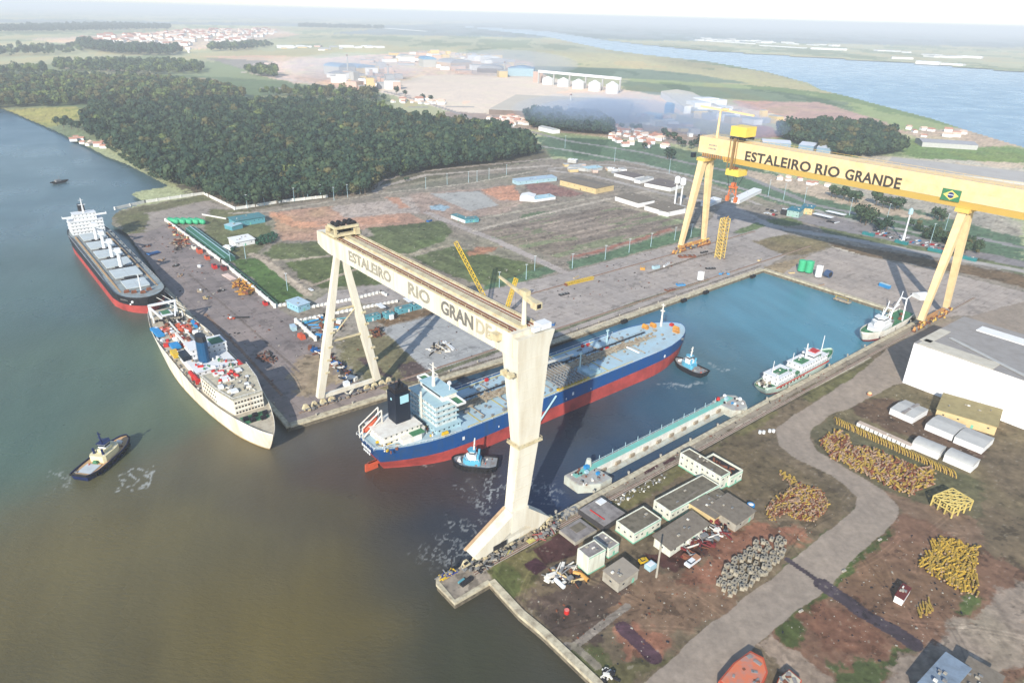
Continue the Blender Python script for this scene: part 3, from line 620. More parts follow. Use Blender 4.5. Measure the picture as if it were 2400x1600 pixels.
def rail(mb, pts, h=1.1, step=6):
    for a, b in zip(pts[:-1], pts[1:]):
        a = Vector(a); b = Vector(b); mb.beam(a + Vector((0, 0, h)), b + Vector((0, 0, h)), .14)
        n = max(1, int((b - a).length / step))
        for i in range(n + 1): p = a.lerp(b, i / n); mb.beam(p, p + Vector((0, 0, h)), .12)
def house(root, name, m, x0, x1, y0, y1, z0, nlev, lev=2.8, over=.5, win=True, deckm=None):
    """deckhouse: walls, one window band per level, walkway slabs"""
    mb = MB(); sl_ = MB(); wl = []
    for i in range(nlev):
        z = z0 + i * lev; mb.box(((x0 + x1) / 2, (y0 + y1) / 2, z + lev / 2 - .1), (x1 - x0, y1 - y0, lev - .22))
        sl_.box(((x0 + x1) / 2, (y0 + y1) / 2, z + lev - .1), (x1 - x0 + 2 * over, y1 - y0 + 2 * over, .2))
        if win:
            k = max(2, int((x1 - x0) / 2.8))
            for j in range(k):
                x = x0 + (j + .5) * (x1 - x0) / k
                for y in (y0, y1): wl.append(((x, y, z + lev * .58), (.8, .12, .7)))
            k = max(2, int((y1 - y0) / 2.8))
            for j in range(k):
                y = y0 + (j + .5) * (y1 - y0) / k
                for x in (x0, x1): wl.append(((x, y, z + lev * .58), (.12, .8, .7)))
    mb.build(name, m, root); o = sl_.build('deck_slab', deckm or m, root)
    for c_, d_ in wl: piece(root, 'window', m_glass, c_, d_)

# ---- tanker
def tanker():
    r = ship('oil_tanker', 'long blue and red oil tanker with pale blue deck being manoeuvred inside the dock basin', 'tanker', 241, 254)
    Lh = 233
    hb, top = hull(r, Lh, 37, [('boot_topping', -4, -4, m_red), ('hull_side', 6.3, 9.2, m_blue)], 15, stern=.47, stern_len=.16, bow_len=.19, rake=-1, counter=7, bulwark=.35, sheer=1.5, deckmat=m_dblue, bowpow=.62, wlstern=.12)
    z = 15.0
    # accommodation
    house(r, 'accommodation_block', m_cyan, -86, -72, -13.5, 13.5, z, 1, 3, .8)
    house(r, 'accommodation_block', mat('tanker_house', (206, 216, 216), .6, dirt=.35, dcol=(150, 140, 126), scale=.4, streak=True), -85, -73, -11.5, 11.5, z + 3, 4, 2.9, .9, deckm=m_cyan)
    rr = random.Random(9)
    for i in range(70): piece(r, 'poop_gear', (m_steel, m_pipe, m_white, m_yel, m_rust)[i % 5], (rr.choice((rr.uniform(-114, -106), rr.uniform(-112, -72), rr.uniform(-90, -86))), rr.choice((-1, 1)) * rr.uniform(4, 14), z + .7), (rr.uniform(.4, 1.8), rr.uniform(.3, 1.2), rr.uniform(.5, 1.8)), rr.uniform(0, 3))
    br = MB(); br.box((-76, 0, z + 16.2), (8, 20, 3)); br.box((-74.5, 0, z + 15), (5, 36, .4)); br.build('bridge', m_white, r)
    w_ = MB()
    for s in (1, -1):
        w_.box((-72.1, s * 17.5 - s * 4, z + 15.6), (.2, 9, 1.1)); w_.box((-76.9, s * 14, z + 15.6), (.2, 8, 1.1)); w_.box((-74.5, s * 18, z + 15.6), (5, .2, 1.1))
    w_.build('bridge_wing', m_white2, r)
    g = MB(); 
    for s in (1, -1): g.box((-74.5, s * 14, z + 15.25), (4, 7, .1))
    g.build('wing_deck', m_green, r)
    MB().box((-71.95, 0, z + 16.6), (.12, 18, 1.1)).box((-80.05, 0, z + 16.6), (.12, 16, 1)).build('bridge_windows', m_glass, r)
    MB().box((-76, 0, z + 17.8), (9, 21, .3)).build('bridge_roof', m_cyan, r)
    ms = MB(); ms.beam((-78, 1, z + 18), (-78, 1, z + 31), 1.3, 1.3, .4, .4); ms.beam((-78, -3, z + 26), (-78, 5, z + 26), .3); ms.beam((-78, -2, z + 29), (-78, 4, z + 29), .25)
    ms.box((-77, 1, z + 23), (2.6, 2.4, .3)); ms.build('radar_mast', m_white, r)
    MB().ball((-74, -7, z + 21.8), 1.1).cone((-74, -7, z + 18), (-74, -7, z + 21.4), .2, .2).build('satellite_dome', m_white2, r)
    MB().beam((-86, 0, z + 2), (-86, 0, z + 18), .7).build('vent_post', m_white, r)
    # casing and funnel
    house(r, 'engine_casing', m_white, -112, -92, -8, 8, z, 2, 3.1, .9)
    MB().prism([(-104, -12), (-94, -12.5), (-89, -8), (-89, 8), (-94, 12.5), (-104, 12)], z, z + 3.2).build('poop_house', m_white, r)
    MB().box((-95, -9.5, z + 3.3), (7, 5, .15)).build('house_top', m_green, r)
    MB().box((-97.5, 1.5, z + 14), (8, 7.5, 16)).build('funnel', mat('funnel_dark_blue', (24, 34, 50), .5, dirt=.15), r)
    MB().box((-97.5, 1.5, z + 23.2), (7, 6.5, 2.4)).cone((-99, 0, z + 24), (-99, 0, z + 27), .8, .8).cone((-96, 3, z + 24), (-96, 3, z + 26.5), .7, .7).cone((-96, 0, z + 24), (-96.5, 0, z + 26), .6, .6).build('funnel_top', m_black, r)
    MB().box((-96.6, -2.3, z + 18.5), (4.6, .15, 4.2)).box((-101.55, 1.5, z + 18.5), (.15, 1.0, 1.2)).build('funnel_badge', mat('badge_pale_blue', (170, 216, 228), .5, dirt=0), r)
    # free-fall lifeboat on its ramp
    f = MB()
    for s in (0, 3.4): f.beam((-116.5, 3.5 + s, z + 1.2), (-106, 3.5 + s, z + 10), .5); f.beam((-106, 3.5 + s, z), (-106, 3.5 + s, z + 13), .5); f.beam((-116.5, 3.5 + s, z), (-116.5, 3.5 + s, z + 6.5), .4); f.beam((-106, 3.5 + s, z + 13), (-116.5, 3.5 + s, z + 6.5), .4)
    f.build('lifeboat_ramp', m_white, r)
    lb = MB(); a = Vector((-115.2, 5.2, z + 3.2)); b = Vector((-107.5, 5.2, z + 9.6)); d = b - a
    lb.loft([[tuple(a + d * t + Vector((q[1] * .63 * -w * 1.1, q[0] * w * 1.5, q[1] * w * 1.4))) for q in [(math.cos(k * math.pi / 4), math.sin(k * math.pi / 4)) for k in range(8)]] for t, w in ((0, .25), (.12, .8), (.5, 1), (.85, .9), (1, .35))])
    lb.build('lifeboat', m_or, r, True)
    for x, y, s in ((-109, -7, 1), (-107, -5.2, .8), (-112, -3, .7), (-83, -16, .9)):
        MB().cone((x - 1.6 * s, y, z + 1.4 * s), (x + 1.6 * s, y, z + 1.4 * s), 1.1 * s, 1.1 * s).box((x, y, z + .6 * s), (3.8 * s, 1.6 * s, 1.2 * s)).build('mooring_winch', m_winch, r)
    rl = MB(); P = [(-117.2, 8.4), (-110, 11.5), (-100, 14.8), (-88, 17.6), (-75, 18.2)]
    for s in (1, -1): rail(rl, [(x, s * y, z + 1.4 * max(0, (-78 - x) / 40)) for x, y in P], 1.2, 3); rail(rl, [(-70, s * 18.3, z), (70, s * 18.3, z)], 1.2, 7)
    rail(rl, [(-117.4, 8.4, z + 1), (-117.4, -8.4, z + 1)], 1.2, 3); rl.build('railing', m_white2, r)
    # deck lines and pipes
    yl = MB()
    for s in (1, -1): yl.box((0, s * 16.6, z + .15), (140, .8, .12))
    for x in (-62, -44, -20, 30, 58): yl.box((x, -9, z + .15), (.7, 14, .1))
    yl.build('walkway_line', mat('walkway_yellow', (206, 190, 110), .6, dirt=.3), r)
    pp = MB(); rr = random.Random(3)
    for k, y in enumerate((-2.4, -1.2, 0, 1.2, 2.4)): pp.cone((-68, y, z + 1.3), (88 - k * 6, y, z + 1.3), .42, .42, 6)
    for x in range(-66, 90, 9): pp.box((x, 0, z + .6), (.6, 6.4, 1.2))
    for x in (-58, -40, -12, 24, 44, 64): pp.cone((x, -14, z + 1), (x, 14, z + 1), .3, .3, 6)
    for i in range(95):
        x = rr.uniform(-64, 96); y = rr.gauss(0, 2.6); piece(r, 'pipe_valve', m_pipe, (x, y, z + rr.uniform(.8, 2)), (rr.uniform(.5, 2.6), rr.uniform(.4, 1.6), rr.uniform(.6, 1.6)))
    pp.build('cargo_pipes', m_pipe, r)
    cw = MB(); cw.box((10, 4.2, z + 2.2), (150, 1.1, .15))
    for x in range(-62, 84, 6): cw.beam((x, 4.2, z), (x, 4.2, z + 3.2), .16)
    cw.box((10, 3.7, z + 3.2), (150, .1, .1)); cw.box((10, 4.7, z + 3.2), (150, .1, .1)); cw.build('catwalk', m_dark, r)
    for i in range(96):
        x = rr.uniform(-66, 100); y = rr.choice((-1, 1)) * rr.uniform(5, 15.5); s = rr.uniform(.5, 1.3); piece(r, 'tank_fitting', m_steel, (x, y, z + s / 2), (s * rr.uniform(.8, 2.2), s, s))
    for x, y in ((-34, 15.5), (-18, 15.8), (40, 15), (44, 14.5), (46, 5), (50, 4), (-58, 15)): piece(r, 'fire_monitor', m_lred, (x, y, z + 1), (1.8, 1.4, 1.6))
    # manifold amidships
    mf = MB()
    for k in range(9):
        x = -8 + k * 2.4; mf.cone((x, -16.5, z + 2), (x, 16.5, z + 2), .5, .5, 7); mf.cone((x, -16.9, z + 2), (x, -16.3, z + 2), .85, .85, 8); mf.box((x, -11, z + 1), (.6, .6, 2)); mf.box((x + 1, -8, z + 3), (.8, .8, 1.6))
    mf.build('manifold', m_steel, r)
    MB().box((2, -16.8, z + .7), (24, 2.2, .9)).box((2, 16.8, z + .7), (24, 2.2, .9)).build('drip_tray', m_yel, r)
    MB().box((2, -15.2, z + .5), (22, 1.2, .9)).build('drip_tray_painted_shadow', m_dark, r)  # solid dark strip drawn in as the tray's shadow on the deck
    MB().box((20, -12, z + .9), (9, 7, 1.6)).box((22, -12, z + 2.4), (3, 5, 1.4)).build('store_box', m_cyan, r)
    ck = MB(); ck.cone((-13, -1, z), (-13, -1, z + 9), 1.1, .9, 8); ck.box((-13, -1, z + 9.6), (2.6, 2.4, 1.8)); ck.build('crane_post', m_pipe, r)
    j = MB(); j.beam((-13, -1, z + 9.5), (22, 5, z + 4.5), 1.4, 1.3, .7, .7); j.build('crane_jib', m_white, r)
    p2 = MB()
    for x, y, h in ((10, 14, 14), (17, -6, 11), (56, 10, 9)): p2.cone((x, y, z), (x, y, z + h), .55, .35, 6); p2.box((x, y, z + h), (2, .6, 1.2)); p2.beam((x - 1.5, y, z), (x, y, z + 5), .2)
    p2.build('vent_mast', m_cyan, r)
    # forecastle
    fc = MB(); fc.cone((103, 6, z), (103, 6, z + 17), .8, .35, 6); fc.box((103, 6, z + 12), (1.6, 2.4, .8)); fc.box((103, 6, z + 16), (.6, 2.8, .4)); fc.build('foremast', m_white, r)
    for x, y in ((106, -4), (103, -6.5), (98, 8.5), (92, 10)): MB().cone((x, y - 1.8, z + 2.6), (x, y + 1.8, z + 2.6), 1.3, 1.3).box((x, y, z + 1.4), (2, 4.4, 1.6)).build('windlass', mat('windlass_orange', (214, 150, 60), .5, dirt=.4, dcol=(140, 100, 80)), r)
    MB().box((109, 2, z + 2), (2.2, 2.2, 1.8)).build('hatch', m_lred, r)
    MB().beam((60, -3, z + 1.6), (60, -13, z + 1.6), 1.0, .7).build('derrick', m_white2, r)
    ld = MB(); ld.beam((-13, -18.9, z - .6), (-26, -20.2, 3), .9, .35); ld.build('gangway_ladder', m_cyan, r)
    # rudder and draught marks, stern name
    MB().box((-115, 0, 1.0), (7, 1.0, 6), taper=.9).box((-112, 0, 3.2), (9, 1.6, 1.6)).build('rudder', m_or, r)
    wm = MB()
    for x in (-74, 0, 78): piece(r, 'white_mark', m_white2, (x, -18.62, 11.2), (1.3, .12, 1.8))
    for x in (-30, -52, -5, 14): piece(r, 'white_mark', m_white2, (x, -18.62, 9.6), (.5, .12, 1.0))
    for k in range(5): wm.box((-116.55 + .05, 4.5 - k * 1.8, 12.6 - (k % 2) * .1), (.25, 1.1, 1.3)); 
    for k in range(4): wm.box((-116.55 + .12, 3.2 - k * 1.7, 10.4), (.25, 1.0, 1.1))
    wm.build('stern_marking', m_white2, r)
    return r
tanker()

# ---- bulk carrier
def bulker():
    r = ship('bulk_carrier', 'bulk carrier with grey hatch covers and red and black hull moored at the river quay', 'cargo ship', 93, 628, math.pi / 2)
    r.rotation_euler.z = DROT - math.pi / 2
    hb, top = hull(r, 228, 34, [('boot_topping', -4, -4, m_red), ('hull_side', 4.4, 6.6, m_black)], 11, stern=.62, bow_len=.13, stern_len=.14, rake=2, bulwark=.9, sheer=1.4, deckmat=mat('bulker_deck', (150, 164, 166), .7, dirt=.4, dcol=(120, 100, 84), scale=.2), bowpow=.55)
    z = 11.0
    hm = mat('hatch_pale_grey', (196, 206, 208), .6, dirt=.2, dcol=(160, 160, 150), scale=.15); hs = MB
    xs = [-66, -36, -7, 22, 51, 80]
    for i, x in enumerate(xs):
        Lx = 21 if i < 5 else 19; w = 19 if i < 5 else 16
        MB().box((x, 0, z + .9), (Lx - .6, w - .6, 1.8)).build('hatch_coaming', m_steel, r)
        MB().box((x, -w / 4, z + 2.3), (Lx, w / 2 - .15, 1)).box((x, w / 4, z + 2.3), (Lx, w / 2 - .15, 1)).build('hatch_cover', hm, r)
        if i < 5:
            MB().box((x + 14.6, 0, z + 1.5), (4, 8, 3)).box((x + 14.6, -5, z + .8), (3, 3, 1.6)).cone((x + 14.6, 5.5, z), (x + 14.6, 5.5, z + 3), .7, .9).build('mast_house', m_dark, r)
            if i < 4:
                c = MB(); c.cone((x + 14.6, 0, z), (x + 14.6, 0, z + 15), 1.6, 1.3, 10); c.box((x + 14.6, 0, z + 16), (4, 3.4, 3.6)); c.build('crane_pedestal', m_white2, r)
                MB().beam((x + 13.5, 0, z + 15.2), (x - 14, 1.5 if i % 2 else -1, z + 8), 1.8, 1.3, .9, .8).build('crane_jib', m_white2, r)
    MB().box((6, 12.4, z + .5), (168, 1.1, .9)).box((6, -12.4, z + .5), (168, 1.1, .9)).build('deck_pipe_run', mat('ochre_pipes', (190, 156, 112), .6, dirt=.35), r)
    MB().box((6, 14.6, z + .08), (172, .5, .1)).box((6, -14.6, z + .08), (172, .5, .1)).build('deck_line', m_dark, r)
    house(r, 'accommodation_block', m_white2, -103, -85, -13, 13, z, 4, 3.0, .5)
    house(r, 'bridge', m_white2, -98, -88, -9, 9, z + 12, 2, 3.0, .4)
    MB().box((-90, 0, z + 15.2), (4, 35, .5)).box((-88.1, 13, z + 16), (.3, 9, 1.3)).box((-88.1, -13, z + 16), (.3, 9, 1.3)).box((-90, 17.4, z + 16), (4, .3, 1.3)).box((-90, -17.4, z + 16), (4, .3, 1.3)).build('bridge_wing', m_white2, r)
    MB().beam((-92, 0, z + 18), (-92, 0, z + 31), 1.4, 1.4, .5, .5).beam((-92, -3, z + 25), (-92, 3, z + 25), .4).beam((-92, -2, z + 29), (-92, 2, z + 29), .3).build('radar_mast', m_white2, r)
    MB().box((-100, 0, z + 18), (5, 5, 12)).build('funnel', m_black, r)
    MB().cone((95, 0, z), (95, 0, z + 13), .6, .35, 6).box((95, 0, z + 9), (1, 3, .4)).build('foremast', m_white2, r)
    for x, y in ((97, -5), (97, 5), (101, 0), (93, -9)): MB().cone((x, y - 1.5, z + 2), (x, y + 1.5, z + 2), 1.1, 1.1).box((x, y, z + .9), (2, 3.6, 1.2)).build('windlass', m_rust, r)
    [MB().ball(c_, r_).build('white_hull_mark', m_white2, r) for c_, r_ in (((108.4, -9.2, 9.6), 1.0), ((106.6, -10.4, 7.6), .7))]
    dm = MB()
    for k in range(7): dm.box((100 + k * .8, -14.6 + k * .5, 10.2), (.5, .3, 1.0), .6)
    dm.build('name_marking', m_steel, r)
    rl = MB()
    for s in (1, -1): rail(rl, [(-84, s * 16.7, z), (78, s * 16.7, z)], 1.1, 8)
    rl.build('railing', m_white2, r)
    rp = MB(); rp.tube([(104, 8, z + .8), (114, 14, 8), (124, 20, 3.4)], .2).tube([(108, 4, z + .8), (122, 12, 7), (134, 21, 3.4)], .2).tube([(98, 13, z + .8), (104, 17, 6.5), (110, 20, 3.4)], .2); rp.build('mooring_line', m_white, r)
    return r
bulker()

# ---- white ship crowded with gear
def white_ship():
    r = ship('livestock_ship', 'cream white multi deck ship with dark blue funnel, cluttered deck and bow towards the pier', 'ship', 94, 390, 0)
    r.rotation_euler.z = DROT - math.pi / 2
    cream = mat('rusty_cream_hull', (236, 232, 216), .6, dirt=.3, dcol=(176, 132, 84), scale=.12, streak=True)
    hb, top = hull(r, 198, 31, [('boot_topping', -4, -4, mat('old_boot', (196, 168, 116), .7, dirt=.4)), ('hull_side', .5, .8, cream)], 11, stern=.45, bow_len=.46, stern_len=.32, rake=9, bulwark=1.0, sheer=1.2, deckmat=mat('white_ship_deck', (196, 186, 164), .8, dirt=.4, dcol=(140, 124, 104), scale=.3), bowpow=.8)
    z = 11.0
    # forward pens block with rows of openings
    MB().prism([(32, -12.4), (32, 12.4), (52, 10.8), (68, 7.4), (68, -7.4), (52, -10.8)], z, z + 9).build('pen_block', cream, r)
    MB().prism([(31.7, -12.7), (31.7, 12.7), (52, 11.1), (68.3, 7.7), (68.3, -7.7), (52, -11.1)], z + 9, z + 9.3).build('pen_roof', mat('pen_roof_grey', (200, 192, 168), .8, dirt=.4, dcol=(130, 120, 105), scale=.3), r)
    for k in range(3):
        zz = z + 1.6 + k * 2.8
        for y in np.linspace(-6.4, 6.4, 9): piece(r, 'pen_opening', m_dark, (68.05, y, zz), (.2, .9, .9))
        for x in np.linspace(35, 50, 7):
            for s in (1, -1): piece(r, 'pen_opening', m_dark, (x, s * (12.4 - (x - 32) * .08 + .05), zz), (.9, .25, .9))
    st = MB(); 
    for k in range(4): st.box((68.2, 0, z + .2 + k * 2.8), (.4, 15, .35))
    st.build('pen_ledges', m_white, r)
    # bow deck green with gear
    MB().prism([(72, -7), (72, 7), (84, 5), (92, 1.6), (92, -1.6), (84, -5)], z + .6, z + .75).build('bow_deck', m_green, r)
    for x, y in ((76, -5), (75, 0), (76, 5), (80, 2.5), (79, -2.5)): MB().cone((x, y - 1.2, z + 2), (x, y + 1.2, z + 2), .9, .9).box((x, y, z + 1), (2.2, 2.6, 1)).build('windlass', m_black, r)
    # midship house and funnel
    house(r, 'accommodation_block', m_white2, -14, 20, -11, 11, z, 2, 2.9, .5)
    house(r, 'bridge_house', m_white2, -10, 2, -8, 12, z + 5.8, 2, 2.9, .4)
    MB().box((-3, 7.5, z + 11.8), (9, 7, .12)).box((-12, 2, z + 6.1), (4, 12, .1)).build('house_top', m_green, r)
    fn = MB(); fn.loft([[(6 + 5.4 * math.cos(t) * k, -2.5 + 3.2 * math.sin(t) * k, zz) for t in np.linspace(0, 2 * math.pi, 15)[:-1]] for zz, k in ((z + 5.8, 1), (z + 18, .9))]); fn.build('funnel', mat('funnel_blue', (24, 78, 118), .4, dirt=.1), r, False)
    fn = MB(); fn.loft([[(5.4 + 5.0 * math.cos(t) * k, -2.5 + 3.0 * math.sin(t) * k, zz) for t in np.linspace(0, 2 * math.pi, 15)[:-1]] for zz, k in ((z + 18, 1), (z + 21, .86))]); fn.build('funnel_top', m_black, r, False)
    MB().box((-3, -10, z + 7), (10, 5, 3)).build('dark_deckhouse', mat('ink_blue', (28, 40, 52), .5, dirt=.2), r)
    for x, y in ((20, 12.6), (18, -13), (24, -12.6)): MB().cone((x - 3.4, y, z + 4.5), (x + 3.4, y, z + 4.5), 1.3, 1.3, 8).box((x, y, z + 2.6), (.4, 1.6, 3.6)).build('lifeboat', m_lred, r)
    rr = random.Random(11)
    sing = {'orange_crates': 'orange_crate', 'blue_tarpaulins': 'blue_tarpaulin', 'white_machinery': 'white_machine', 'red_drums': 'red_drum', 'rusty_gear': 'rusty_gear', 'salmon_crates': 'salmon_crate', 'green_covers': 'green_cover'}
    class PB:
        def __init__(s, nm, m): s.nm, s.m = nm, m
        def box(s, c, d, rz=0.0): piece(r, s.nm, s.m, c, d, rz)
        def cone(s, p0, p1, r0, r1, n=8): c = (Vector(p0) + Vector(p1)) / 2; piece(r, s.nm, s.m, c, ((Vector(p1) - Vector(p0)).length, r0, r0), rot=(0, math.pi / 2, 0), kind='cyl')
    cols = [(m_or, 'orange_crates'), (m_ltblue, 'blue_tarpaulins'), (m_white2, 'white_machinery'), (m_lred, 'red_drums'), (m_rust, 'rusty_gear'), (mat('salmon_paint', (216, 128, 104), .6), 'salmon_crates'), (m_green, 'green_covers')]
    for m, nm in cols:
        b = PB(sing[nm], m)
        for i in range({'orange_crates': 16, 'blue_tarpaulins': 0, 'white_machinery': 46, 'red_drums': 18, 'rusty_gear': 26, 'salmon_crates': 22, 'green_covers': 0}[nm]):
            x = rr.uniform(-70, -16); w = hb((x + 99) / 198) - 2.5; y = rr.uniform(-w, w); s = rr.uniform(.8, 2.2)
            if nm == 'orange_crates': x, y = rr.uniform(-66, -50), rr.uniform(1, 8)
            if nm == 'salmon_crates': x, y = (rr.uniform(-66, -46), rr.uniform(-8, -3)) if i % 2 else (rr.uniform(-36, -20), rr.uniform(-6, 6))
            b.box((x, y, z + s * .5), (s * rr.uniform(.7, 1.8), s, s), rr.uniform(0, 3))
        if nm == 'red_drums':
            for i in range(12): x, y = 26 + rr.uniform(-4, 9), rr.uniform(-9, 5); b.cone((x, y, z + 1), (x, y, z + 3), .9, .9, 8)
        if nm == 'blue_tarpaulins':
            b.box((-60, -11.5, z + 1.2), (15, 4.2, 1.6), .05); b.box((-60, 11, z + 1), (12, 1.8, 1.4), -.08); b.box((-16, 9.5, z + 6.6), (8, 6, 1)); b.box((-32, -8.5, z + 1.6), (8, 5, 1.6)); b.box((-30, 2, z + 1.3), (6, 3, 1))
        if nm == 'green_covers': b.box((-16, -1, z + 1.6), (8, 7, 3)); b.box((-16, -9, z + 1.5), (5, 4, 2))
    for i in range(60):
        x = rr.uniform(-14, 28); piece(r, 'house_clutter', (m_white2, m_steel, m_lred, m_green, m_pipe)[i % 5], (x, rr.uniform(-10, 10), z + 6.3), (rr.uniform(.5, 3.2), rr.uniform(.4, 1.8), rr.uniform(.5, 1.6)), rr.uniform(0, 3))
    for i in range(40):
        x = rr.uniform(-70, 30); w = hb((x + 99) / 198) - 1.2; piece(r, 'side_locker', (m_white, m_steel, m_pipe)[i % 3], (x, rr.choice((-w, w)), z + .6), (rr.uniform(1, 3), .8, 1.1))
    MB().box((-20, -12, z + 2), (7, 3.4, 3)).build('deck_crane_cab', m_yel, r)
    b = MB()
    for y in (-1, 3.5): b.beam((-72, y, z + 1.2), (-30, y, z + 1.2), .8, .8)
    b.beam((-36, -6, z + 8), (-10, -6.5, z + 9), 1.1, 1.1); b.beam((-36, -6, z), (-36, -6, z + 8), .8); b.build('cargo_beams', m_white, r)
    b = MB()
    for s in (1, -1): b.beam((-88, s * 8, z), (-88, s * 8, z + 9), 1.5, 1.3); b.beam((-88, s * 8, z + 8), (-76, s * 4, z + 3), .9); b.beam((-78, s * 9, z), (-78, s * 9, z + 5), .7)
    b.beam((-88, -8.5, z + 9), (-88, 8.5, z + 9), 1.5, 1.3); b.box((-82, 0, z + 4), (10, 7, .3)); b.build('stern_gallows', m_white2, r)
    MB().box((-83, 0, z + 4.3), (7, 5, .15)).build('gallows_deck', m_green, r)
    for i in range(26): piece(r, 'deck_winch', m_black, (rr.uniform(-84, -70), rr.uniform(-9, 9), z + .8), (rr.uniform(.5, 2.5), rr.uniform(.4, 1.4), 1.4), rr.uniform(0, 3))
    b = MB(); rail(b, [(32, 12.4, z + 9.2), (52, 10.8, z + 9.2), (68, 7.4, z + 9.2), (68, -7.4, z + 9.2), (52, -10.8, z + 9.2), (32, -12.4, z + 9.2)], 1.2, 3); b.build('railing', m_white2, r)
    [piece(r, 'roof_vent', m_white2, c_, d_) for c_, d_ in (((44, -3, z + 10), (5, 4, 1.6)), ((60, -4, z + 10), (3.5, 3.5, 1.2)), ((52, -8, z + 10), (2.4, 2.4, 2)), ((38, 6, z + 9.8), (4, 3, 1)), ((36, -4, z + 9.9), (3, 5, 1.2)), ((56, 4, z + 9.8), (2, 2, 1)), ((48, 7, z + 9.8), (1.5, 1.5, 1)))]; [piece(r, 'red_drum', m_lred, (rr.uniform(34, 46), rr.uniform(-6, 4), z + 10), (1.6, .9, .9), rr.uniform(0, 3), kind='cyl') for i in range(12)]; [piece(r, 'roof_clutter', (m_steel, m_pipe, m_white)[i % 3], (rr.uniform(33, 66), rr.uniform(-7, 7), z + 9.7), (rr.uniform(.5, 2.6), rr.uniform(.4, 1.4), rr.uniform(.4, 1)), rr.uniform(0, 3)) for i in range(44)]
    for k in range(3): MB().box((30 + k * 3, 15.6 - k * .35, 7.6), (2.4, .2, 1.0), -.08).build('side_port', m_dark, r)
white_ship()

# ---- harbour tugs
def tug(name, label, X, Y, heading, L, B, hm, housem, deckm, mastm, fenders=True, cream=None):
    r = ship('tug_boat', label, 'tug', X, Y, heading, 'harbour tugs around the dock mouth')
    hb, top = hull(r, L, B, [('boot_topping', -2, -2, m_rub), ('hull_side', .1, .1, hm)], 2.2, stern=.72, bow_len=.4, stern_len=.22, rake=.5, counter=1, bulwark=.9, sheer=1.4, deckmat=deckm, bowpow=.6, n=20, wlstern=.6)
    S = [i / 24 for i in range(25)]
    f = MB(); pts = []
    for s in S: pts.append((-L / 2 + s * L, hb(s) + .15, top(s) + .25))
    for s in S[::-1]: pts.append((-L / 2 + s * L, -hb(s) - .15, top(s) + .25))
    f.tube(pts + [pts[0]], .42, 6); f.build('fender_belt', m_rub, r)
    if fenders:
        for k in range(9):
            s = .12 + k * .09
            for sd in (1, -1):
                x = -L / 2 + s * L; y = sd * (hb(s) + .45); o = MB().cone((x, y - .25, top(s) - .5), (x, y + .25, top(s) - .5), .75, .75, 9).build('tyre_fender', m_rub, r)
    z = 2.2; hw = .36 if cream else .27
    MB().prism([(-L * .14, -B * hw * .8), (-L * .14, B * hw * .8), (-L * .1, B * hw), (L * .12, B * hw), (L * .2, B * hw * .8), (L * .25, B * .12), (L * .25, -B * .12), (L * .2, -B * hw * .8), (L * .12, -B * hw), (-L * .1, -B * hw)], z, z + (3.4 if cream else 2.6)).build('deckhouse', cream or housem, r)
    if cream: MB().box((-L * .31, 0, z + .32), (L * .22, B * .6, .1)).build('stern_deck', mat('tug_stern_grey', (196, 204, 208), .7, dirt=.2), r); MB().box((L * .05, 0, z + 3.6), (L * .12, B * .3, .4)).build('house_hatch', mat('tug_ochre', (206, 140, 70), .6, dirt=.2), r)
    MB().prism([(-L * .04, -B * .2), (-L * .04, B * .2), (L * .12, B * .2), (L * .19, 0), (L * .12, -B * .2)], z + (3.4 if cream else 2.6), z + 4.9).build('upper_house', m_white2 if not cream else cream, r)
    MB().prism([(L * .0, -B * .17), (L * .0, B * .17), (L * .1, B * .17), (L * .15, 0), (L * .1, -B * .17)], z + 4.9, z + 7.2).build('wheelhouse', m_white2, r)
    MB().prism([(-L * .005, -B * .175), (-L * .005, B * .175), (L * .102, B * .175), (L * .155, 0), (L * .102, -B * .175)], z + 5.7, z + 6.6).build('wheelhouse_windows', m_glass, r)
    MB().prism([(-L * .02, -B * .2), (-L * .02, B * .2), (L * .11, B * .2), (L * .17, 0), (L * .11, -B * .2)], z + 7.2, z + 7.5).build('wheelhouse_roof', housem, r)
    MB().cone((L * .02, 0, z + 7.4), (L * .0, 0, z + 14), .5, .25, 8).beam((L * .01, -1.4, z + 10.5), (L * .01, 1.4, z + 10.5), .18).box((L * .01, 0, z + 12.6), (.5, 1.6, .4)).build('mast', mastm, r)
    for sd in (1, -1): MB().cone((-L * .07, sd * B * .2, z + 2), (-L * .085, sd * B * .2, z + 6.4), .65, .55, 8).build('exhaust_stack', housem, r)
    MB().cone((L * .34, -1.1, z + 1.3), (L * .34, 1.1, z + 1.3), .75, .75).box((L * .34, 0, z + .6), (1.6, 2.8, 1)).build('bow_winch', m_white2, r)
    MB().box((-L * .26, 0, z + .15), (L * .2, B * .55, .25)).build('working_deck', deckm, r)
    MB().cone((-L * .17, -.9, z + 1), (-L * .17, .9, z + 1), .7, .7).box((-L * .17, 0, z + .5), (1.2, 2.6, .8)).build('tow_winch', m_green if cream else m_steel, r)
    rr = random.Random(len(label))
    for i in range(22): piece(r, 'deck_gear', (m_steel, m_rust, m_white, m_or)[i % 4], (rr.uniform(-L * .42, L * .4), rr.uniform(-B * .33, B * .33), z + .5), (rr.uniform(.3, 1.3), rr.uniform(.3, .9), rr.uniform(.3, 1)), rr.uniform(0, 3))
    b = MB(); rail(b, [(-L * .1, -B * .27, z + 2.6), (L * .16, -B * .27, z + 2.6), (L * .24, 0, z + 2.6), (L * .16, B * .27, z + 2.6), (-L * .1, B * .27, z + 2.6)], 1, 1.8); b.build('railing', m_white2, r)
    return r
p1 = G(172, 1124, WZ); p2 = G(296, 1040, WZ); c = (p1 + p2) / 2
hd = math.atan2((p2 - p1).y, (p2 - p1).x)
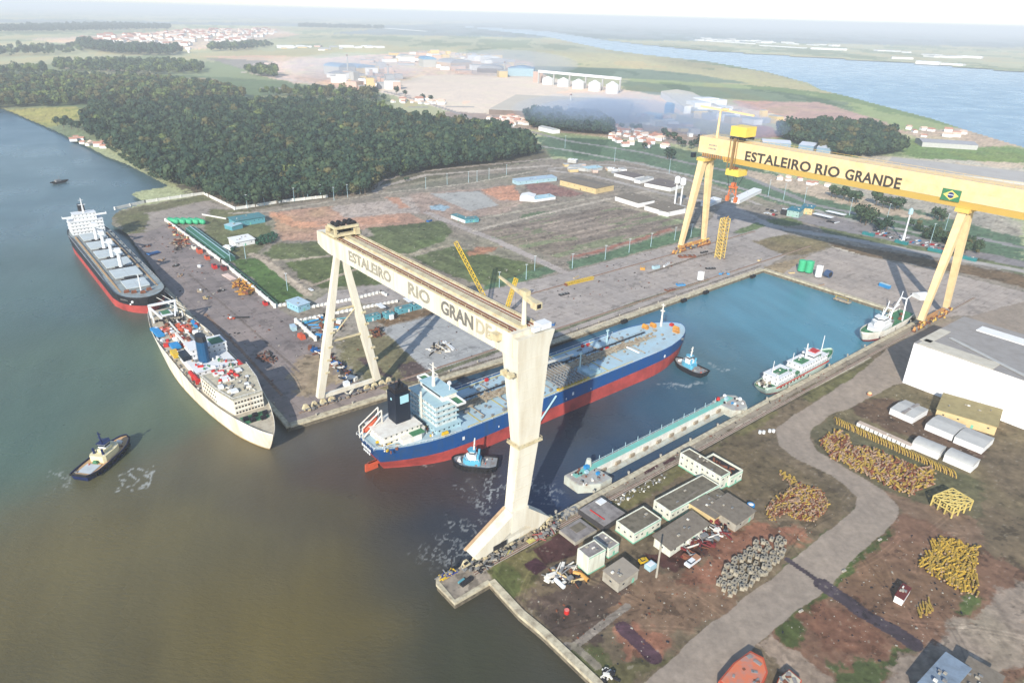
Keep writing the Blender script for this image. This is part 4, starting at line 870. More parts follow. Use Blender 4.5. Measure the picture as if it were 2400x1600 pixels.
m_navy = mat('navy_hull', (26, 40, 84), .45, dirt=.2, dcol=(40, 60, 110))
def tug_at(label, pa, pb, B, *a, **k):
    A = G(*pa, WZ); Bq = G(*pb, WZ); c = (A + Bq) / 2; h = math.atan2((Bq - A).y, (Bq - A).x)
    return tug('tug_boat', label, c.dot(DX), c.dot(DY), h - DROT, (Bq - A).length, B, *a, **k)
tug_at('navy hulled tug with cream deckhouse, alone on the brown river at the left', (188, 1128), (300, 1034), 11.5, m_navy, m_navy, mat('buff_deck', (206, 170, 128), .7, dirt=.3), m_navy, cream=mat('cream_house', (240, 228, 184), .5, dirt=.15))
tug_at('black hulled tug with pale blue house beside the tanker stern', (1166, 1096), (1060, 1088), 11, m_black, m_tugblue, m_dgrey, m_white)
tug_at('black hulled tug with pale blue house nudging the tanker bow', (1652, 884), (1582, 850), 10.5, m_black, m_tugblue, m_dgrey, m_white, fenders=False)

# ---- trawlers on the near quay
def trawler1():
    r = ship('research_trawler', 'white trawler with a big double A frame at its stern, nearest the yellow crane leg', 'fishing vessel', 499, 182, math.pi)
    L = 70; hb, top = hull(r, L, 13.5, [('boot_topping', -2, -2, mat('dull_red', (140, 62, 60), .6, dirt=.3)), ('hull_side', 1.2, 1.8, m_white)], 5, stern=.8, bow_len=.34, rake=5, bulwark=1.2, sheer=2.2, deckmat=m_green, n=20)
    z = 5
    MB().prism([(0, -5), (0, 5), (16, 5), (22, 2.5), (22, -2.5), (16, -5)], z, z + 3).build('deckhouse', m_white2, r)
    MB().prism([(2, -4.4), (2, 4.4), (13, 4.4), (18, 0), (13, -4.4)], z + 3, z + 5.8).build('upper_house', m_white2, r)
    MB().prism([(6, -3.8), (6, 3.8), (12, 3.6), (14, 0), (12, -3.6)], z + 5.8, z + 8.4).build('wheelhouse', m_white2, r)
    MB().prism([(5.9, -3.9), (5.9, 3.9), (12.1, 3.7), (14.2, 0), (12.1, -3.7)], z + 6.8, z + 7.6).build('wheelhouse_windows', m_glass, r)
    a = MB()
    for x, h, s in ((-2, 12, 3.6), (-22, 15, 4.6)):
        for sd in (1, -1): a.beam((x + 5, sd * s, z), (x, sd * 2, z + h), .8, .8); a.beam((x, sd * 2, z + h), (x - 5, sd * 3.5, z + h + 3), .5)
        a.beam((x, -2.2, z + h), (x, 2.2, z + h), .8)
    a.build('a_frame', m_white2, r)
    MB().cone((9, 0, z + 8.4), (8.6, 0, z + 15), .35, .2, 6).beam((8.8, -2, z + 11), (8.8, 2, z + 11), .2).cone((3, 2, z + 5.8), (2, 2, z + 12), .25, .2).build('mast', m_white2, r)
    for x, y in ((-10, 2), (-13, -2), (-27, 0), (-18, 3)): MB().cone((x, y - 1.2, z + 1.2), (x, y + 1.2, z + 1.2), 1, 1).box((x, y, z + .6), (2, 3, 1)).build('net_winch', m_rust if x < -12 else m_green, r)
    MB().box((-5, 0, z + 1.2), (5, 6, 2.4)).build('engine_hatch', m_steel, r)
    MB().cone((28, -1, z + 2.4), (28, 1, z + 2.4), .8, .8).box((28, 0, z + 1.7), (1.6, 2.8, .8)).build('windlass', m_green, r)
trawler1()
def trawler2():
    r = ship('fishing_ship', 'white and mint green fishing ship with two deckhouses and a red stripe, moored mid quay', 'fishing vessel', 382, 182, 0)
    L = 82; hb, top = hull(r, L, 12.5, [('boot_topping', -2, -2, mat('dull_red', (140, 62, 60), .6)), ('hull_side', 1.0, .6, mat('mint_hull', (186, 206, 194), .6, dirt=.25, dcol=(150, 140, 120)))], 4.6, stern=.6, bow_len=.3, rake=4, bulwark=1.2, sheer=2, deckmat=m_green, n=20)
    z = 4.6
    for x0, x1, lev, nm in ((-30, -12, 2, 'aft_house'), (-4, 26, 2, 'main_house')): house(r, nm, m_white2, x0, x1, -5, 5, z, lev, 2.7, .5)
    MB().prism([(10, -4), (10, 4), (19, 4), (22, 0), (19, -4)], z + 5.4, z + 8.2).build('wheelhouse', m_white2, r)
    MB().prism([(9.9, -4.1), (9.9, 4.1), (19.1, 4.1), (22.2, 0), (19.1, -4.1)], z + 6.5, z + 7.3).build('wheelhouse_windows', m_glass, r)
    MB().box((-21, 0, z + 5.6), (9, 5, .3)).box((3, 0, z + 5.6), (9, 6, .3)).build('hatch_top', m_green, r)
    MB().box((-8, 0, z + 1.2), (6, 9, 2.2)).build('hold_cover', m_green, r)
    b = MB(); b.box((-3, -6.2, z + .6), (60, .2, .9)); b.build('red_stripe', m_lred, r)
    m_ = MB(); m_.cone((8, 0, z + 5), (7, 0, z + 16), .9, .3, 6); m_.beam((7.5, -2, z + 12), (7.5, 2, z + 12), .2); m_.cone((27, 0, z), (27, 0, z + 16), .35, .2, 6); m_.cone((-26, 2, z + 5), (-26, 2, z + 13), .25, .18, 6); m_.cone((-2, 3, z + 5), (-2, 3, z + 11), .25, .18, 6); m_.build('mast', m_white2, r)
    MB().box((17, 0, z + 8.4), (6, 5, .4)).build('wheelhouse_roof', m_lred, r)
    rr = random.Random(5)
    for i in range(30): piece(r, 'stern_gear', (m_pipe, m_dark, m_white)[i % 3], (rr.uniform(-39, -31), rr.uniform(-4, 4), z + 1), (rr.uniform(.6, 2.4), rr.uniform(.4, 1.4), rr.uniform(.6, 2.2)), rr.uniform(0, 3))
    for k in range(8): piece(r, 'freeing_port', m_rust, (-28 + k * 3.6, -6.35, z - .5), (1.6, .2, 1))
    for i in range(24): piece(r, 'roof_clutter', (m_steel, m_white, m_green)[i % 3], (rr.choice((-21, 10)) + rr.uniform(-8, 12), rr.uniform(-4, 4), z + 6.0), (rr.uniform(.5, 2), rr.uniform(.4, 1.2), rr.uniform(.4, 1.4)), rr.uniform(0, 3))
    b = MB(); rail(b, [(x, -5.9, z + 1.2) for x in (-30, 30)], 1.1, 3); rail(b, [(-30, -5.4, z + 5.6), (-12, -5.4, z + 5.6)], 1.1, 3); rail(b, [(-4, -5.4, z + 5.6), (26, -5.4, z + 5.6)], 1.1, 3); b.build('railing', m_white2, r)
trawler2()
# small boat far left on the river
def small_boat():
    p = G(141, 429, WZ); r = thing('work_boat', 'tiny dark work boat far out on the river at the left edge', 'boat', p, DROT + .4)
    hull(r, 22, 6, [('hull_side', -1, -1, m_black)], 1.6, bow_len=.35, deckmat=m_dark, n=14)
    MB().box((-2, 0, 3), (6, 4, 3)).build('cabin', m_steel, r); MB().cone((0, 0, 4), (0, 0, 9), .2, .15).build('mast', m_steel, r)
small_boat()

# ---- long slender caisson / walkway pontoon
def caisson():
    r = ship('dock_gate_pontoon', 'long slender pontoon with a turquoise walkway lying along the near quay', 'pontoon', 257, 182, 0)
    L = 128; z = 4.6
    m_side = mat('pontoon_side', (196, 200, 188), .7, dirt=.35, dcol=(150, 120, 90))
    MB().box((-2, 1.0, .2), (104, 3.0, 2.2)).build('lower_hull', m_side, r)
    MB().prism([(-65, 7.5), (-65, -2), (-56, -7.5), (-48.5, -7.5), (-48.5, 7.5)], -1, z).build('end_block', m_side, r)
    MB().prism([(50, 8), (50, -5), (54, -8), (60, -8), (65, -3), (66, 4), (62, 8)], -1, z).build('end_block', m_side, r)
    MB().prism([(-64.5, 7.2), (-64.5, -1.8), (-55.8, -7.1), (-49, -7.1), (-49, 7.2)], z + .01, z + .15).build('end_deck', mat('pontoon_deck', (176, 178, 172), .8, dirt=.4, dcol=(150, 110, 90)), r)
    MB().prism([(50.3, 7.7), (50.3, -4.8), (54, -7.6), (60, -7.6), (64.5, -3), (65.5, 4), (62, 7.7)], z + .01, z + .15).build('end_deck', mat('pontoon_deck', (176, 178, 172), .8, dirt=.4, dcol=(150, 110, 90)), r)
    MB().box((0, 4.2, 1.8), (100, 4.2, 5.6)).build('upper_wall', m_white, r)
    MB().box((0, 4.2, z + .22), (124, 3.2, .25)).build('walkway', m_teal, r)
    for k in range(10): piece(r, 'side_bracket', m_pipe, (-44.5 + k * 10.2, 1.7, 2.1), (3.2, 1.0, 1.9))
    b = MB()
    for k in range(12): b.cone((-52 + k * 9.3, 6.6, z), (-52 + k * 9.3, 6.6, z + 2.6), .18, .14, 5)
    rail(b, [(-48, 6.1, z), (50, 6.1, z)], 1.1, 4.6); b.build('railing_posts', m_cyan, r)
    MB().box((0, 6.9, 1.6), (100, .9, 5.4)).build('far_fendering', m_steel, r)
    [piece(r, 'capstan_box', m_cyan if i % 2 else m_ltblue, c_, d_) for i, (c_, d_) in enumerate((((-53, 5, z + 1.0), (2.4, 1.8, 1.8)), ((-55.5, 2.4, z + .8), (1.8, 1.4, 1.4)), ((-52, -1.5, z + .7), (1.6, 1.3, 1.2)), ((57, 4, z + .9), (1.8, 1.6, 1.4)), ((56, -1, z + .7), (1.2, 1.2, 1.0))))]; rr = random.Random(2); [piece(r, 'deck_gear', (m_rust, m_steel, m_white, m_dark)[i % 4], (rr.choice((rr.uniform(-63, -50), rr.uniform(51, 63))), rr.uniform(-5, 6.5), z + .5), (rr.uniform(.4, 1.6), rr.uniform(.3, 1), rr.uniform(.4, 1.1)), rr.uniform(0, 3)) for i in range(36)]
    MB().cone((-50.5, 6.2, z), (-50.5, 6.2, z + 4), 1.8, 1.1, 8).build('vent_cowl', m_side, r)
    b = MB(); b.cone((53, 6.5, z), (53, 6.5, z + 2), 1.2, .8, 8); b.build('red_buoy', m_lred, r)
    for x, y in ((63, -1), (59, 6.5)): MB().ball((x, y, z + 1), 1.1).build('white_fender', m_white2, r)
caisson()
# ------------------------------------------------------------ gantry cranes
m_cream = mat('crane_cream', (236, 231, 214), .5, dirt=.3, dcol=(196, 176, 140), scale=.22, streak=True, k=.76)
m_cream2 = mat('crane_cream_worn', (214, 202, 166), .55, dirt=.35, dcol=(150, 120, 76), scale=.3)
m_ytop = mat('crane_yellow_pale', (241, 211, 160), .5, dirt=.25, dcol=(200, 162, 104), scale=.16)
m_ylow = mat('crane_yellow_band', (230, 192, 100), .45, dirt=.12, dcol=(210, 170, 80), scale=.06)
m_letter = mat('letter_dark', (62, 56, 50), .7, dirt=.1)
m_faded = mat('letter_faded', (150, 146, 132), .8, dirt=.3, dcol=(196, 190, 172), scale=.5)
m_fadedl = mat('letter_very_faded', (188, 180, 156), .8, dirt=.2)
def text_mesh(parent, name, s, origin, xdir, zdir, size, m, sx=1.0, space=1.0, thick=.12):
    """lettering as a thin solid: origin = left end of the baseline (parent space)"""
    cu = bpy.data.curves.new('lettering', 'FONT'); cu.body = s; cu.size = size; cu.extrude = thick; cu.offset = .025 * size; cu.space_character = space; cu.resolution_u = 3
    o = bpy.data.objects.new('lettering', cu); C.objects.link(o); bpy.context.view_layer.update()
    dg = bpy.context.evaluated_depsgraph_get(); me = bpy.data.meshes.new_from_object(o.evaluated_get(dg)); bpy.data.objects.remove(o)
    me.materials.clear(); me.materials.append(m)
    q = bpy.data.objects.new(name, me); C.objects.link(q); q.parent = parent
    X_ = Vector(xdir).normalized(); Y_ = Vector(zdir).normalized(); N = X_.cross(Y_)
    M = Matrix(((X_.x * sx, Y_.x, N.x, origin[0]), (X_.y * sx, Y_.y, N.y, origin[1]), (X_.z * sx, Y_.z, N.z, origin[2]), (0, 0, 0, 1)))
    me.transform(M); return q
def text_fit(parent, name, s, p0, p1, h, nrm_x, m, space=1.0):
    """fit one word between two points along the girder face: p0 -> p1, capital height h"""
    d = (Vector(p1) - Vector(p0)); w = d.length
    cu = bpy.data.curves.new('probe', 'FONT'); cu.body = s; cu.size = 1; cu.space_character = space; o = bpy.data.objects.new('probe', cu); C.objects.link(o); bpy.context.view_layer.update()
    w0 = o.dimensions.x; h0 = .69; bpy.data.objects.remove(o); size = h / h0; sx = w / (w0 * size)
    return text_mesh(parent, name, s, p0, d, (0, 0, 1), size, m, sx=sx, space=space)

def bogie_row(root, x0, x1, y, z0, m, n, mw):
    """stepped equaliser beams over a row of rail wheels"""
    span = (x1 - x0) / n
    for i in range(n):
        x = x0 + (i + .5) * span; b = MB(); w_ = span * .42
        b.add([(x - w_, y - .8, z0 + 1.2), (x + w_, y - .8, z0 + 1.2), (x + w_ * .35, y - .8, z0 + 3.6), (x - w_ * .35, y - .8, z0 + 3.6), (x - w_, y + .8, z0 + 1.2), (x + w_, y + .8, z0 + 1.2), (x + w_ * .35, y + .8, z0 + 3.6), (x - w_ * .35, y + .8, z0 + 3.6)],
              [(3, 2, 1, 0), (4, 5, 6, 7), (0, 1, 5, 4), (1, 2, 6, 5), (2, 3, 7, 6), (3, 0, 4, 7)])
        o = b.build('bogie', m, root)
        for s in (-.75, -.25, .25, .75): piece(o, 'wheel', mw, (x + s * w_, y, z0 + .75), (1.9, .72, .72), math.pi / 2, kind='cyl')

def cream_crane():
    r = thing('gantry_crane', 'huge cream gantry crane straddling the dock mouth with faded shipyard lettering', 'gantry crane', DP(149, 170), DROT)
    # local: x along the rails (0 = X 149), y across the dock (0 = Y 170)
    zb, zt = 86.5, 95.4
    gx0, gx1 = -8.0, 5.6
    g = MB()                                              # girder: trapezoid box, chamfered nose at the landward end
    sec = lambda y, zb_: [(gx0, y, zt), (gx0, y, zb_), (gx1, y, zb_), (gx1, y, zt)]
    g.loft([sec(-1, zb), sec(144, zb), sec(151.5, zb + 1.0), sec(155.5, zt - 6.5)]); g.build('girder', m_cream, r)
    t = MB()
    for x, w_, h in ((gx0 + .5, 1.0, .5), (gx1 - .5, 1.0, .5), (-1.2, 3.0, 1.0)): t.box((x, 76, zt + h / 2), (w_, 150, h))
    t.build('top_flange', m_cream2, r)
    t = MB()
    for x in (gx0 + 1.8, gx0 + 3.2, gx1 - 2.2, 1.6): t.box((x, 74, zt + .25), (.35, 146, .5))
    t.build('trolley_rail', m_rust, r)
    t = MB()
    for x in (gx0 + 1.1, gx1 - 1.2): rail(t, [(x, 3, zt), (x, 146, zt)], 1.3, 5)
    t.build('handrail', m_cream2, r)
    st = MB()
    for y in range(8, 146, 12): st.box((gx0 - .04, y, (zb + zt) / 2), (.1, .12, zt - zb - .8))
    st.build('weld_seams', m_cream2, r)
    fx = gx0 - .1
    text_fit(r, 'lettering', 'ESTALEIRO', (fx, 121.5, 89.3), (fx, 83, 89.3), 4.6, 0, m_faded)
    text_fit(r, 'lettering', 'RIO', (fx, 68.5, 89.2), (fx, 52.5, 89.2), 5.0, 0, m_faded)
    text_fit(r, 'lettering', 'GRAN', (fx, 43.5, 89.0), (fx, 22.6, 89.0), 5.2, 0, mat('letter_grey', (112, 110, 104), .8, dirt=.25, dcol=(160, 156, 144), scale=.5))
    text_fit(r, 'lettering', 'DE', (fx, 20.6, 89.0), (fx, 11.5, 89.0), 5.2, 0, m_fadedl)
    yL_ = 149.5
    # box tower on the near rail
    tw = MB()
    def rect(x0, x1, y0, y1, z): return [(x0, y0, z), (x1, y0, z), (x1, y1, z), (x0, y1, z)]
    tw.loft([rect(-4.2, 5.6, -2.2, 3.0, 48), rect(-7.4, 7.8, -3.4, 5.4, zb + 1), rect(-7.6, 9.6, -3.8, 6.0, zt - 1.5)]); tw.build('box_leg', m_cream, r)
    tw = MB(); tw.loft([rect(-6.6, 1.2, -1.7, 3.0, 15), rect(-4.2, 5.6, -2.2, 3.0, 47.4)]); tw.build('box_leg', m_cream, r)
    for k in range(9):
        t_ = (k + .5) / 9; z_ = 49 + t_ * 38; x_ = -4.2 - 3.2 * t_; y_ = -2.2 - 1.2 * t_
        piece(r, 'plate_seam', m_cream, ((x_ + 5.6 + 2 * t_) / 2, y_ - .03, z_), (5.6 + 2 * t_ - x_ - .3, .08, .1)); piece(r, 'plate_seam', m_cream, (x_ - .03, y_ / 2 + 1.5 + 1.2 * t_, z_), (.08, 4.6 + 3.2 * t_, .1))
    for k in range(6): piece(r, 'plate_seam', m_cream, (-2.6 + k * .42 - .8, -2.0 - k * .06, 18 + k * 5), (8.6, .1, .1))
    c = MB(); c.loft([rect(-5.4, 6.8, -3.2, 4.0, 47.4), rect(-5.4, 6.8, -3.2, 4.0, 48.0)]); rail(c, [(-5.2, 3.8, 48), (-5.2, -3.1, 48), (6.6, -3.1, 48), (6.6, 3.8, 48)], 1.1, 2); c.build('leg_gallery', m_cream2, r)
    # saddle under the leg: two splayed box arms and the sill
    zz = 15
    sd = MB()
    for xa, xb, xc, xd in ((-6.6, -2.4, -26, -20), (1.2, -3, 13.5, 7)):
        y0, y1 = -2.6, 3.2
        P = [(xa, y0, zz + 2), (xb, y0, zz - 4), (xd, y0, 3.4), (xc, y0, 6.4), (xa, y1, zz + 2), (xb, y1, zz - 4), (xd, y1, 3.4), (xc, y1, 6.4)]
        sd.add(P, [(0, 1, 2, 3), (7, 6, 5, 4), (0, 3, 7, 4), (1, 0, 4, 5), (2, 1, 5, 6), (3, 2, 6, 7)])
    sd.build('splayed_foot', m_cream, r)
    MB().add([(-7, -2.7, zz + 3), (1.4, -2.7, zz + 3), (1.4, -2.7, 9), (-7, -2.7, 8), (-7, 3.3, zz + 3), (1.4, 3.3, zz + 3), (1.4, 3.3, 9), (-7, 3.3, 8)], [(0, 3, 2, 1), (4, 5, 6, 7), (0, 1, 5, 4), (1, 2, 6, 5), (2, 3, 7, 6), (3, 0, 4, 7)]).build('foot_hub', m_cream, r)
    MB().add([(-26.6, 1.9, 6.62), (-6.8, 1.9, zz + 3.12), (-6.8, 3.3, zz + 3.12), (-26.6, 3.3, 6.62)], [(0, 1, 2, 3)]).build('foot_walkway', mat('foot_tan', (196, 166, 130), .7, dirt=.4), r)
    MB().box((-7, .3, 4.6), (34, 4.6, 2.2)).build('sill_beam', m_cream, r)
    MB().box((-13, -2.75, 5.4), (6.6, .3, 2.2)).build('sill_recess', m_dark, r)
    bogie_row(r, -30, -10, .2, 0, m_cream2, 4, m_steel); bogie_row(r, -1.5, 19, .2, 0, m_cream2, 4, m_steel)
    rr = random.Random(4)
    for i in range(64): x = rr.uniform(-32, 20); piece(r, 'drive_gear', (m_steel, m_cream2, m_pipe, m_dark)[i % 4], (x, rr.uniform(-3.4, -1), rr.uniform(.5, 3.8)), (rr.uniform(.4, 1.6), rr.uniform(.4, 1.2), rr.uniform(.3, 1.3)))
    for i in range(34): x = rr.uniform(-30, 27); piece(r, 'drive_gear', (m_steel, m_cream2, m_pipe)[i % 3], (x, yL_ - rr.uniform(1, 3), rr.uniform(.5, 3.2)), (rr.uniform(.4, 1.6), rr.uniform(.4, 1.2), rr.uniform(.3, 1.3)))
    # two slim raking legs on the far rail
    yL = 149.5
    for x0, x1 in ((-18, -.6), (17, 2.2)):
        l = MB(); l.beam((x0, yL, 5), (x0 * .62 + x1 * .38, yL, 34), 3.6, 3.2, 4.2, 3.4); l.beam((x0 * .62 + x1 * .38, yL, 34), (x1, yL, zb - 2), 4.2, 3.4, 2.6, 2.6); l.build('slim_leg', m_cream, r)
        l = MB(); a = Vector((x0, yL, 5)); b = Vector((x1, yL, zb - 2)); o = Vector((1.9 if x0 < 0 else 2.0, -.6, 0))
        l.beam(a.lerp(b, .2) + o, a.lerp(b, .62) + o, .8)
        for k in (.18, .27, .36, .46, .55): p = a.lerp(b, k) + o; l.box(p, (2.6, 2.8, 1.0))
        l.build('ladder_cage', m_cream2, r)
    t = MB(); t.beam((-9.7, yL, 36), (10.3, yL, 36), .9); t.beam((-6.5, yL, 53), (8, yL, 53), .9); t.beam((-9, yL, 37), (7, yL, 52), .5); t.build('tie_beam', m_cream2, r)
    MB().box((.5, yL, zb - 1.2), (9, 7, 2.4)).build('pivot_cap', m_cream2, r)
    t = MB(); t.beam((-16, yL, 5.2), (15, yL, 5.2), 2.0, 2.0); t.beam((-1, yL, 1), (-4.5, yL, 4.6), .8); t.beam((-1, yL, 1), (2.5, yL, 4.6), .8); t.build('sill_beam', m_cream, r)
    MB().box((-1, yL + 2, 7), (3, 3, 2.6)).build('sill_cabin', m_white2, r)
    bogie_row(r, -29, -9, yL, 0, m_cream2, 4, m_steel); bogie_row(r, 8, 27, yL, 0, m_cream2, 4, m_steel)
    # trolley machinery at the landward end
    k = MB(); k.box((-1.2, 139, zt + 2), (15, 9, 1.2))
    for x in (-7.2, 4.8):
        for y in (135.5, 142.5): k.beam((x, y, zt + .6), (x, y, zt + 5.4), 1.0)
        k.beam((x, 135, zt + 5.6), (x, 143, zt + 5.6), 1.2)
    k.beam((-7.2, 135, zt + 5.6), (4.8, 135, zt + 5.6), 1.2); k.beam((-7.2, 143, zt + 5.6), (4.8, 143, zt + 5.6), 1.2); k.build('trolley_frame', m_cream2, r)
    k = MB()
    for x in (-5.5, -2.5, 1, 3.6):
        for y in (137, 141): k.cone((x, y - 1, zt + 6.6), (x, y + 1, zt + 6.6), 1.1, 1.1, 9)
    k.cone((-4, 139, zt + 3.6), (2.5, 139, zt + 3.6), 1.2, 1.2, 9); k.build('hoist_drum', m_dark, r)
    MB().box((-6, 144.5, zt + 3), (3, 2.4, 3.4)).box((3.5, 134.2, zt + 3), (2.6, 2, 3)).build('trolley_cabin', m_cream2, r)
    # maintenance jib crane over the tower
    j = MB(); j.cone((-.2, 2.2, zt), (-.2, 2.2, zt + 11), 1.0, .8, 8); j.build('service_crane_post', m_cream, r)
    j = MB(); j.beam((-.2, 2.2, zt + 11.6), (2.5, 20, zt + 13), 1.1, 1.2, .7, .8); j.beam((-.2, 2.2, zt + 11.6), (-.9, -4.5, zt + 11), 1.8, 1.8); j.box((-1, -5, zt + 10.8), (2.8, 3, 2.4)); j.box((0, 2.4, zt + 13), (2.4, 3.6, 1.6)); j.build('service_crane_jib', m_cream2, r)
    MB().box((-1.2, -6.6, zt + 10.8), (1.6, .2, 1.4)).build('jib_cab_window', m_dark, r)
    MB().box((6, -1, zt + .2), (5, 4, 2.2)).box((1.5, -2.6, zt + .2), (3, 1.5, 1.6)).build('roof_housing', m_white2, r)
    MB().box((-9, 6.5, zt - 3), (3.4, 3.4, 2.6)).box((-9.5, 9, zt - 4), (2, 2, 1)).build('inspection_cage', m_cream2, r)
    MB().box((-9.6, -1, 80), (3, 5, .4)).box((-10, -3, 80.8), (2.4, 1.6, 1.4)).box((-10, 1, 80.8), (2, 1.4, 1.2)).build('floodlight_platform', m_cream2, r)
cream_crane()

def yellow_crane():
    r = thing('gantry_crane', 'distant pale yellow gantry crane with dark shipyard lettering and a flag panel on its girder', 'gantry crane', DP(538, 165), DROT)
    zb, zt = 85.0, 103.6
    gx0, gx1 = -8, 9
    g = MB(); g.loft([[(gx0, y, zt), (gx0, y, zb + 5), (gx1, y, zb + 5), (gx1, y, zt)] for y in (-40, 219)]); g.build('girder', m_ytop, r)
    g = MB(); g.loft([[(gx0 + .02, y, zb + 5), (gx0 + 2.4, y, zb), (gx1 - 2.4, y, zb), (gx1 - .02, y, zb + 5)] for y in (-40, 193)]); g.build('girder_lower_flange', m_ylow, r)
    st = MB(); st.box((gx0 - .05, 80, zb + 5.1), (.2, 250, .25)); st.box((gx0 - .05, 80, zt - 6.8), (.1, 250, .12)); st.build('girder_seam', m_cream2, r)
    t = MB()
    for x in (gx0 + .5, gx1 - .5): rail(t, [(x, -38, zt), (x, 217, zt)], 1.3, 6)
    t.build('handrail', m_ylow, r)
    fx = gx0 - .15
    text_fit(r, 'lettering', 'ESTALEIRO', (fx, 171.5, 90.2), (fx, 113, 90.2), 7.4, 0, m_letter, 1.05)
    text_fit(r, 'lettering', 'RIO', (fx, 108.5, 90.2), (fx, 89.5, 90.2), 7.4, 0, m_letter, 1.05)
    text_fit(r, 'lettering', 'GRANDE', (fx, 84, 90.2), (fx, 43.5, 90.2), 7.4, 0, m_letter, 1.05)
    sm = MB()
    for zz_, ws in ((97.6, (2.2, 1.4, 2.6, 1.2)), (94.6, (1.2, 2.4, 1.0, 2.8))):
        yy_ = 208.5
        for w_ in ws: sm.box((fx, yy_ - w_ / 2, zz_), (.1, w_ * .86, 1.3)); yy_ -= w_ + .25
    sm.build('worn_small_marking', m_faded, r)
    y0, y1, z0, z1 = 3.2, 15.2, 88.6, 96.4; cy, cz = (y0 + y1) / 2, (z0 + z1) / 2
    f = MB().box((fx, cy, cz), (.12, y1 - y0, z1 - z0)).build('flag_panel', mat('flag_green', (60, 124, 84), .6, dirt=0), r)
    MB().add([(fx - .1, cy - 5, cz), (fx - .1, cy, cz - 3.2), (fx - .1, cy + 5, cz), (fx - .1, cy, cz + 3.2)], [(0, 1, 2, 3)]).build('flag_rhombus', mat('flag_yellow', (226, 206, 110), .6, dirt=0), f)
    MB().cone((fx - .14, cy, cz), (fx - .18, cy, cz), 2.0, 2.0, 20).build('flag_disc', mat('flag_blue', (44, 56, 110), .6, dirt=0), f)
    MB().box((fx - .25, cy, cz + .2), (.05, 3.8, .45)).build('flag_band', m_white2, f)
    m_legs = m_ytop
    # landward pair of legs (box sections meeting under the girder) and the near pair
    for yy, pts in ((215, ((-20.6, -4.2, 6.4, 5.4), (13.7, 5.6, 5.6, 5.2))), (0, ((-23.3, -2.6, 6.0, 5.2), (20.2, 5.0, 5.4, 5.0)))):
        for x0, x1, wt, dt in pts:
            l = MB(); l.beam((x0, yy, 7), (x1, yy, zb), 3.6, 3.6, wt, dt); l.build('raking_leg', m_legs, r)
        MB().box((0, yy, zb - 1.2), (16, 9, 2.8)).build('leg_head', m_ylow, r)
        t = MB(); t.beam((-22, yy, 5.6), (16, yy, 5.6), 2.6, 2.6); t.build('sill_beam', mat('bogie_ochre', (206, 150, 84), .6, dirt=.4, dcol=(140, 92, 60), scale=.4), r)
        bogie_row(r, -32, -12, yy, 0, _M['bogie_ochre'], 4, m_rust); bogie_row(r, 6, 26, yy, 0, _M['bogie_ochre'], 4, m_rust)
    MB().box((-10, 222, zb + 2), (4, 3, 4)).build('control_cabin', mat('ink_blue', (28, 40, 52), .5), r)
    for k in range(14): piece(r, 'gallery_post', _M['bogie_ochre'], (gx0 + 1, 214 - k * 2.3, zb + 3.4), (1.6, .5, 3))
    rr = random.Random(6)
    for yy in (0, 215):
        for i in range(40): piece(r, 'drive_gear', (m_rust, m_ylow, m_steel)[i % 3], (rr.uniform(-32, 26), yy - rr.uniform(.5, 2.8), rr.uniform(.6, 7)), (rr.uniform(.6, 2.4), rr.uniform(.4, 1.4), rr.uniform(.4, 2.2)))
    # roof service crane
    t = MB(); t.cone((-3, 205, zt), (-3, 205, zt + 22), 1.2, .9, 8); t.beam((-3, 226, zt + 24), (-3, 172, zt + 22), 1.5, 1.5); t.box((-3, 200, zt + 24), (2.4, 5, 1.6)); t.build('service_crane', m_ytop, r)
    # trolley: house on top, hanging ring beam, ropes, hook block
    m_ty = mat('trolley_yellow', (236, 206, 92), .5, dirt=.15)
    t = MB(); t.box((.5, 182, zt + 8.2), (15, 15, 8)); t.build('trolley_house', m_ty, r)
    t = MB(); t.box((-6, 182, zt + 2.4), (2, 14, 2)); t.box((7, 182, zt + 2.4), (2, 14, 2)); t.box((.5, 178, zt + 3.4), (12, 2, 2)); t.build('trolley_truck', m_dark, r)
    t = MB(); t.beam((-9.6, 182, zt + 3), (-9.6, 182, zb - 4), 2.2, 1.6); t.beam((-9.6, 186, zt + 3), (-9.6, 186, zb - 4), .6); t.beam((-9.6, 179, zt + 3), (-9.6, 179, zb - 4), .5); t.build('trolley_hanger', mat('grimy_hanger', (148, 120, 80), .6, dirt=.4), r)
    t = MB(); t.box((-2, 181, zb - 7), (13, 13, 5.4)); t.build('lower_trolley', m_ty, r)
    MB().box((-5, 182, zb - 3.4), (4, 6, 1.6)).build('lower_winch', m_rust, r)
    t = MB()
    for x, y in ((-7, 186), (-7, 176), (3, 176), (3, 186), (-2, 181)): t.cone((x, y, zb - 9.5), (x * .6 - 2, 181 + (y - 181) * .5, 66), .22, .22, 5)
    t.build('hoist_ropes', m_black, r)
    t = MB(); t.box((-3, 181, 65), (5, 6, 1.6)); t.box((-3, 181, 67.4), (3, 3.4, 3)); t.beam((-3, 178, 65), (-3, 177, 56), .8); t.beam((-3, 184, 65), (-3, 185, 56), .8); t.box((-3, 176.8, 54.5), (3, 2.2, 4.6)); t.box((-3, 185.2, 54.5), (3, 2.2, 4.6)); t.beam((-3, 178, 65), (-3, 184, 58), .5); t.beam((-3, 184, 65), (-3, 178, 58), .5); t.build('hook_block', mat('hook_orange', (222, 120, 60), .6, dirt=.4, dcol=(130, 90, 90), scale=.5), r)
yellow_crane()
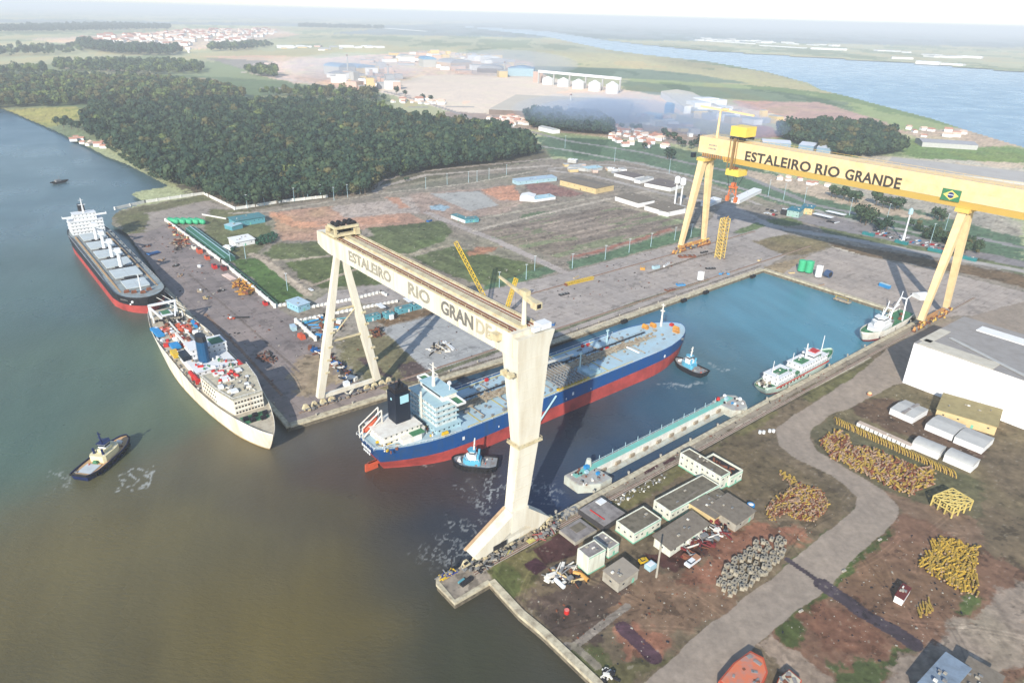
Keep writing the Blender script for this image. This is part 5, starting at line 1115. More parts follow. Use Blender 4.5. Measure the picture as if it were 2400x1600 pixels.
# ------------------------------------------------------------ buildings: common builder
m_wallw = mat('painted_wall_white', (226, 228, 212), .8, dirt=.3, dcol=(170, 160, 136), scale=.6, streak=True)
m_mint = mat('mint_trim', (120, 196, 168), .7, dirt=.3, dcol=(150, 170, 140))
m_roofg = mat('mossy_flat_roof', (122, 114, 98), .95, dirt=.5, dcol=(70, 64, 54), scale=.35)
m_fibro = mat('fibre_cement_roof', (138, 128, 114), .9, dirt=.35, dcol=(100, 90, 78), scale=.5, corr=1.6)
m_slab = mat('bare_slab', (150, 144, 140), .9, dirt=.5, dcol=(104, 98, 96), scale=.3)
m_tealroof = mat('teal_metal_roof', (86, 144, 150), .6, dirt=.25, scale=.4, corr=1.2)
m_tealwall = mat('teal_wall', (96, 164, 176), .7, dirt=.25)
m_tent = mat('white_membrane', (238, 238, 236), .6, dirt=.12, dcol=(190, 186, 180))
m_tentroof = mat('grey_membrane', (186, 186, 182), .7, dirt=.25, dcol=(150, 150, 148), scale=.3)
m_beige = mat('beige_cladding', (214, 190, 140), .7, dirt=.2)
m_soot = mat('weathered_concrete', (176, 170, 156), .9, dirt=.4)
def block(name, label, cat, A, B, depth, h, wall=None, roof=None, kind='flat', rise=2.0, over=.4, parapet=.6, band=None, win=(1, 3.0), door=True, group=None, z=0.0, doorm=None, stripes=0):
    """building whose near ground edge runs A->B (left to right in the picture) and which reaches `depth` metres away from the camera"""
    a = G(*A, z); b = G(*B, z); d = b - a; L = d.length; th = math.atan2(d.y, d.x)
    n = Vector((-d.y, d.x, 0)).normalized(); s = 1 if n.dot(Vector((a.x, a.y, 0))) > 0 else -1
    if isinstance(depth, tuple): depth = (G(*depth, z) - a).length
    r = thing(name, label, cat, a, th, group); D = depth * s; cy = D / 2
    wall = wall or m_wallw; roof = roof or m_roofg
    w = MB().box((L / 2, cy, h / 2), (L, depth, h)); 
    if kind == 'flat' and parapet:
        t = .35
        w.box((L / 2, t / 2 * s, h + parapet / 2), (L, t, parapet)).box((L / 2, D - t / 2 * s, h + parapet / 2), (L, t, parapet)).box((t / 2, cy, h + parapet / 2), (t, depth - 2 * t, parapet)).box((L - t / 2, cy, h + parapet / 2), (t, depth - 2 * t, parapet))
    w.build('wall', wall, r)
    if kind == 'flat': MB().box((L / 2, cy, h + .1), (L - .75 if parapet else L + 2 * over, depth - .75 if parapet else depth + 2 * over, .2)).build('roof', roof, r)
    elif kind == 'gable': MB().gable((L / 2, cy, h + .01), (L + 2 * over, depth + 2 * over), rise).build('roof', roof, r)
    elif kind == 'gabley': MB().gable((L / 2, cy, h + .01), (depth + 2 * over, L + 2 * over), rise, math.pi / 2).build('roof', roof, r)
    elif kind == 'mono':
        x0, x1, y0, y1 = -over, L + over, -over * s, D + over * s
        MB().add([(x0, y0, h), (x1, y0, h), (x1, y1, h + rise), (x0, y1, h + rise), (x0, y0, h + .25), (x1, y0, h + .25), (x1, y1, h + rise + .25), (x0, y1, h + rise + .25)], [(3, 2, 1, 0), (4, 5, 6, 7), (0, 1, 5, 4), (1, 2, 6, 5), (2, 3, 7, 6), (3, 0, 4, 7)]).build('roof', roof, r)
    elif kind == 'arch':
        P = []
        for x in (-over, L + over):
            P.append([(x, (-.5 * math.cos(t) + .5) * D, h + math.sin(t) * rise) for t in np.linspace(0, math.pi, 13)])
        MB().loft(P).build('roof', roof, r, False)
    elif kind == 'archy':
        P = []
        for y in (-over * s, D + over * s):
            P.append([((-.5 * math.cos(t) + .5) * L, y, h + math.sin(t) * rise) for t in np.linspace(0, math.pi, 13)])
        MB().loft(P).build('roof', roof, r, False)
    if band: 
        MB().box((L / 2, cy, .25), (L + .24, depth + .24, .5)).build('base_band', band, r)
        MB().box((L / 2, -.05 * s, h + .1), (L + .1, .1, .3)).build('eaves_band', band, r)
    if win:
        rows, step = win; k = max(1, int(L / step)); k2 = max(1, int(depth / step)); fh = h / rows
        for q in range(rows):
            for j in range(k):
                if door and q == 0 and j == k // 2: continue
                piece(r, 'window', m_glass, ((j + .5) * L / k, 0, q * fh + fh * .6), (min(1.0, step * .3), .14, min(.7, fh * .22)))
            for j in range(k2):
                for x in (0, L): piece(r, 'window', m_glass, (x, (j + .5) * D / k2, q * fh + fh * .6), (.14, min(1.0, step * .3), min(.7, fh * .22)))
        if door: MB().box(((k // 2 + .5) * L / k, 0, min(1.1, h * .4)), (1.2, .18, min(2.2, h * .8))).build('door', doorm or m_mint, r)
    if stripes:
        sb = MB()
        for j in range(1, stripes): sb.box((j * L / stripes, -.03 * s, h / 2), (.18, .1, h))
        sb.build('panel_joints', m_tentroof, r)
    rv = random.Random(len(label) * 7 + int(L))
    if h < 12 and kind in ('flat', 'mono'):
        for q in range(rv.randint(2, 5)): piece(r, 'roof_vent', (m_steel, m_soot, m_white)[q % 3], (L * rv.uniform(.15, .85), D * rv.uniform(.2, .8), h + (.45 if kind == 'flat' else rise * .75 + .5)), (rv.uniform(.5, 1.4), rv.uniform(.4, 1), rv.uniform(.4, .8)))
    return r, L, D
# foreground group
block('pump_house', 'tall cream cube shaped block with turquoise roof edge beside the silver pipe scrap', 'building', (1377, 1347), (1416, 1325), (1352, 1323), 8.0, roof=m_slab, band=m_mint, win=None, parapet=.5)
block('annex_building', 'small grey roofed annex with turquoise parapet joined behind the cream cube block', 'building', (1426, 1308), (1449, 1293), 9, 4.2, wall=m_wallw, roof=m_slab, band=m_mint, parapet=.6)
block('workshop_building', 'square flat roofed mint and white workshop between the long one and the cube', 'building', (1484, 1274), (1547, 1237), (1438, 1245), 4.6, band=m_mint)
block('workshop_building', 'long flat roofed mint and white workshop beside the quay track', 'building', (1569, 1223), (1682, 1159), (1524, 1199), 5.0, band=m_mint)
block('office_block', 'narrow taller mint and white block at the far end of the long workshop', 'building', (1685, 1149), (1706, 1137), 24, 7.0, band=m_mint, win=(2, 3))
r, L, D = block('walled_yard', 'roofless mint walled yard filled with dark scrap beside the taller block', 'building', (1708, 1141), (1737, 1124), 17, 4.6, roof=m_dark, band=m_mint, parapet=1.2)
rr = random.Random(8); b = MB()
for i in range(14): b.box((rr.uniform(2, L - 2), D * rr.uniform(.15, .85), 5.2), (rr.uniform(.8, 3), rr.uniform(.5, 1.6), .8), rr.uniform(0, 3))
b.build('rusty_scrap', m_rust, r)
block('grey_hut', 'plain grey hut with a light roof and two dark openings, right of the cube block', 'hut', (1448, 1388), (1494, 1356), (1417, 1356), 4.4, wall=m_soot, roof=mat('light_grey_roof', (160, 150, 136), .9, dirt=.2), kind='mono', rise=.4, over=.2, parapet=0, win=(1, 5))
block('long_shed', 'long shed with grey fibre cement roof and white end wall behind the mast pole', 'shed', (1569, 1305), (1656, 1245), (1531, 1279), 4.0, roof=m_fibro, kind='mono', rise=1.2, over=.8, win=(1, 6))
block('side_shed', 'grey roofed shed at the middle of the scrap yard joining the long shed', 'shed', (1672, 1232), (1702, 1208), 15, 4.2, roof=m_fibro, kind='mono', rise=.8, over=.6, wall=m_beige, win=None)
block('side_shed', 'grey roofed shed with a beige wall, rightmost of the joined sheds by the scrap', 'shed', (1722, 1246), (1766, 1214), 14, 4.0, roof=m_fibro, kind='mono', rise=.8, over=.5, wall=m_soot, win=(1, 6))
block('side_shed', 'dark roofed lean to shed tucked behind the joined grey sheds', 'shed', (1692, 1201), (1716, 1190), 9, 3.6, roof=m_roofg, kind='mono', rise=.6, wall=m_soot, win=None)
def slab(name, label, A, B, C_, h, m, cat='slab', m2=None, kind=None):
    a = G(*A); b = G(*B); r = thing(name, label, cat, a, math.atan2((b - a).y, (b - a).x)); L = (b - a).length; d = (G(*C_) - a).length
    n = Vector((-(b - a).y, (b - a).x, 0)); s = 1 if n.dot(G(*C_) - a) > 0 else -1
    MB().box((L / 2, d / 2 * s, h / 2), (L, d, h)).build('slab', m2 or m_soot, r); MB().box((L / 2, d / 2 * s, h + .08), (L - .6, d - .6, .16)).build('surface', m, r); return r, L, d * s
r, L, D = slab('raised_platform', 'wide stained concrete platform with dark side beside the quay, a red pipe on it', (1415, 1246), (1466, 1213), (1356, 1204), 2.6, m_slab, 'platform', mat('dark_plinth', (70, 68, 70), .9, dirt=.3))
MB().cone((L * .25, D * .2, 2.9), (L * .25, D * .75, 2.9), .25, .25).build('red_pipe', m_lred, r)
MB().box((L * .8, D * .8, 3.0), (4, 3, .5)).build('white_panel', m_white2, r)
r, L, D = slab('raised_platform', 'smaller pale edged concrete platform next to the maroon floor slab', (1348, 1278), (1398, 1248), (1310, 1248), 1.4, m_slab, 'platform')
MB().box((L * .6, D * .6, 1.7), (6, 4, .2)).build('worn_patch', m_roofg, r)
# big white shed at the right
HB = (2451, 1026)
HALL_D = (G(2141, 806, 26.5) - G(2252, 742, 26.5)).length
shd, L, D = block('assembly_hall', 'huge white clad assembly hall at the right edge throwing a dark shadow on the road', 'hall', (2115, 896), (HB[0], HB[1]), HALL_D, 26.5, wall=mat('hall_white', (246, 246, 246), .6, dirt=.06, dcol=(214, 214, 216), scale=.1, streak=True), roof=mat('hall_roof_grey', (158, 154, 150), .8, dirt=.25, scale=.15), parapet=0, over=.1, win=None, stripes=9)
MB().box((22, D * .08, 26.9), (40, abs(D) * .16, .3)).box((3, D * .3, 26.9), (6, abs(D) * .4, .3)).build('roof_edge_strip', mat('hall_roof_beige', (206, 200, 184), .8, dirt=.25), shd)
MB().box((44, D * .8, 27.0), (60, abs(D) * .14, .5)).build('roof_white_strip', m_tent, shd)
MB().beam((10, D * .35, 27.2), (60, D * .05, 27.2), 2.4, .4).build('roof_walkway', m_tentroof, shd)
block('store_building', 'low beige clad store with an olive roof standing in front of the white hall', 'building', (2190, 978), (2330, 1020), 20, 5.2, wall=m_beige, roof=mat('olive_roof', (156, 144, 104), .85, dirt=.3, scale=.3), kind='mono', rise=1.5, win=(1, 7))
tents = [((2137, 993), (2172, 972), (2086, 968), 'pair of pale storage tents side by side, nearest the white hall door', 'two'),
         ((2230, 1033), (2260, 1010), (2172, 1003), 'white box shaped storage tent with a reddish patch beside the beige store', 'one'),
         ((2300, 1064), (2326, 1040), (2237, 1034), 'white storage tent at the right edge next to the beige store', 'one'),
         ((2197, 1077), (2213, 1062), (2141, 1047), 'white arched storage tent behind the row of yellow frames, left one of two', 'arch'),
         ((2274, 1108), (2292, 1092), (2211, 1078), 'white arched storage tent behind the row of yellow frames, right one of two', 'arch')]
for A, B, dp, lb, k in tents:
    r, L, D = block('storage_tent', lb, 'tent', A, B, dp, 3.6, wall=m_tent, roof=m_tentroof, kind={'arch': 'archy', 'one': 'gabley', 'two': 'gabley'}[k], rise=1.6 if k == 'arch' else 1.0, over=.1, win=None)
    if k == 'two': MB().box((L / 2, D * .45, 4.0), (L * 1.0, 1.6, 1.1)).build('gutter', m_slab, r)
r, L, D = block('container_wall', 'long low row of pale pink and white block units behind the yellow frames', 'wall', (2006, 1000), (2131, 1056), 3.2, 2.6, wall=m_tent, roof=mat('pinkish_top', (206, 186, 168), .8, dirt=.3), parapet=0, over=0, win=None)
b = MB()
for k in range(1, 12): b.box((k * L / 12, -.05, 1.3), (.3, .3, 2.5))
b.build('unit_gaps', m_dark, r)

# ------------------------------------------------------------ stored steel: yellow frames, pipe stubs, blocks
m_pst = mat('stub_yellow', (186, 156, 72), .7, dirt=.45, dcol=(110, 86, 56), scale=1.2)
m_pend = mat('stub_end_pale', (172, 148, 122), .8, dirt=.5, dcol=(130, 80, 66), scale=2)
def proto_stub(L=3.4, r=.42, m=m_pst, flange=True):
    root = thing('pipe_stub', 'x', 'pipe'); MB().cone((-L / 2, 0, 0), (L / 2, 0, 0), r, r, 7).cone((-L / 2 + .2, 0, 0), (-L / 2 + .5, 0, 0), r * 1.5, r * 1.5, 7).build('pipe_body', m, root)
    MB().cone((L / 2 - .02, 0, 0), (L / 2 + .12, 0, 0), r * 1.05, r * 1.05, 7).build('end_cap', m_pend, root); return root
def inpoly(P, rng):
    xs = [p[0] for p in P]; ys = [p[1] for p in P]
    while 1:
        x = rng.uniform(min(xs), max(xs)); y = rng.uniform(min(ys), max(ys)); c = False
        for i in range(len(P)):
            x0, y0 = P[i - 1]; x1, y1 = P[i]
            if (y < y0) != (y < y1) and x < (x1 - x0) * (y - y0) / (y1 - y0) + x0: c = not c
        if c: return Vector((x, y, 0))
def scatter(proto, poly, n, label, group, zf, rot, seed=1, mind=1.2, sc_=(.85, 1.15), tilt=.25, first=None):
    rng = random.Random(seed); P = W2(poly); pts = []; k = 0
    while len(pts) < n and k < n * 60:
        k += 1; p = inpoly(P, rng)
        if all((p.x - q.x) ** 2 + (p.y - q.y) ** 2 > mind ** 2 for q in pts): pts.append(p)
    for i, p in enumerate(pts):
        p.z = zf(rng); s = rng.uniform(*sc_)
        if i == 0 and first: o = proto; o.location = p; o['label'] = label; o['group'] = group; o.scale = (s,) * 3
        else: o = dup(proto, p, label=label, group=group, sc_=s)
        o.rotation_euler = (rng.uniform(-tilt, tilt), rng.uniform(-tilt, tilt), rot(rng))
    return pts
pile1 = [(1920, 1037), (1956, 1013), (1990, 1030), (1992, 1052), (2038, 1052), (2126, 1092), (2184, 1103), (2184, 1139), (2126, 1161), (2022, 1110), (1945, 1070)]
pile2 = [(1791, 1192), (1830, 1164), (1871, 1135), (1919, 1151), (1943, 1180), (1928, 1208), (1903, 1228), (1839, 1205), (1807, 1221)]
a_dx = DROT + .25
st1 = proto_stub()
scatter(st1, pile1, 118, 'yellow pipe stub heaped in the large storage pile by the road bend', 'yellow pipe stubs in the large pile', lambda g: g.choice((.6, .6, 1.3, 2.0)), lambda g: a_dx + math.pi + g.gauss(0, .5), 2, 1.5, sc_=(.95, 1.2), tilt=.35, first=True)
st2 = proto_stub(2.8, .42, mat('stub_brown', (150, 124, 90), .7, dirt=.5, dcol=(96, 66, 52), scale=1.2))
scatter(st2, pile2, 62, 'brownish pipe stub heaped in the smaller pile left of the road', 'brownish pipe stubs in the smaller pile', lambda g: g.choice((.5, .5, 1.1, 1.7)), lambda g: a_dx + math.pi + g.gauss(0, .6), 3, 1.3, sc_=(.9, 1.1), tilt=.35, first=True)
st3 = proto_stub(3.0, .4)
scatter(st3, [(1820, 1108), (1832, 1106), (1872, 1130), (1862, 1140)], 16, 'yellow pipe stub in the short row above the smaller pile', 'pipe stubs in the short row', lambda g: .5, lambda g: a_dx + math.pi + g.gauss(0, .2), 4, 1.0, tilt=.1, first=True)
st4 = proto_stub(4.4, .36)
scatter(st4, [(2155, 1323), (2184, 1297), (2290, 1332), (2290, 1398), (2257, 1386), (2174, 1342)], 62, 'bright yellow pipe stub in the neat stack at the right edge', 'bright yellow stubs in the lower right stack', lambda g: g.choice((.5, 1.2)), lambda g: a_dx + math.pi + g.gauss(0, .12), 5, 1.2, tilt=.1, first=True)
scatter(st4, [(2187, 1276), (2206, 1263), (2290, 1283), (2290, 1320), (2190, 1302)], 34, 'bright yellow pipe stub in the upper stack at the right edge', 'bright yellow stubs in the upper right stack', lambda g: g.choice((.5, 1.2)), lambda g: a_dx + math.pi + g.gauss(0, .25), 6, 1.2, tilt=.1)
scatter(st4, [(2149, 1437), (2165, 1412), (2184, 1409), (2184, 1420), (2160, 1442)], 9, 'yellow pipe stub in the small cluster right of the white booth', 'yellow stubs in the small cluster', lambda g: .5, lambda g: a_dx + .3 + g.gauss(0, .2), 7, 1.0, tilt=.1)
def pile_stuff(name, label, poly, n, ms, L, r_, rot, seed, zm):
    rng = random.Random(seed); P = W2(poly); c = Vector((sum(p[0] for p in P) / len(P), sum(p[1] for p in P) / len(P), 0))
    for k, (pn, m) in enumerate(ms):
        b = MB()
        for i in range(n // len(ms)):
            p = inpoly(P, rng) - c; t = rot + rng.gauss(0, .45); d_ = Vector((math.cos(t), math.sin(t), rng.uniform(-.3, .3))) * L / 2; p.z = rng.uniform(.3, zm); b.cone(p - d_, p + d_, r_, r_, 6); b.cone(p + d_ * .98, p + d_ * 1.04, r_ * 1.25, r_ * 1.25, 6)
        o = b.build(name if k == 0 else name, m, None, loc=c); tag(o, label[k], 'pipes', kind='stuff')
pile_stuff('pipe_heap', ['yellow stubs packed inside the large pile', 'rust brown stubs packed inside the large pile', 'pale pink stubs packed inside the large pile'], pile1, 900, [('a', m_pst), ('b', m_rust), ('c', m_pend)], 3.4, .42, a_dx, 31, 1.9)
pile_stuff('pipe_heap', ['brown stubs packed inside the smaller pile', 'pale stubs packed inside the smaller pile', 'yellow stubs packed inside the smaller pile'], pile2, 560, [('a', m_rust), ('b', m_pend), ('c', m_pst)], 2.4, .36, a_dx, 32, 1.6)
pile_stuff('pipe_heap', ['bright yellow stubs packed inside the right edge stacks'], [(2157, 1323), (2186, 1275), (2206, 1265), (2290, 1286), (2290, 1398), (2257, 1384), (2176, 1341)], 210, [('a', mat('stub_bright', (198, 164, 62), .6, dirt=.55, dcol=(104, 76, 46), scale=1))], 4.0, .4, a_dx, 33, 1.3)
# row of yellow saddle frames
def saddle():
    root = thing('saddle_frame', 'x', 'frame', group='yellow saddle frames standing in a row')
    b = MB(); pts = [(-.0, -3.2, .2), (0, -2.4, 1.5), (0, -.8, 2.3), (0, 1.2, 2.3), (0, 2.6, 1.6), (0, 3.4, .2)]; b.tube(pts, .33, 6); b.build('curved_pipe', m_pst, root)
    MB().beam((0, -3.2, .2), (0, 3.4, .2), .4, .35).beam((0, 0, .2), (0, 0, 2.2), .3).build('base_rail', m_pend, root); return root
sd = saddle(); A = G(1958, 988); B = G(2232, 1112)
for i in range(46):
    p = A.lerp(B, i / 45); o = sd if i == 0 else dup(sd, p); o.location = p
    o.rotation_euler = (0, random.uniform(-.1, .1), a_dx - math.pi / 2 + math.pi / 2 * 0 + random.uniform(-.12, .12) + math.pi * .5 - math.pi / 2 + .55)
    o['label'] = 'yellow curved saddle frame standing in the long row in front of the pale block wall'
# grey concrete blocks
def cblock():
    root = thing('concrete_block', 'x', 'concrete block'); MB().box((0, 0, .8), (2.0, 1.6, 1.6)).build('block_body', mat('block_grey', (168, 160, 142), .95, dirt=.5, dcol=(104, 94, 80), scale=1), root)
    MB().box((0, 0, 1.61), (.8, .6, .06)).build('block_recess', m_dark, root); return root
scatter(cblock(), [(1680, 1368), (1708, 1323), (1772, 1279), (1836, 1263), (1839, 1298), (1798, 1342), (1760, 1374), (1712, 1403)], 95, 'grey concrete block in the field of blocks beside the road', 'grey concrete blocks by the road', lambda g: g.choice((0, 0, 0, 1.3)), lambda g: a_dx + g.gauss(0, .35), 9, 2.0, tilt=.08, first=True)
# yellow lattice jacket
def lattice(b, p0, p1, w, r=.12, n=8, up=(0, 0, 1)):
    p0 = Vector(p0); p1 = Vector(p1); a = (p1 - p0).normalized(); u = Vector(up); x = a.cross(u)
    if x.length < .1: x = a.cross(Vector((0, 1, 0)))
    x.normalize(); y = x.cross(a); c = [(x * i + y * j) * w / 2 for i, j in ((-1, -1), (1, -1), (1, 1), (-1, 1))]
    for q in c: b.beam(p0 + q, p1 + q, r * 2)
    for k in range(n):
        s = p0.lerp(p1, k / n); e_ = p0.lerp(p1, (k + 1) / n)
        for j in range(4): q0, q1 = c[j], c[(j + 1) % 4]; b.beam(s + q0, e_ + (q1 if k % 2 else q1), r * 1.3); b.beam(e_ + q0, e_ + q1, r * 1.1)
def jacket():
    a = G(2181, 1184); b_ = G(2229, 1214); th = math.atan2((b_ - a).y, (b_ - a).x); L = (b_ - a).length
    r = thing('steel_jacket', 'pale yellow lattice jacket frame standing on legs at the right edge below the pipe piles', 'steel frame', a, th); b = MB(); W_ = 13
    for x in np.linspace(0, L, 4):
        for y in np.linspace(0, W_, 4): b.beam((x, y, 0), (x, y, 5.6), .5)
    for z in (2.8, 5.6):
        for x in np.linspace(0, L, 4): b.beam((x, 0, z), (x, W_, z), .42)
        for y in np.linspace(0, W_, 4): b.beam((0, y, z), (L, y, z), .42)
    b.build('frame_legs', mat('jacket_yellow', (222, 200, 120), .6, dirt=.3), r)
    b = MB(); xs = np.linspace(0, L, 4); ys = np.linspace(0, W_, 4)
    for i in range(3):
        for j in range(3): b.beam((xs[i], ys[j], 5.65), (xs[i + 1], ys[j + 1], 5.65), .34); b.beam((xs[i], ys[0], 0), (xs[i + 1], ys[0], 5.6), .3); b.beam((xs[0], ys[j], 0), (xs[0], ys[j + 1], 5.6), .3)
    b.build('diagonal_braces', _M['jacket_yellow'], r)
jacket()
# booth, orange hull sections, blue roofs
block('guard_booth', 'tiny white booth with a dark red roof standing alone on the brown soil', 'booth', (2113, 1419), (2131, 1391), (2099, 1405), 2.8, wall=m_tent, roof=mat('dark_red_roof', (110, 50, 46), .7, dirt=.2), kind='mono', rise=.3, over=.15, parapet=0, win=None)
def hull_section(pts, top, label, m_top):
    P = [G(*p) for p in pts]; c = sum(P, Vector()) / len(P); r = thing('hull_section', label, 'steel section', (c.x, c.y, 0)); q = [(p.x - c.x, p.y - c.y) for p in P]
    MB().prism(q, 0, top).build('shell', m_or, r); MB().prism([(x * .9, y * .9) for x, y in q], top + .01, top + .25).build('top_plate', m_top, r)
    rg = random.Random(2)
    for i in range(9): k_ = rg.randrange(len(q)); t_ = rg.uniform(.1, .75); piece(r, 'loose_plate', (m_rust, m_steel, m_slab)[i % 3], (q[k_][0] * t_, q[k_][1] * t_, top + .35), (rg.uniform(.8, 3.2), rg.uniform(.4, 1.4), .25), rg.uniform(0, 3))
hull_section([(1680, 1612), (1716, 1568), (1755, 1540), (1786, 1556), (1796, 1590), (1780, 1625), (1720, 1650)], 3.2, 'weathered orange hull section with broken grey plates, left one at the bottom edge', mat('orange_faded', (214, 120, 84), .8, dirt=.5, dcol=(150, 140, 136), scale=.25))
hull_section([(1806, 1640), (1822, 1600), (1846, 1580), (1876, 1606), (1858, 1660)], 2.6, 'orange hull section topped by a cream plate, right one at the bottom edge', mat('cream_plate', (206, 196, 172), .8, dirt=.3))
block('boat_shed', 'shed with a pale blue grey roof at the bottom right corner', 'shed', (2140, 1628), (2196, 1668), (2195, 1552), 4.5, wall=m_soot, roof=mat('blue_grey_roof', (130, 146, 162), .6, dirt=.4, dcol=(96, 104, 112), scale=.3), kind='mono', rise=1.4, win=(1, 6))
block('boat_shed', 'brownish grey roofed shed cut by the bottom right corner', 'shed', (2218, 1640), (2300, 1690), (2268, 1568), 4, wall=m_soot, roof=m_fibro, kind='mono', rise=1, win=None)

# ------------------------------------------------------------ poles, vehicles and clutter
def pole(name, label, px, top, r0=.25, r1=.15, m=None, group=None, head=True, cat='pole'):
    h = H(px, top); p = G(*px); o = thing(name, label, cat, p, 0, group); MB().cone((0, 0, 0), (0, 0, h), r0, r1, 7).build('post', m or m_steel, o)
    if head: MB().box((.9, 0, h - .1), (2.6, .6, .3)).box((-.9, 0, h - .1), (1.4, .5, .25)).build('lamp_head', m_white2, o)
    return o
pole('mast_pole', 'tall leaning timber mast pole in front of the long grey roofed shed', (1538, 1352), 1278, .45, .35, m_soot, head=False)
pole('mast_pole', 'thin dark pole standing on the pier corner by the crane foot', (1059, 1338), 1309, .25, .2, m_dark, head=False)
def vehicle(name, label, px, L, W_, hh, th, m, cat, cab=True, group=None, cargo=None):
    o = thing(name, label, cat, G(*px), th, group)
    MB().box((0, 0, hh * .35 + .3), (L, W_, hh * .4)).build('body', m, o)
    MB().box((-.1 * L, 0, hh * .72), (L * .5, W_ * .86, hh * .34), 0, .82).build('cabin', m_glass, o)
    MB().box((-.1 * L, 0, hh * .9), (L * .4, W_ * .7, .08)).build('roof', m, o)
    for x in (-.32, .32):
        for y in (-.5, .5): MB().cone((x * L, y * W_ - .12, .36), (x * L, y * W_ + .12, .36), .36, .36, 9).build('wheel', m_rub, o)
    if cargo: MB().box((L * .28, 0, hh * .75), (L * .4, W_ * .9, hh * .4)).build('cargo_bed', cargo, o)
    return o
vehicle('flatbed_truck', 'white flatbed truck with a brown bed parked at the edge of the scrap heap', (1622, 1320), 7.5, 2.6, 2.6, ang((1605, 1330), (1645, 1300)), m_white2, 'truck', cargo=mat('truck_bed', (176, 130, 100), .8))
vehicle('parked_car', 'white car stopped where the dirt path meets the inner road', (729, 681), 5.2, 2.2, 1.7, ang((720, 676), (742, 690)), m_white2, 'car')
vehicle('fork_lift', 'yellow fork lift parked beside a white crate near the mast pole', (1507, 1318), 3.6, 2, 2.4, .4, m_winch, 'forklift')
def heap(name, label, poly, n, mats, smin, smax, zmax=1.5, seed=1, kind='box', cat='scrap heap', shapes=None):
    """a named heap: its pieces, sorted by material, are parts of one heap"""
    rng = random.Random(seed); P = W2(poly); c = Vector((sum(p[0] for p in P) / len(P), sum(p[1] for p in P) / len(P), 0)); r = thing(name, label, cat, c)
    for k, (pn, m) in enumerate(mats):
        pn = pn[:-1] if pn.endswith('s') and pn[-2] != 's' else pn
        for i in range(max(1, n // len(mats))):
            p = inpoly(P, rng) - c; s = rng.uniform(smin, smax); t = rng.uniform(0, 3.1)
            if (kind == 'mix' and i % 2) or kind == 'pipe':
                d = Vector((math.cos(t), math.sin(t), 0)) * s * 1.6; rd = s * .14 + .08; z = rng.uniform(rd, zmax); piece(r, pn, m, p + Vector((0, 0, z)), (d.length * 2, rd, rd), t, kind='cyl')
            else: piece(r, pn, m, (p.x, p.y, rng.uniform(.2, zmax)), (s * rng.uniform(.7, 2), s * rng.uniform(.4, 1), s * rng.uniform(.3, .9)), t)
    return r
heap('scrap_heap', 'dark red and white mixed scrap heap spilling from the joined grey sheds', [(1586, 1300), (1600, 1270), (1660, 1215), (1700, 1200), (1738, 1222), (1700, 1256), (1650, 1290), (1610, 1318)], 130, [('rusty_plates', m_rust), ('dark_plates', m_dark), ('red_plates', mat('maroon_paint', (120, 48, 48), .7, dirt=.3)), ('white_offcuts', m_white), ('grey_offcuts', m_steel)], .5, 2.4, 2.2, 21, 'mix')
heap('pipe_scrap', 'silver and white pipe scrap lying in front of the cream cube block', [(1268, 1345), (1300, 1328), (1345, 1330), (1370, 1352), (1350, 1374), (1310, 1380), (1285, 1366)], 60, [('silver_pipes', m_steel), ('white_pipes', m_white), ('dark_pipes', m_dark), ('rusty_pipes', m_rust)], .5, 2.2, 1.6, 22, 'mix')
b = thing('pipe_bend', 'large cream pipe bend lying beside the cream cube block', 'pipe', G(1332, 1352)); MB().tube([(-6, 3, .7), (-1, -1, .7), (1.5, -3, .7), (6, -1, .7)], .6, 8).build('pipe_run', m_beige, b)
b = thing('pipe_bend', 'orange elbow pipe with a black mouth at the foot of the cream cube block', 'pipe', G(1362, 1354)); MB().tube([(-3, 2, .9), (0, 1, .9), (2.5, -2, .9)], .9, 9).build('pipe_run', mat('ochre_pipe', (214, 160, 84), .6, dirt=.3), b); MB().cone((2.5, -2, .9), (2.6, -2.1, .9), .7, .7, 9).build('pipe_mouth', m_dark, b)
b = thing('white_tank', 'short white cylinder tank lying among the silver pipe scrap', 'tank', G(1311, 1370), ang((1300, 1360), (1322, 1380))); MB().cone((-2.6, 0, .9), (2.6, 0, .9), .9, .9, 10).build('tank_shell', m_white2, b); MB().box((0, 0, .2), (3, 1.6, .4)).build('cradle', m_dark, b)
heap('quay_debris', 'line of grey and red debris along the quay edge below the crane tower', [(1240, 1262), (1290, 1236), (1305, 1226), (1312, 1240), (1262, 1268)], 90, [('grey_debris', m_steel), ('white_debris', m_soot), ('red_debris', mat('dusty_red', (160, 90, 84), .8)), ('dark_debris', m_dark)], .4, 1.5, 1.4, 23, 'mix', 'debris')
heap('quay_debris', 'jumble of grey debris between the crane foot and the pier', [(1105, 1330), (1160, 1302), (1190, 1282), (1200, 1292), (1120, 1342)], 80, [('grey_debris', m_steel), ('white_debris', m_soot), ('dark_debris', m_dark)], .4, 1.4, 1.2, 24, 'mix', 'debris')
heap('rope_pile', 'blue yellow and grey rope and fender pile on the pier corner', [(1028, 1352), (1066, 1334), (1072, 1340), (1034, 1364)], 30, [('blue_ropes', mat('rope_blue', (40, 60, 140), .8)), ('yellow_ropes', m_yel), ('grey_ropes', m_steel)], .5, 1.3, 1.0, 25, 'mix', 'rope pile')
heap('rubble', 'pale rubble lying between the quay track and the long workshop', [(1420, 1180), (1490, 1142), (1560, 1108), (1570, 1118), (1480, 1168), (1430, 1192)], 90, [('pale_rubble', m_soot), ('grey_rubble', m_steel), ('white_rubble', m_white)], .2, .9, .6, 26, 'box', 'rubble')
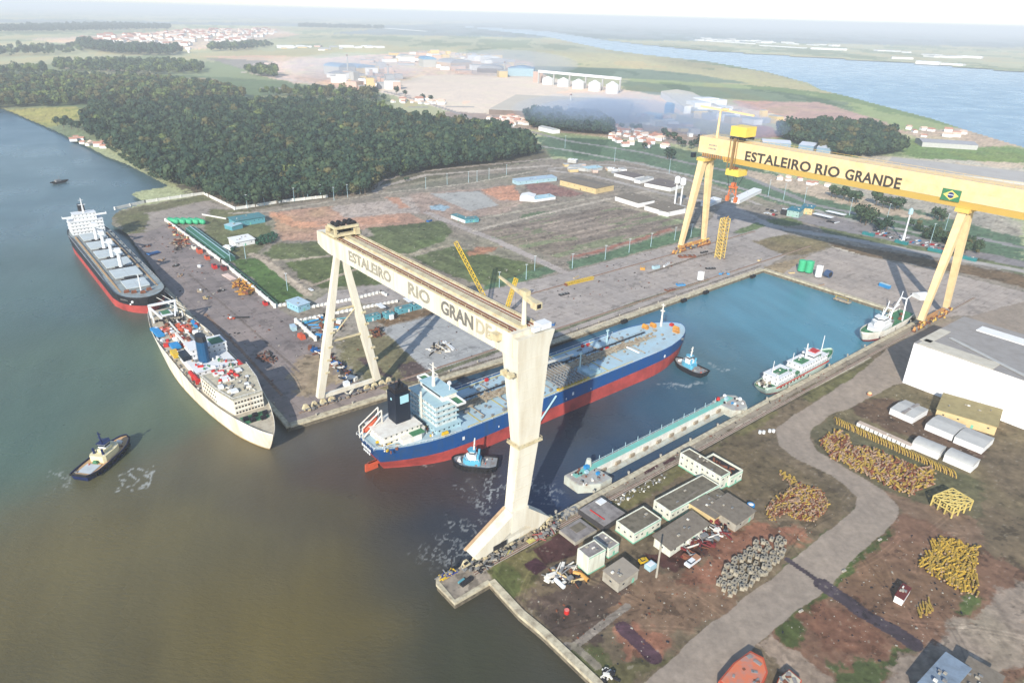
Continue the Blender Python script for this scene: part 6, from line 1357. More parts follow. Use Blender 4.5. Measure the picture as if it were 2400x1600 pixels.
heap('rubble', 'grey rubble spilled over the quay edge beside the crane foot', [(1300, 1222), (1330, 1194), (1345, 1188), (1352, 1198), (1318, 1222)], 60, [('pale_rubble', m_soot), ('grey_rubble', m_steel)], .4, 1.5, .8, 27, 'box', 'rubble')
b = thing('hatch_grating', 'teal and black hatch box on the pier deck', 'box', G(1093, 1364), ang((1084, 1374), (1106, 1358))); MB().box((0, 0, .4), (5.5, 2, .8)).build('box_body', m_dark, b); MB().box((-1, 1.6, .3), (3, 1, .6)).build('teal_lid', m_tealwall, b)
for px, lb in (((1192, 1292), 'pale yellow steel plate lying on the grass by the crane rail, left one'), ((1244, 1267), 'pale yellow steel plate lying on the grass by the crane rail, right one')):
    b = thing('steel_plate', lb, 'plate', G(*px), DROT); MB().box((0, 0, .3), (3.4, 2.4, .3)).box((.6, .3, .55), (1.6, 1.4, .2)).build('plate_body', mat('straw_plate', (206, 198, 120), .8, dirt=.3), b)
b = thing('white_crate', 'pale blue white crate next to the yellow fork lift', 'crate', G(1524, 1330), .7); MB().box((0, 0, 1), (4, 3, 2)).build('crate_body', m_cyan, b); MB().box((0, 0, 2.1), (3, 2, .2)).build('crate_lid', m_white2, b)
b = thing('blue_tank', 'bright blue tank standing at the right end of the joined grey sheds', 'tank', G(1758, 1192)); MB().cone((0, 0, 0), (0, 0, 2.6), 1.7, 1.7, 12).build('tank_shell', m_ltblue, b); MB().cone((0, 0, 2.6), (0, 0, 2.9), 1.2, .4, 12).build('tank_lid', m_white2, b)
b = thing('satellite_dish', 'blue dish fixed on the white wall of the narrow taller block', 'dish', G(1668, 1154)); MB().cone((0, 0, 3.2), (.1, -.4, 3.3), .3, 1.6, 12).build('dish_bowl', m_ltblue, b); MB().beam((0, 0, 0), (0, 0, 3.2), .3).build('dish_post', m_steel, b)
b = thing('red_drum', 'red drum beside green bushes near the sea wall', 'drum', G(1328, 1436)); MB().cone((0, 0, 0), (0, 0, 1.6), 1.0, 1.0, 10).build('drum_body', m_lred, b); MB().cone((0, 0, 1.6), (0, 0, 1.7), .9, .9, 10).build('drum_lid', mat('pink_lid', (226, 130, 120), .6), b)
heap('white_debris', 'white and black debris on the grass at the bottom of the sea wall', [(1405, 1570), (1440, 1560), (1450, 1590), (1420, 1610)], 22, [('white_pieces', m_white), ('dark_pieces', m_dark)], .5, 1.8, .9, 28, 'box', 'debris')
for px, lb in (((2062, 1265), 'white kerb stone on the grass verge of the road, upper one'), ((1978, 1338), 'white kerb stone on the grass verge of the road, middle one'), ((1877, 1432), 'white kerb stone on the grass verge of the road, lower one')):
    b = thing('kerb_stone', lb, 'stone', G(*px), .5); MB().box((0, 0, .3), (2.0, .8, .6), 0, .9).build('stone_body', m_soot, b)
for k, (px, lb) in enumerate((((1785, 1015), 'pair of white drums beside the quay track opposite the road bend'), ((1808, 1012), 'second white drum pair by the quay track nearer the road bend'))):
    b = thing('drum_pair', lb, 'drums', G(*px)); 
    for s in (-1, 1): MB().cone((s, 0, 0), (s, 0, 1.5), .8, .8, 9).build('drum_body', m_white2, b)
b = thing('small_buoy', 'round yellow and pink buoy lying by the track near the white hall', 'buoy', G(2037, 926)); MB().ball((0, 0, 1), 1.4).build('buoy_body', m_beige, b); MB().cone((0, 0, .8), (0, 0, 1.2), 1.45, 1.45, 12).build('buoy_band', m_lred, b)
# mooring bollards and fenders along the quays
def bollard():
    o = thing('mooring_bollard', 'x', 'bollard'); MB().cone((0, 0, 0), (0, 0, .9), .5, .4, 9).build('post', m_soot, o); MB().cone((0, 0, .9), (0, 0, 1.25), .65, .6, 9).build('cap', m_soot, o); return o
bo = bollard(); first = True
for P0, P1, n, g, off in (((2155, 747), (1260, 1232), 16, 'near', -1.4), ((700, 992), (1790, 631), 20, 'inland', 1.6), ((400, 690), (655, 968), 10, 'river', 1.2)):
    a = G(*P0); c_ = G(*P1); d = (c_ - a).normalized(); nn = Vector((-d.y, d.x, 0)) * off
    for i in range(n):
        p = a.lerp(c_, (i + .5) / n) + nn * 1; p.z = .25
        o = bo if first else dup(bo, p); first = False; o.location = p; o['label'] = 'small pale mooring bollard on the edge of the %s quay' % g; o['group'] = 'mooring bollards on the %s quay' % g
def fender_at(px, lb):
    b = thing('quay_fender', lb, 'fender', G(*px), DROT); 
    MB().cone((-2.4, 0, -.9), (2.4, 0, -.9), 1.5, 1.5, 10).build('fender_roll', m_rub, b); MB().beam((-1.6, 0, .6), (-1.6, 1.5, .7), .25).beam((1.6, 0, .6), (1.6, 1.5, .7), .25).build('hanging_chain', m_steel, b)
fender_at((1603, 701), 'black tyre fender hanging on the inland quay wall, left of the two'); fender_at((1655, 682), 'black tyre fender hanging on the inland quay wall, middle one'); fender_at((1765, 645), 'black tyre fender on the inland quay near the basin corner'); fender_at((1463, 750), 'black tyre fender on the inland quay beyond the tanker bow')
for px, lb in (((1979, 700), 'small rusty landing stage at the middle of the far quay wall'),):
    b = thing('landing_stage', lb, 'landing stage', G(*px), math.atan2((G(2155, 747) - G(1790, 631)).y, (G(2155, 747) - G(1790, 631)).x)); MB().box((0, -2.5, -.8), (13, 4, 1)).build('stage_deck', m_pipe, b); MB().beam((-5, -4, -.2), (-5, -4, 2), .3).beam((5, -4, -.2), (5, -4, 2), .3).beam((-5, -4, 2), (5, -4, 2), .2).build('stage_rail', m_yel, b)
# crane rails
for nm, Yv, x0, x1, lb in (('crane_rail', 165.5, 122, 620, 'crane rail line on the near quay'), ('crane_rail', 318.5, 118, 640, 'crane rail line for the cream crane on the inland quay'), ('crane_rail', 380, 330, 640, 'crane rail line for the yellow crane across the apron')):
    b = thing(nm, lb, 'rail', DP(x0, Yv, 0), DROT); MB().box(((x1 - x0) / 2, 0, .05), (x1 - x0, 2.0, .1)).build('rail_bed', m_soot, b); MB().box(((x1 - x0) / 2, -.5, .2), (x1 - x0, .18, .2)).box(((x1 - x0) / 2, .5, .2), (x1 - x0, .18, .2)).build('rail_head', m_rust, b)

# loose stones and scraps lying about the yards
def litter(name, label, poly, n, ms, s0, s1, seed):
    rng = random.Random(seed); P = W2(poly)
    for m, lb in ms:
        b = MB()
        for i in range(int(n * .8) // len(ms)): p = inpoly(P, rng); s = (s0 + (s1 - s0) * rng.random() ** 3) * .75; b.box((p.x, p.y, s * .2), (s * rng.uniform(.7, 2), s, s * .5), rng.uniform(0, 3))
        o = b.build(name, m); tag(o, lb + ' ' + label, 'litter', kind='stuff')
litter('yard_litter', 'scattered over the south yard soil', [(1230, 1400), (1330, 1330), (1520, 1360), (1680, 1240), (1900, 1200), (1960, 1200), (1700, 1420), (1500, 1580), (1400, 1540)], 420, [(m_soot, 'pale stones'), (m_dark, 'dark scraps'), (m_rust, 'rusty scraps')], .25, .8, 51)
litter('yard_litter', 'scattered over the right hand plots', [(1830, 1480), (2100, 1240), (2290, 1300), (2290, 1420), (2080, 1560)], 260, [(m_soot, 'pale stones'), (m_dark, 'dark scraps')], .25, .8, 52)
litter('yard_litter', 'scattered between the tents and pipe piles', [(1960, 970), (2090, 920), (2290, 1000), (2290, 1110), (2130, 1050)], 200, [(m_soot, 'pale stones'), (m_dark, 'dark scraps')], .3, .9, 53)
litter('quay_litter', 'scattered over the river quay', [(345, 560), (400, 540), (640, 720), (740, 800), (660, 920), (480, 745), (400, 670)], 240, [(m_soot, 'pale scraps'), (m_dark, 'dark scraps'), (m_rust, 'rusty scraps')], .4, 1.4, 54)
litter('quay_litter', 'scattered over the inland apron and plots', [(760, 790), (1000, 700), (1320, 645), (1640, 560), (1740, 600), (1500, 710), (1180, 820), (930, 905), (830, 880)], 380, [(m_soot, 'pale scraps'), (m_dark, 'dark scraps'), (m_rust, 'rusty scraps')], .4, 1.5, 55)
litter('quay_litter', 'scattered over the quay track strip', [(1260, 1250), (1500, 1130), (1790, 965), (2000, 850), (1990, 842), (1780, 952), (1420, 1150)], 240, [(m_soot, 'pale scraps'), (m_dark, 'dark scraps'), (m_rust, 'rusty scraps')], .3, 1.0, 56)
litter('field_litter', 'scattered over the inner yard plots', [(640, 600), (880, 530), (1120, 500), (1420, 480), (1620, 530), (1320, 630), (1130, 676), (720, 690)], 320, [(m_soot, 'pale scraps'), (m_dark, 'dark scraps')], .4, 1.5, 57)
# ------------------------------------------------------------ inland yard
def wall_line(name, label, pts, h, m, th=.5, posts=0, cat='wall'):
    P = [G(*p) for p in pts]; r = thing(name, label, cat, P[0]); b = MB(); pb = MB()
    for a, c in zip(P[:-1], P[1:]):
        a = a - P[0]; c = c - P[0]; b.beam(a + Vector((0, 0, h / 2)), c + Vector((0, 0, h / 2)), th, h)
        if posts:
            n = max(1, int((c - a).length / posts))
            for i in range(n + 1): p = a.lerp(c, i / n); pb.box((p.x, p.y, h / 2 + .15), (th * 1.8, th * 1.8, h + .3))
    b.build('wall_panels' if cat == 'wall' else 'mesh_panels', m, r)
    if posts: pb.build('posts', m, r)
    return r
m_wwall = mat('whitewashed_wall', (232, 230, 222), .8, dirt=.25, dcol=(170, 164, 150), scale=.3)
m_fence = mat('green_mesh_fence', (60, 98, 84), .8, dirt=.2)
wall_line('yard_wall', 'white concrete wall bounding the yard corner between the river and the forest', [(270, 492), (340, 476), (478, 456), (550, 491)], 3, m_wwall, .8, 12)
wall_line('yard_wall', 'white concrete wall running along the near edge of the dark forest', [(550, 492), (660, 475), (767, 463)], 3, m_wwall, .8, 12)
wall_line('yard_wall', 'long straight white wall dividing the river quay from the green racks', [(389, 519), (520, 615), (645, 721)], 2.8, m_wwall, 1.0, 14)
wall_line('yard_wall', 'low crenellated white barrier between the pale blue kiosk and the cream crane', [(648, 719), (697, 711)], 1.6, m_wwall, .9, 3)
wall_line('yard_wall', 'low crenellated white barrier passing behind the legs of the cream crane', [(727, 722), (830, 702), (893, 686), (905, 693)], 1.6, m_wwall, .9, 3)
wall_line('yard_wall', 'low white barrier in front of the teal containers and the kiosk road', [(695, 755), (760, 741), (835, 726), (930, 708)], 1.6, m_wwall, .9, 3)
wall_line('yard_wall', 'short white wall beside the orange box and the pale blue cabins', [(694, 756), (740, 798)], 3, m_wwall, 1.0, 8)
wall_line('mesh_fence', 'dark green mesh fence between the long white wall and the lawn', [(520, 608), (600, 672), (650, 716)], 2.4, m_fence, .3, 6, 'fence')
wall_line('mesh_fence', 'green mesh fence on the forest side beyond the white wall', [(560, 488), (700, 466), (860, 448)], 2.2, m_fence, .2, 8, 'fence')
# white wall of the inner path
wall_line('yard_wall', 'short white kerb wall from the green tanks to the teal building', [(474, 504), (530, 514)], 1.4, m_wwall, .9)
m_gt = mat('tank_green', (64, 178, 128), .5, dirt=.15)
for k in range(5):
    x = 407 + k * 15.5; y = 523 + k * .2; b = thing('storage_tank', '%s green horizontal tank in the row of five by the white wall' % ['first and leftmost', 'second', 'middle', 'fourth', 'fifth and rightmost'][k], 'tank', G(x, y), ang((404, 515), (425, 535)) + .3, 'five green tanks in a row')
    MB().cone((-6.5, 0, 2.6), (6.5, 0, 2.6), 2.5, 2.5, 12).ball((-6.5, 0, 2.6), 2.5, 12, 6).ball((6.5, 0, 2.6), 2.5, 12, 6).build('tank_shell', m_gt, b, True); MB().box((-4, 0, .4), (1, 3.6, .8)).box((4, 0, .4), (1, 3.6, .8)).build('saddle', m_dark, b)
b = thing('green_rack', 'very long low green pipe rack shed with a pale ridge line beside the white wall', 'rack', G(447, 541), ang((447, 541), (540, 612)))
L = (G(540, 612) - G(447, 541)).length
MB().box((L / 2, 0, 1.6), (L, 9, 3.2)).build('shed_body', mat('rack_green', (44, 96, 78), .8, dirt=.3), b); MB().gable((L / 2, 0, 3.2), (L, 10), 1.6).build('shed_roof', mat('rack_green_roof', (58, 110, 90), .7, dirt=.3, scale=.4), b); MB().beam((0, 0, 4.9), (L, 0, 4.9), .8, .3).beam((0, 4, 3.5), (L, 4, 3.5), .3, .3).beam((0, -4, 3.5), (L, -4, 3.5), .3, .3).build('ridge_line', m_cyan, b)
block('office_building', 'large teal building with a grey teal roof near the forest corner', 'building', (552, 533), (622, 521), 15, 6, wall=m_tealwall, roof=m_tealroof, kind='mono', rise=.8, over=1.0, win=(1, 4))
block('teal_hut', 'small teal hut with a white roof joined to the left of the large teal building', 'hut', (527, 536), (545, 541), 12, 4, wall=m_tealwall, roof=m_cyan, kind='mono', rise=.6, win=None)
block('canteen_building', 'white building with an open dark front beside the dark green hedge', 'building', (553, 580), (598, 571), 14, 4.5, wall=m_tent, roof=m_tent, kind='mono', rise=1.2, over=.8, win=(1, 5))
block('white_hut', 'small white hut beside the green hedge below the teal building', 'hut', (523, 586), (541, 588), 5, 3, wall=m_tent, roof=m_tent, kind='mono', rise=.4, win=None)
block('kiosk', 'pale blue kiosk with a flat light blue roof next to the white barrier', 'kiosk', (700, 733), (727, 724), (686, 718), 5, wall=mat('kiosk_blue', (150, 196, 214), .7, dirt=.2), roof=mat('kiosk_roof', (180, 204, 218), .7, dirt=.2), kind='mono', rise=.6, over=.6, parapet=0)
for A, B, dp, lb in (((855, 757), (893, 747), 5, 'teal container row cut by the right leg of the cream crane'), ((906, 748), (925, 743), 6, 'teal cabin beside a white door, in the middle of the teal row'), ((935, 737), (966, 729), 6, 'longer teal container building right of the white door'), ((970, 728), (997, 720), 6, 'last teal container building just behind the cream girder')):
    block('teal_cabin', lb, 'cabin', A, B, dp, 3.4, wall=m_tealwall, roof=m_tealroof, kind='flat', parapet=.2, win=(1, 4), doorm=m_white2)
b = thing('white_door_box', 'bright white upright box between the teal cabins', 'box', G(918, 748), ang((906, 748), (925, 743))); MB().box((0, 0, 1.7), (3, 1.5, 3.4)).build('box_body', m_white2, b); MB().box((3, 0, 1.5), (1.2, 1.4, 3)).build('box_door', m_dark, b)
for px, lb in (((893, 727), 'white flat canopy roof over the teal cabins, left one'), ((957, 713), 'white flat canopy roof over the teal cabins, right one')):
    b = thing('canopy', lb, 'canopy', G(*px), ang((880, 720), (900, 735))); MB().box((0, 0, 3.6), (9, 4, .3)).build('canopy_roof', m_white2, b)
    q = MB()
    for x in (-4, 4):
        for y in (-1.6, 1.6): q.beam((x, y, 0), (x, y, 3.5), .2)
    q.build('canopy_posts', m_steel, b)
heap('container_clutter', 'mixed teal brown and blue clutter enclosed behind the short white wall', [(700, 757), (760, 742), (800, 745), (800, 775), (750, 795)], 46, [('teal_boxes', m_tealwall), ('brown_boxes', m_rust), ('white_boxes', m_white), ('blue_boxes', m_ltblue), ('grey_boxes', m_steel)], 1.2, 3.6, 1.4, 41, 'mix', 'clutter')
heap('quay_clutter', 'dark blue orange and white clutter strip between the legs of the cream crane', [(715, 815), (740, 818), (780, 840), (820, 870), (830, 895), (810, 902), (790, 868), (750, 836)], 80, [('blue_boxes', mat('deep_blue', (30, 96, 160), .6, dirt=.3)), ('dark_boxes', m_dark), ('orange_boxes', m_rust), ('white_boxes', m_white), ('navy_boxes', _M['ink_blue'])], .8, 3.0, 1.4, 42, 'mix', 'clutter')
heap('steel_litter', 'brown and white steel litter on the pale concrete square', [(1000, 815), (1020, 806), (1060, 806), (1058, 822), (1010, 835)], 40, [('white_plates', m_white), ('brown_plates', m_pipe), ('dark_plates', m_dark)], .6, 2.4, .8, 43, 'mix')
b = thing('white_beam', 'white curved steel beam lying on the pale concrete square', 'beam', G(1050, 812), ang((1038, 804), (1060, 822))); MB().beam((-7, 0, .6), (7, 0, .6), 1.0, 1.0).beam((-7, 1.6, .5), (6, 1.4, .5), .7, .9).build('beam_body', m_white2, b)
b = thing('orange_container', 'orange red round topped container beside the short white wall', 'container', G(707, 792), ang((694, 780), (718, 800))); MB().box((0, 0, 1.5), (6.5, 3.4, 3), 0, .85).build('container_body', m_or, b); MB().box((0, 0, 3.1), (4, 2, .4)).build('container_top', m_or, b)
b = thing('pale_cabin', 'pale blue cabin left of the orange container', 'cabin', G(688, 772), ang((680, 765), (694, 780))); MB().box((0, 0, 1.4), (6, 3, 2.8)).build('cabin_body', m_cyan, b); MB().box((0, 0, 2.9), (6.4, 3.4, .2)).build('cabin_roof', mat('kiosk_roof', (180, 204, 218)), b)
heap('rust_tangle', 'brown tangled scrap mound beside the cream crane leg', [(868, 775), (890, 768), (900, 785), (875, 792)], 40, [('rust_strips', m_rust), ('dark_strips', m_dark)], .6, 2.0, 1.8, 44, 'mix')
# machines along the long white wall, on the quay side
heap('machine_parts', 'brown and orange machine parts along the far end of the long white wall', [(392, 528), (404, 524), (440, 556), (446, 578), (420, 570)], 60, [('brown_parts', m_rust), ('cream_parts', m_beige), ('dark_parts', m_dark), ('orange_parts', m_or)], .8, 2.6, 2.0, 45, 'mix', 'machine parts')
heap('machine_parts', 'ochre and black machine parts on the quay away from the white wall', [(400, 570), (425, 560), (438, 578), (412, 590)], 40, [('ochre_parts', m_pipe), ('dark_parts', m_dark), ('orange_parts', m_rust)], .8, 2.4, 2.4, 46, 'mix', 'machine parts')
heap('yellow_machinery', 'large yellow orange heap of machine frames at the near end of the white wall', [(545, 665), (560, 658), (585, 665), (594, 685), (578, 698), (558, 686)], 70, [('yellow_frames', mat('amber_paint', (216, 158, 60), .6, dirt=.4, dcol=(130, 84, 50), scale=.6)), ('brown_frames', m_rust), ('amber_frames', _M['amber_paint'])], 1.0, 3.0, 3.2, 47, 'mix', 'machinery')
heap('rust_ring', 'rusty dark chain rings on the quay right of the white ship', [(600, 835), (630, 820), (652, 842), (640, 850), (610, 848)], 50, [('rust_chain', m_rust), ('dark_chain', m_dark)], .5, 1.5, .5, 48, 'mix', 'chain pile')
for px, c_, lb, s in (((468, 592), 'o', 'bright orange box, the larger one by the middle of the white wall', 1.2), ((486, 607), 'o', 'orange box right of the larger orange box by the white wall', 1), ((503, 628), 'r', 'red box by the white wall, left of the dark red one', 1), ((525, 632), 'm', 'dark red machine box against the white wall', 1.1), ((455, 583), 'w', 'white and brown box against the white wall before the orange boxes', .9), ((622, 714), 'r', 'small red box by the wall corner near the kiosk', .8)):
    b = thing('equipment_box', lb, 'box', G(*px), ang((468, 592), (520, 636))); m = {'o': m_or, 'r': m_lred, 'm': mat('maroon_paint', (120, 48, 48)), 'w': m_white}[c_]
    MB().box((0, 0, 1.5 * s), (6 * s, 3.2 * s, 3 * s), 0, .94).build('box_body', m, b); MB().box((s, 0, 3.2 * s), (2.4 * s, 2 * s, .6 * s)).build('box_vent', m_dark, b)
b = thing('white_pipes', 'bundle of white and pink pipes lying along the white wall', 'pipes', G(537, 650), ang((520, 640), (556, 662))); q = MB()
for k in range(5): q.cone((-8, k * 1.1 - 2.2, .5), (8, k * 1.1 - 2.2, .5), .5, .5, 7)
q.build('pipe_bundle', mat('pink_white_pipe', (222, 200, 190), .7, dirt=.3), b); MB().box((0, 0, .15), (1, 6, .3)).build('pipe_rest', m_dark, b)
for i, (px, lb) in enumerate((((345, 578), 'flat brown steel frame on the quay shadow, farthest up the quay'), ((360, 594), 'blue tarpaulin spread on the quay beside the bulk carrier'), ((380, 610), 'small pink crate on the quay beyond the blue tarpaulin'), ((413, 623), 'tangle of dark cables on the open quay'), ((421, 646), 'pale frame and crate on the quay near the bulk carrier bow'), ((470, 682), 'small machine with white top on the quay, left of the next one'), ((484, 698), 'pale round capstan machine on the open quay'), ((541, 747), 'white and orange winch machine on the quay beside the white ship'), ((468, 626), 'single white box on the open quay'), ((560, 745), 'dark steel beam lying beside the winch machine'), ((523, 682), 'low dark hatch cover on the middle of the quay'))):
    b = thing(['steel_grid', 'tarpaulin', 'crate', 'cable_tangle', 'frame_crate', 'machine', 'capstan', 'winch', 'white_box', 'steel_beam', 'hatch_cover'][i], lb, ['frame', 'tarpaulin', 'crate', 'cables', 'crate', 'machine', 'capstan', 'winch', 'box', 'beam', 'hatch'][i], G(*px), .6 + i * .3)
    if i == 1: MB().box((0, 0, .4), (11, 6, .8), 0, .9).build('cover', mat('quay_tarp_blue', (60, 120, 176), .7, dirt=.3), b); MB().box((0, 0, .1), (12, 7, .2)).build('hem', m_rust, b)
    elif i == 8: MB().box((0, 0, .9), (2.6, 1.8, 1.8)).build('box_body', m_white2, b); MB().box((0, 0, 1.85), (2.7, 1.9, .12)).build('box_lid', m_white2, b)
    elif i == 9: MB().beam((-7, 0, .4), (7, 0, .4), .9).build('beam_body', m_dark, b)
    else:
        m = (m_rust, 0, m_pend, m_dark, m_pend, m_pipe, m_beige, m_or, 0, 0, m_dark)[i]; q = MB(); rg = random.Random(i)
        for k in range(9): q.box((rg.uniform(-3, 3), rg.uniform(-1.6, 1.6), .5), (rg.uniform(.6, 3), rg.uniform(.4, 1.2), rg.uniform(.3, 1)), rg.uniform(0, 3))
        q.build('pieces', m, b); MB().box((0, 0, 1.1), (1.4, 1.2, 1)).build('top_piece', m_white2 if i in (5, 7) else m_steel, b)
# middle and far yard buildings
block('warehouse', 'beige gabled warehouse with a long brown roof in the middle of the far yard', 'warehouse', (1312, 434), (1396, 455), 34, 6.5, wall=m_beige, roof=m_fibro, kind='gable', rise=1.6, over=.4, win=(1, 9), doorm=m_dark)
block('long_shed', 'long light blue shed behind the orange soil and white tents', 'shed', (1213, 434), (1305, 424), 13, 4.5, wall=m_cyan, roof=mat('sky_blue_roof', (170, 192, 208), .6, dirt=.15), kind='mono', rise=1, win=(1, 8))
block('storage_tent', 'white storage tent at the end of the orange soil patch, left one', 'tent', (1218, 471), (1252, 473), 18, 5, wall=m_tent, roof=m_tent, kind='gabley', rise=2, over=.1, win=None)
block('storage_tent', 'lower white storage tent right of the tent by the orange soil', 'tent', (1254, 474), (1302, 467), 12, 3, wall=m_tent, roof=m_cyan, kind='mono', rise=1, over=.1, win=None)
block('site_office', 'small teal and white site office beside the crossing of the dirt roads', 'office', (1057, 511), (1089, 523), 7, 3.4, wall=m_tent, roof=m_tealroof, kind='mono', rise=.5, over=.4)
block('site_office', 'teal site office wing to the right of the small white fronted one', 'office', (1091, 523), (1122, 520), 8, 3.6, wall=m_tealwall, roof=m_tealroof, kind='mono', rise=.5, over=.4)
block('long_workshop', 'long white walled workshop with a brown roof left of the water towers', 'workshop', (1441, 470), (1495, 487), 26, 5, wall=m_tent, roof=m_fibro, kind='mono', rise=1.6, over=.3, win=None)
block('long_workshop', 'white walled workshop with a brown roof just below the water towers', 'workshop', (1510, 492), (1563, 508), 30, 5, wall=m_tent, roof=m_fibro, kind='mono', rise=1.6, over=.3, win=None)
block('long_workshop', 'white end building right of the brown roofed workshop, under the water towers', 'workshop', (1566, 508), (1606, 492), 12, 4.2, wall=m_tent, roof=m_tentroof, kind='mono', rise=.8, over=.2, win=None)
block('long_workshop', 'white walled building with a dark roof between the two yard roads', 'workshop', (1510, 437), (1571, 449), 34, 4.5, wall=m_tent, roof=mat('dark_brown_roof', (118, 108, 104), .9, dirt=.25), kind='mono', rise=1.2, over=.2, win=None)
block('admin_building', 'white and dark building near the highway bend, left of the workshops', 'building', (1439, 413), (1484, 424), 22, 4, wall=m_tent, roof=_M['dark_brown_roof'], kind='mono', rise=.8, win=None)
block('admin_building', 'white L shaped building right of the white and dark one', 'building', (1486, 428), (1500, 431), 30, 4, wall=m_tent, roof=m_tentroof, kind='mono', rise=.6, win=None)
for A, B, dp, lb, rf in (((1330, 398), (1372, 402), 14, 'grey roofed hall at the top of the yard near the road loop', m_tentroof), ((1378, 403), (1412, 399), 12, 'flat grey blue hall right of the grey roofed one', m_cyan), ((1424, 402), (1438, 403), 7, 'small white square building near the highway', m_tent), ((1330, 381), (1350, 383), 8, 'small white shed beside the highway curve', m_tent)):
    block('yard_hall', lb, 'hall', A, B, dp, 4, wall=m_tentroof, roof=rf, kind='mono', rise=.8, win=None)
block('white_hall', 'long narrow white roofed hall right of the yellow crane hook', 'hall', (1732, 478), (1784, 452), 10, 4, wall=m_tent, roof=m_tent, kind='mono', rise=.8, win=None)
block('white_hall', 'white roofed building behind the yellow crane legs', 'hall', (1660, 486), (1690, 474), 10, 4, wall=m_tent, roof=m_tent, kind='mono', rise=.8, win=None)
block('teal_block', 'teal and white two storey block at the corner of the car park, left part', 'building', (1843, 506), (1871, 511), 16, 7, wall=mat('pale_teal_wall', (156, 186, 180), .7, dirt=.2), roof=mat('deep_teal_roof', (48, 120, 138), .6, dirt=.2), kind='mono', rise=1, over=.8, win=(2, 4))
block('teal_block', 'teal roofed block at the corner of the car park, right part', 'building', (1876, 500), (1902, 504), 14, 7, wall=m_beige, roof=_M['deep_teal_roof'], kind='mono', rise=1, over=.8, win=(2, 4))
block('dark_block', 'dark walled cube with a white roof left of the teal block', 'building', (1829, 503), (1843, 505), 8, 6, wall=m_dark, roof=m_tent, kind='flat', parapet=.3, win=None)
for px, lb in (((1928, 512), 'flat white canopy over the car park, nearer one'), ((1958, 506), 'flat white canopy over the car park, farther one')):
    b = thing('car_canopy', lb, 'canopy', G(*px), ang((1906, 506), (1952, 517))); MB().box((0, 0, 3.6), (22, 7, .4)).build('canopy_roof', m_tent, b); q = MB()
    for x in (-9, -3, 3, 9):
        for y in (-2.6, 2.6): q.beam((x, y, 0), (x, y, 3.5), .25)
    q.build('canopy_posts', m_steel, b)
# water towers
def water_tower(px, top, lb):
    h = H(px, top); b = thing('water_tower', lb, 'water tower', G(*px), 0, 'pair of white water towers')
    MB().cone((0, 0, 0), (0, 0, h * .74), 1.0, .9, 12).build('stem', m_tent, b); q = MB(); q.cone((0, 0, h * .70), (0, 0, h * .78), 1, 3.2, 14); q.cone((0, 0, h * .78), (0, 0, h * .96), 3.2, 3.2, 14); q.cone((0, 0, h * .96), (0, 0, h), 3.2, 1.4, 14); q.build('tank', m_tent, b)
water_tower((1581, 480), 413, 'left of the two slim white water towers'); water_tower((1594, 485), 417, 'right of the two slim white water towers')
# big tanks on the apron
def vtank(name, lb, px, top, rad, m, lie=False, group=None):
    h = H(px, top); b = thing(name, lb, 'tank', G(*px), 0, group); MB().cone((0, 0, .8), (0, 0, h - .8), rad, rad, 16).ball((0, 0, h - .8), rad, 16, 8, .35).build('tank_shell', m, b, False)
    MB().cone((0, 0, 0), (0, 0, .9), rad * .9, rad * .9, 12).build('skirt', m_dark, b); q = MB(); q.beam((rad + .3, 0, 0), (rad + .3, 0, h), .4); q.build('ladder', m, b)
vtank('process_tank', 'left of the pair of bright green tanks beyond the far quay wall', (1877, 636), 609, 3.2, m_gt, group='pair of bright green tanks'); vtank('process_tank', 'right of the pair of bright green tanks beyond the far quay wall', (1894, 639), 611, 3.2, m_gt, group='pair of bright green tanks')
vtank('silo', 'white silo standing between the green tanks and the dark blue drum', (1916, 650), 622, 2.6, m_tent); vtank('silo', 'white silo on the inland apron near the basin corner', (1640, 657), 636, 2.4, m_tent)
b = thing('blue_drum', 'dark blue drum ring lying right of the white silo', 'drum', G(1940, 650), .5); MB().cone((0, -2, 3.2), (0, 2.4, 3.2), 3.2, 3.2, 14).build('drum_shell', mat('slate_blue', (66, 88, 124), .6, dirt=.3), b); MB().cone((0, -2.1, 3.2), (0, -2.0, 3.2), 2.2, 2.2, 12).build('drum_core', m_dark, b)
b = thing('shipping_container', 'bright blue and white shipping container on the far apron', 'container', G(2073, 673), ang((2063, 668), (2083, 675))); MB().box((0, 0, 1.4), (9, 3, 2.8)).build('container_body', mat('container_blue', (50, 140, 200), .5), b); MB().box((0, 0, 2.85), (8.8, 2.8, .12)).build('container_roof', m_cyan, b)
block('white_tents', 'white tent with a dark open side under the yellow crane near leg', 'tent', (2156, 704), (2182, 702), 9, 3.2, wall=m_tent, roof=m_tent, kind='gable', rise=1.6, over=.2, win=None)
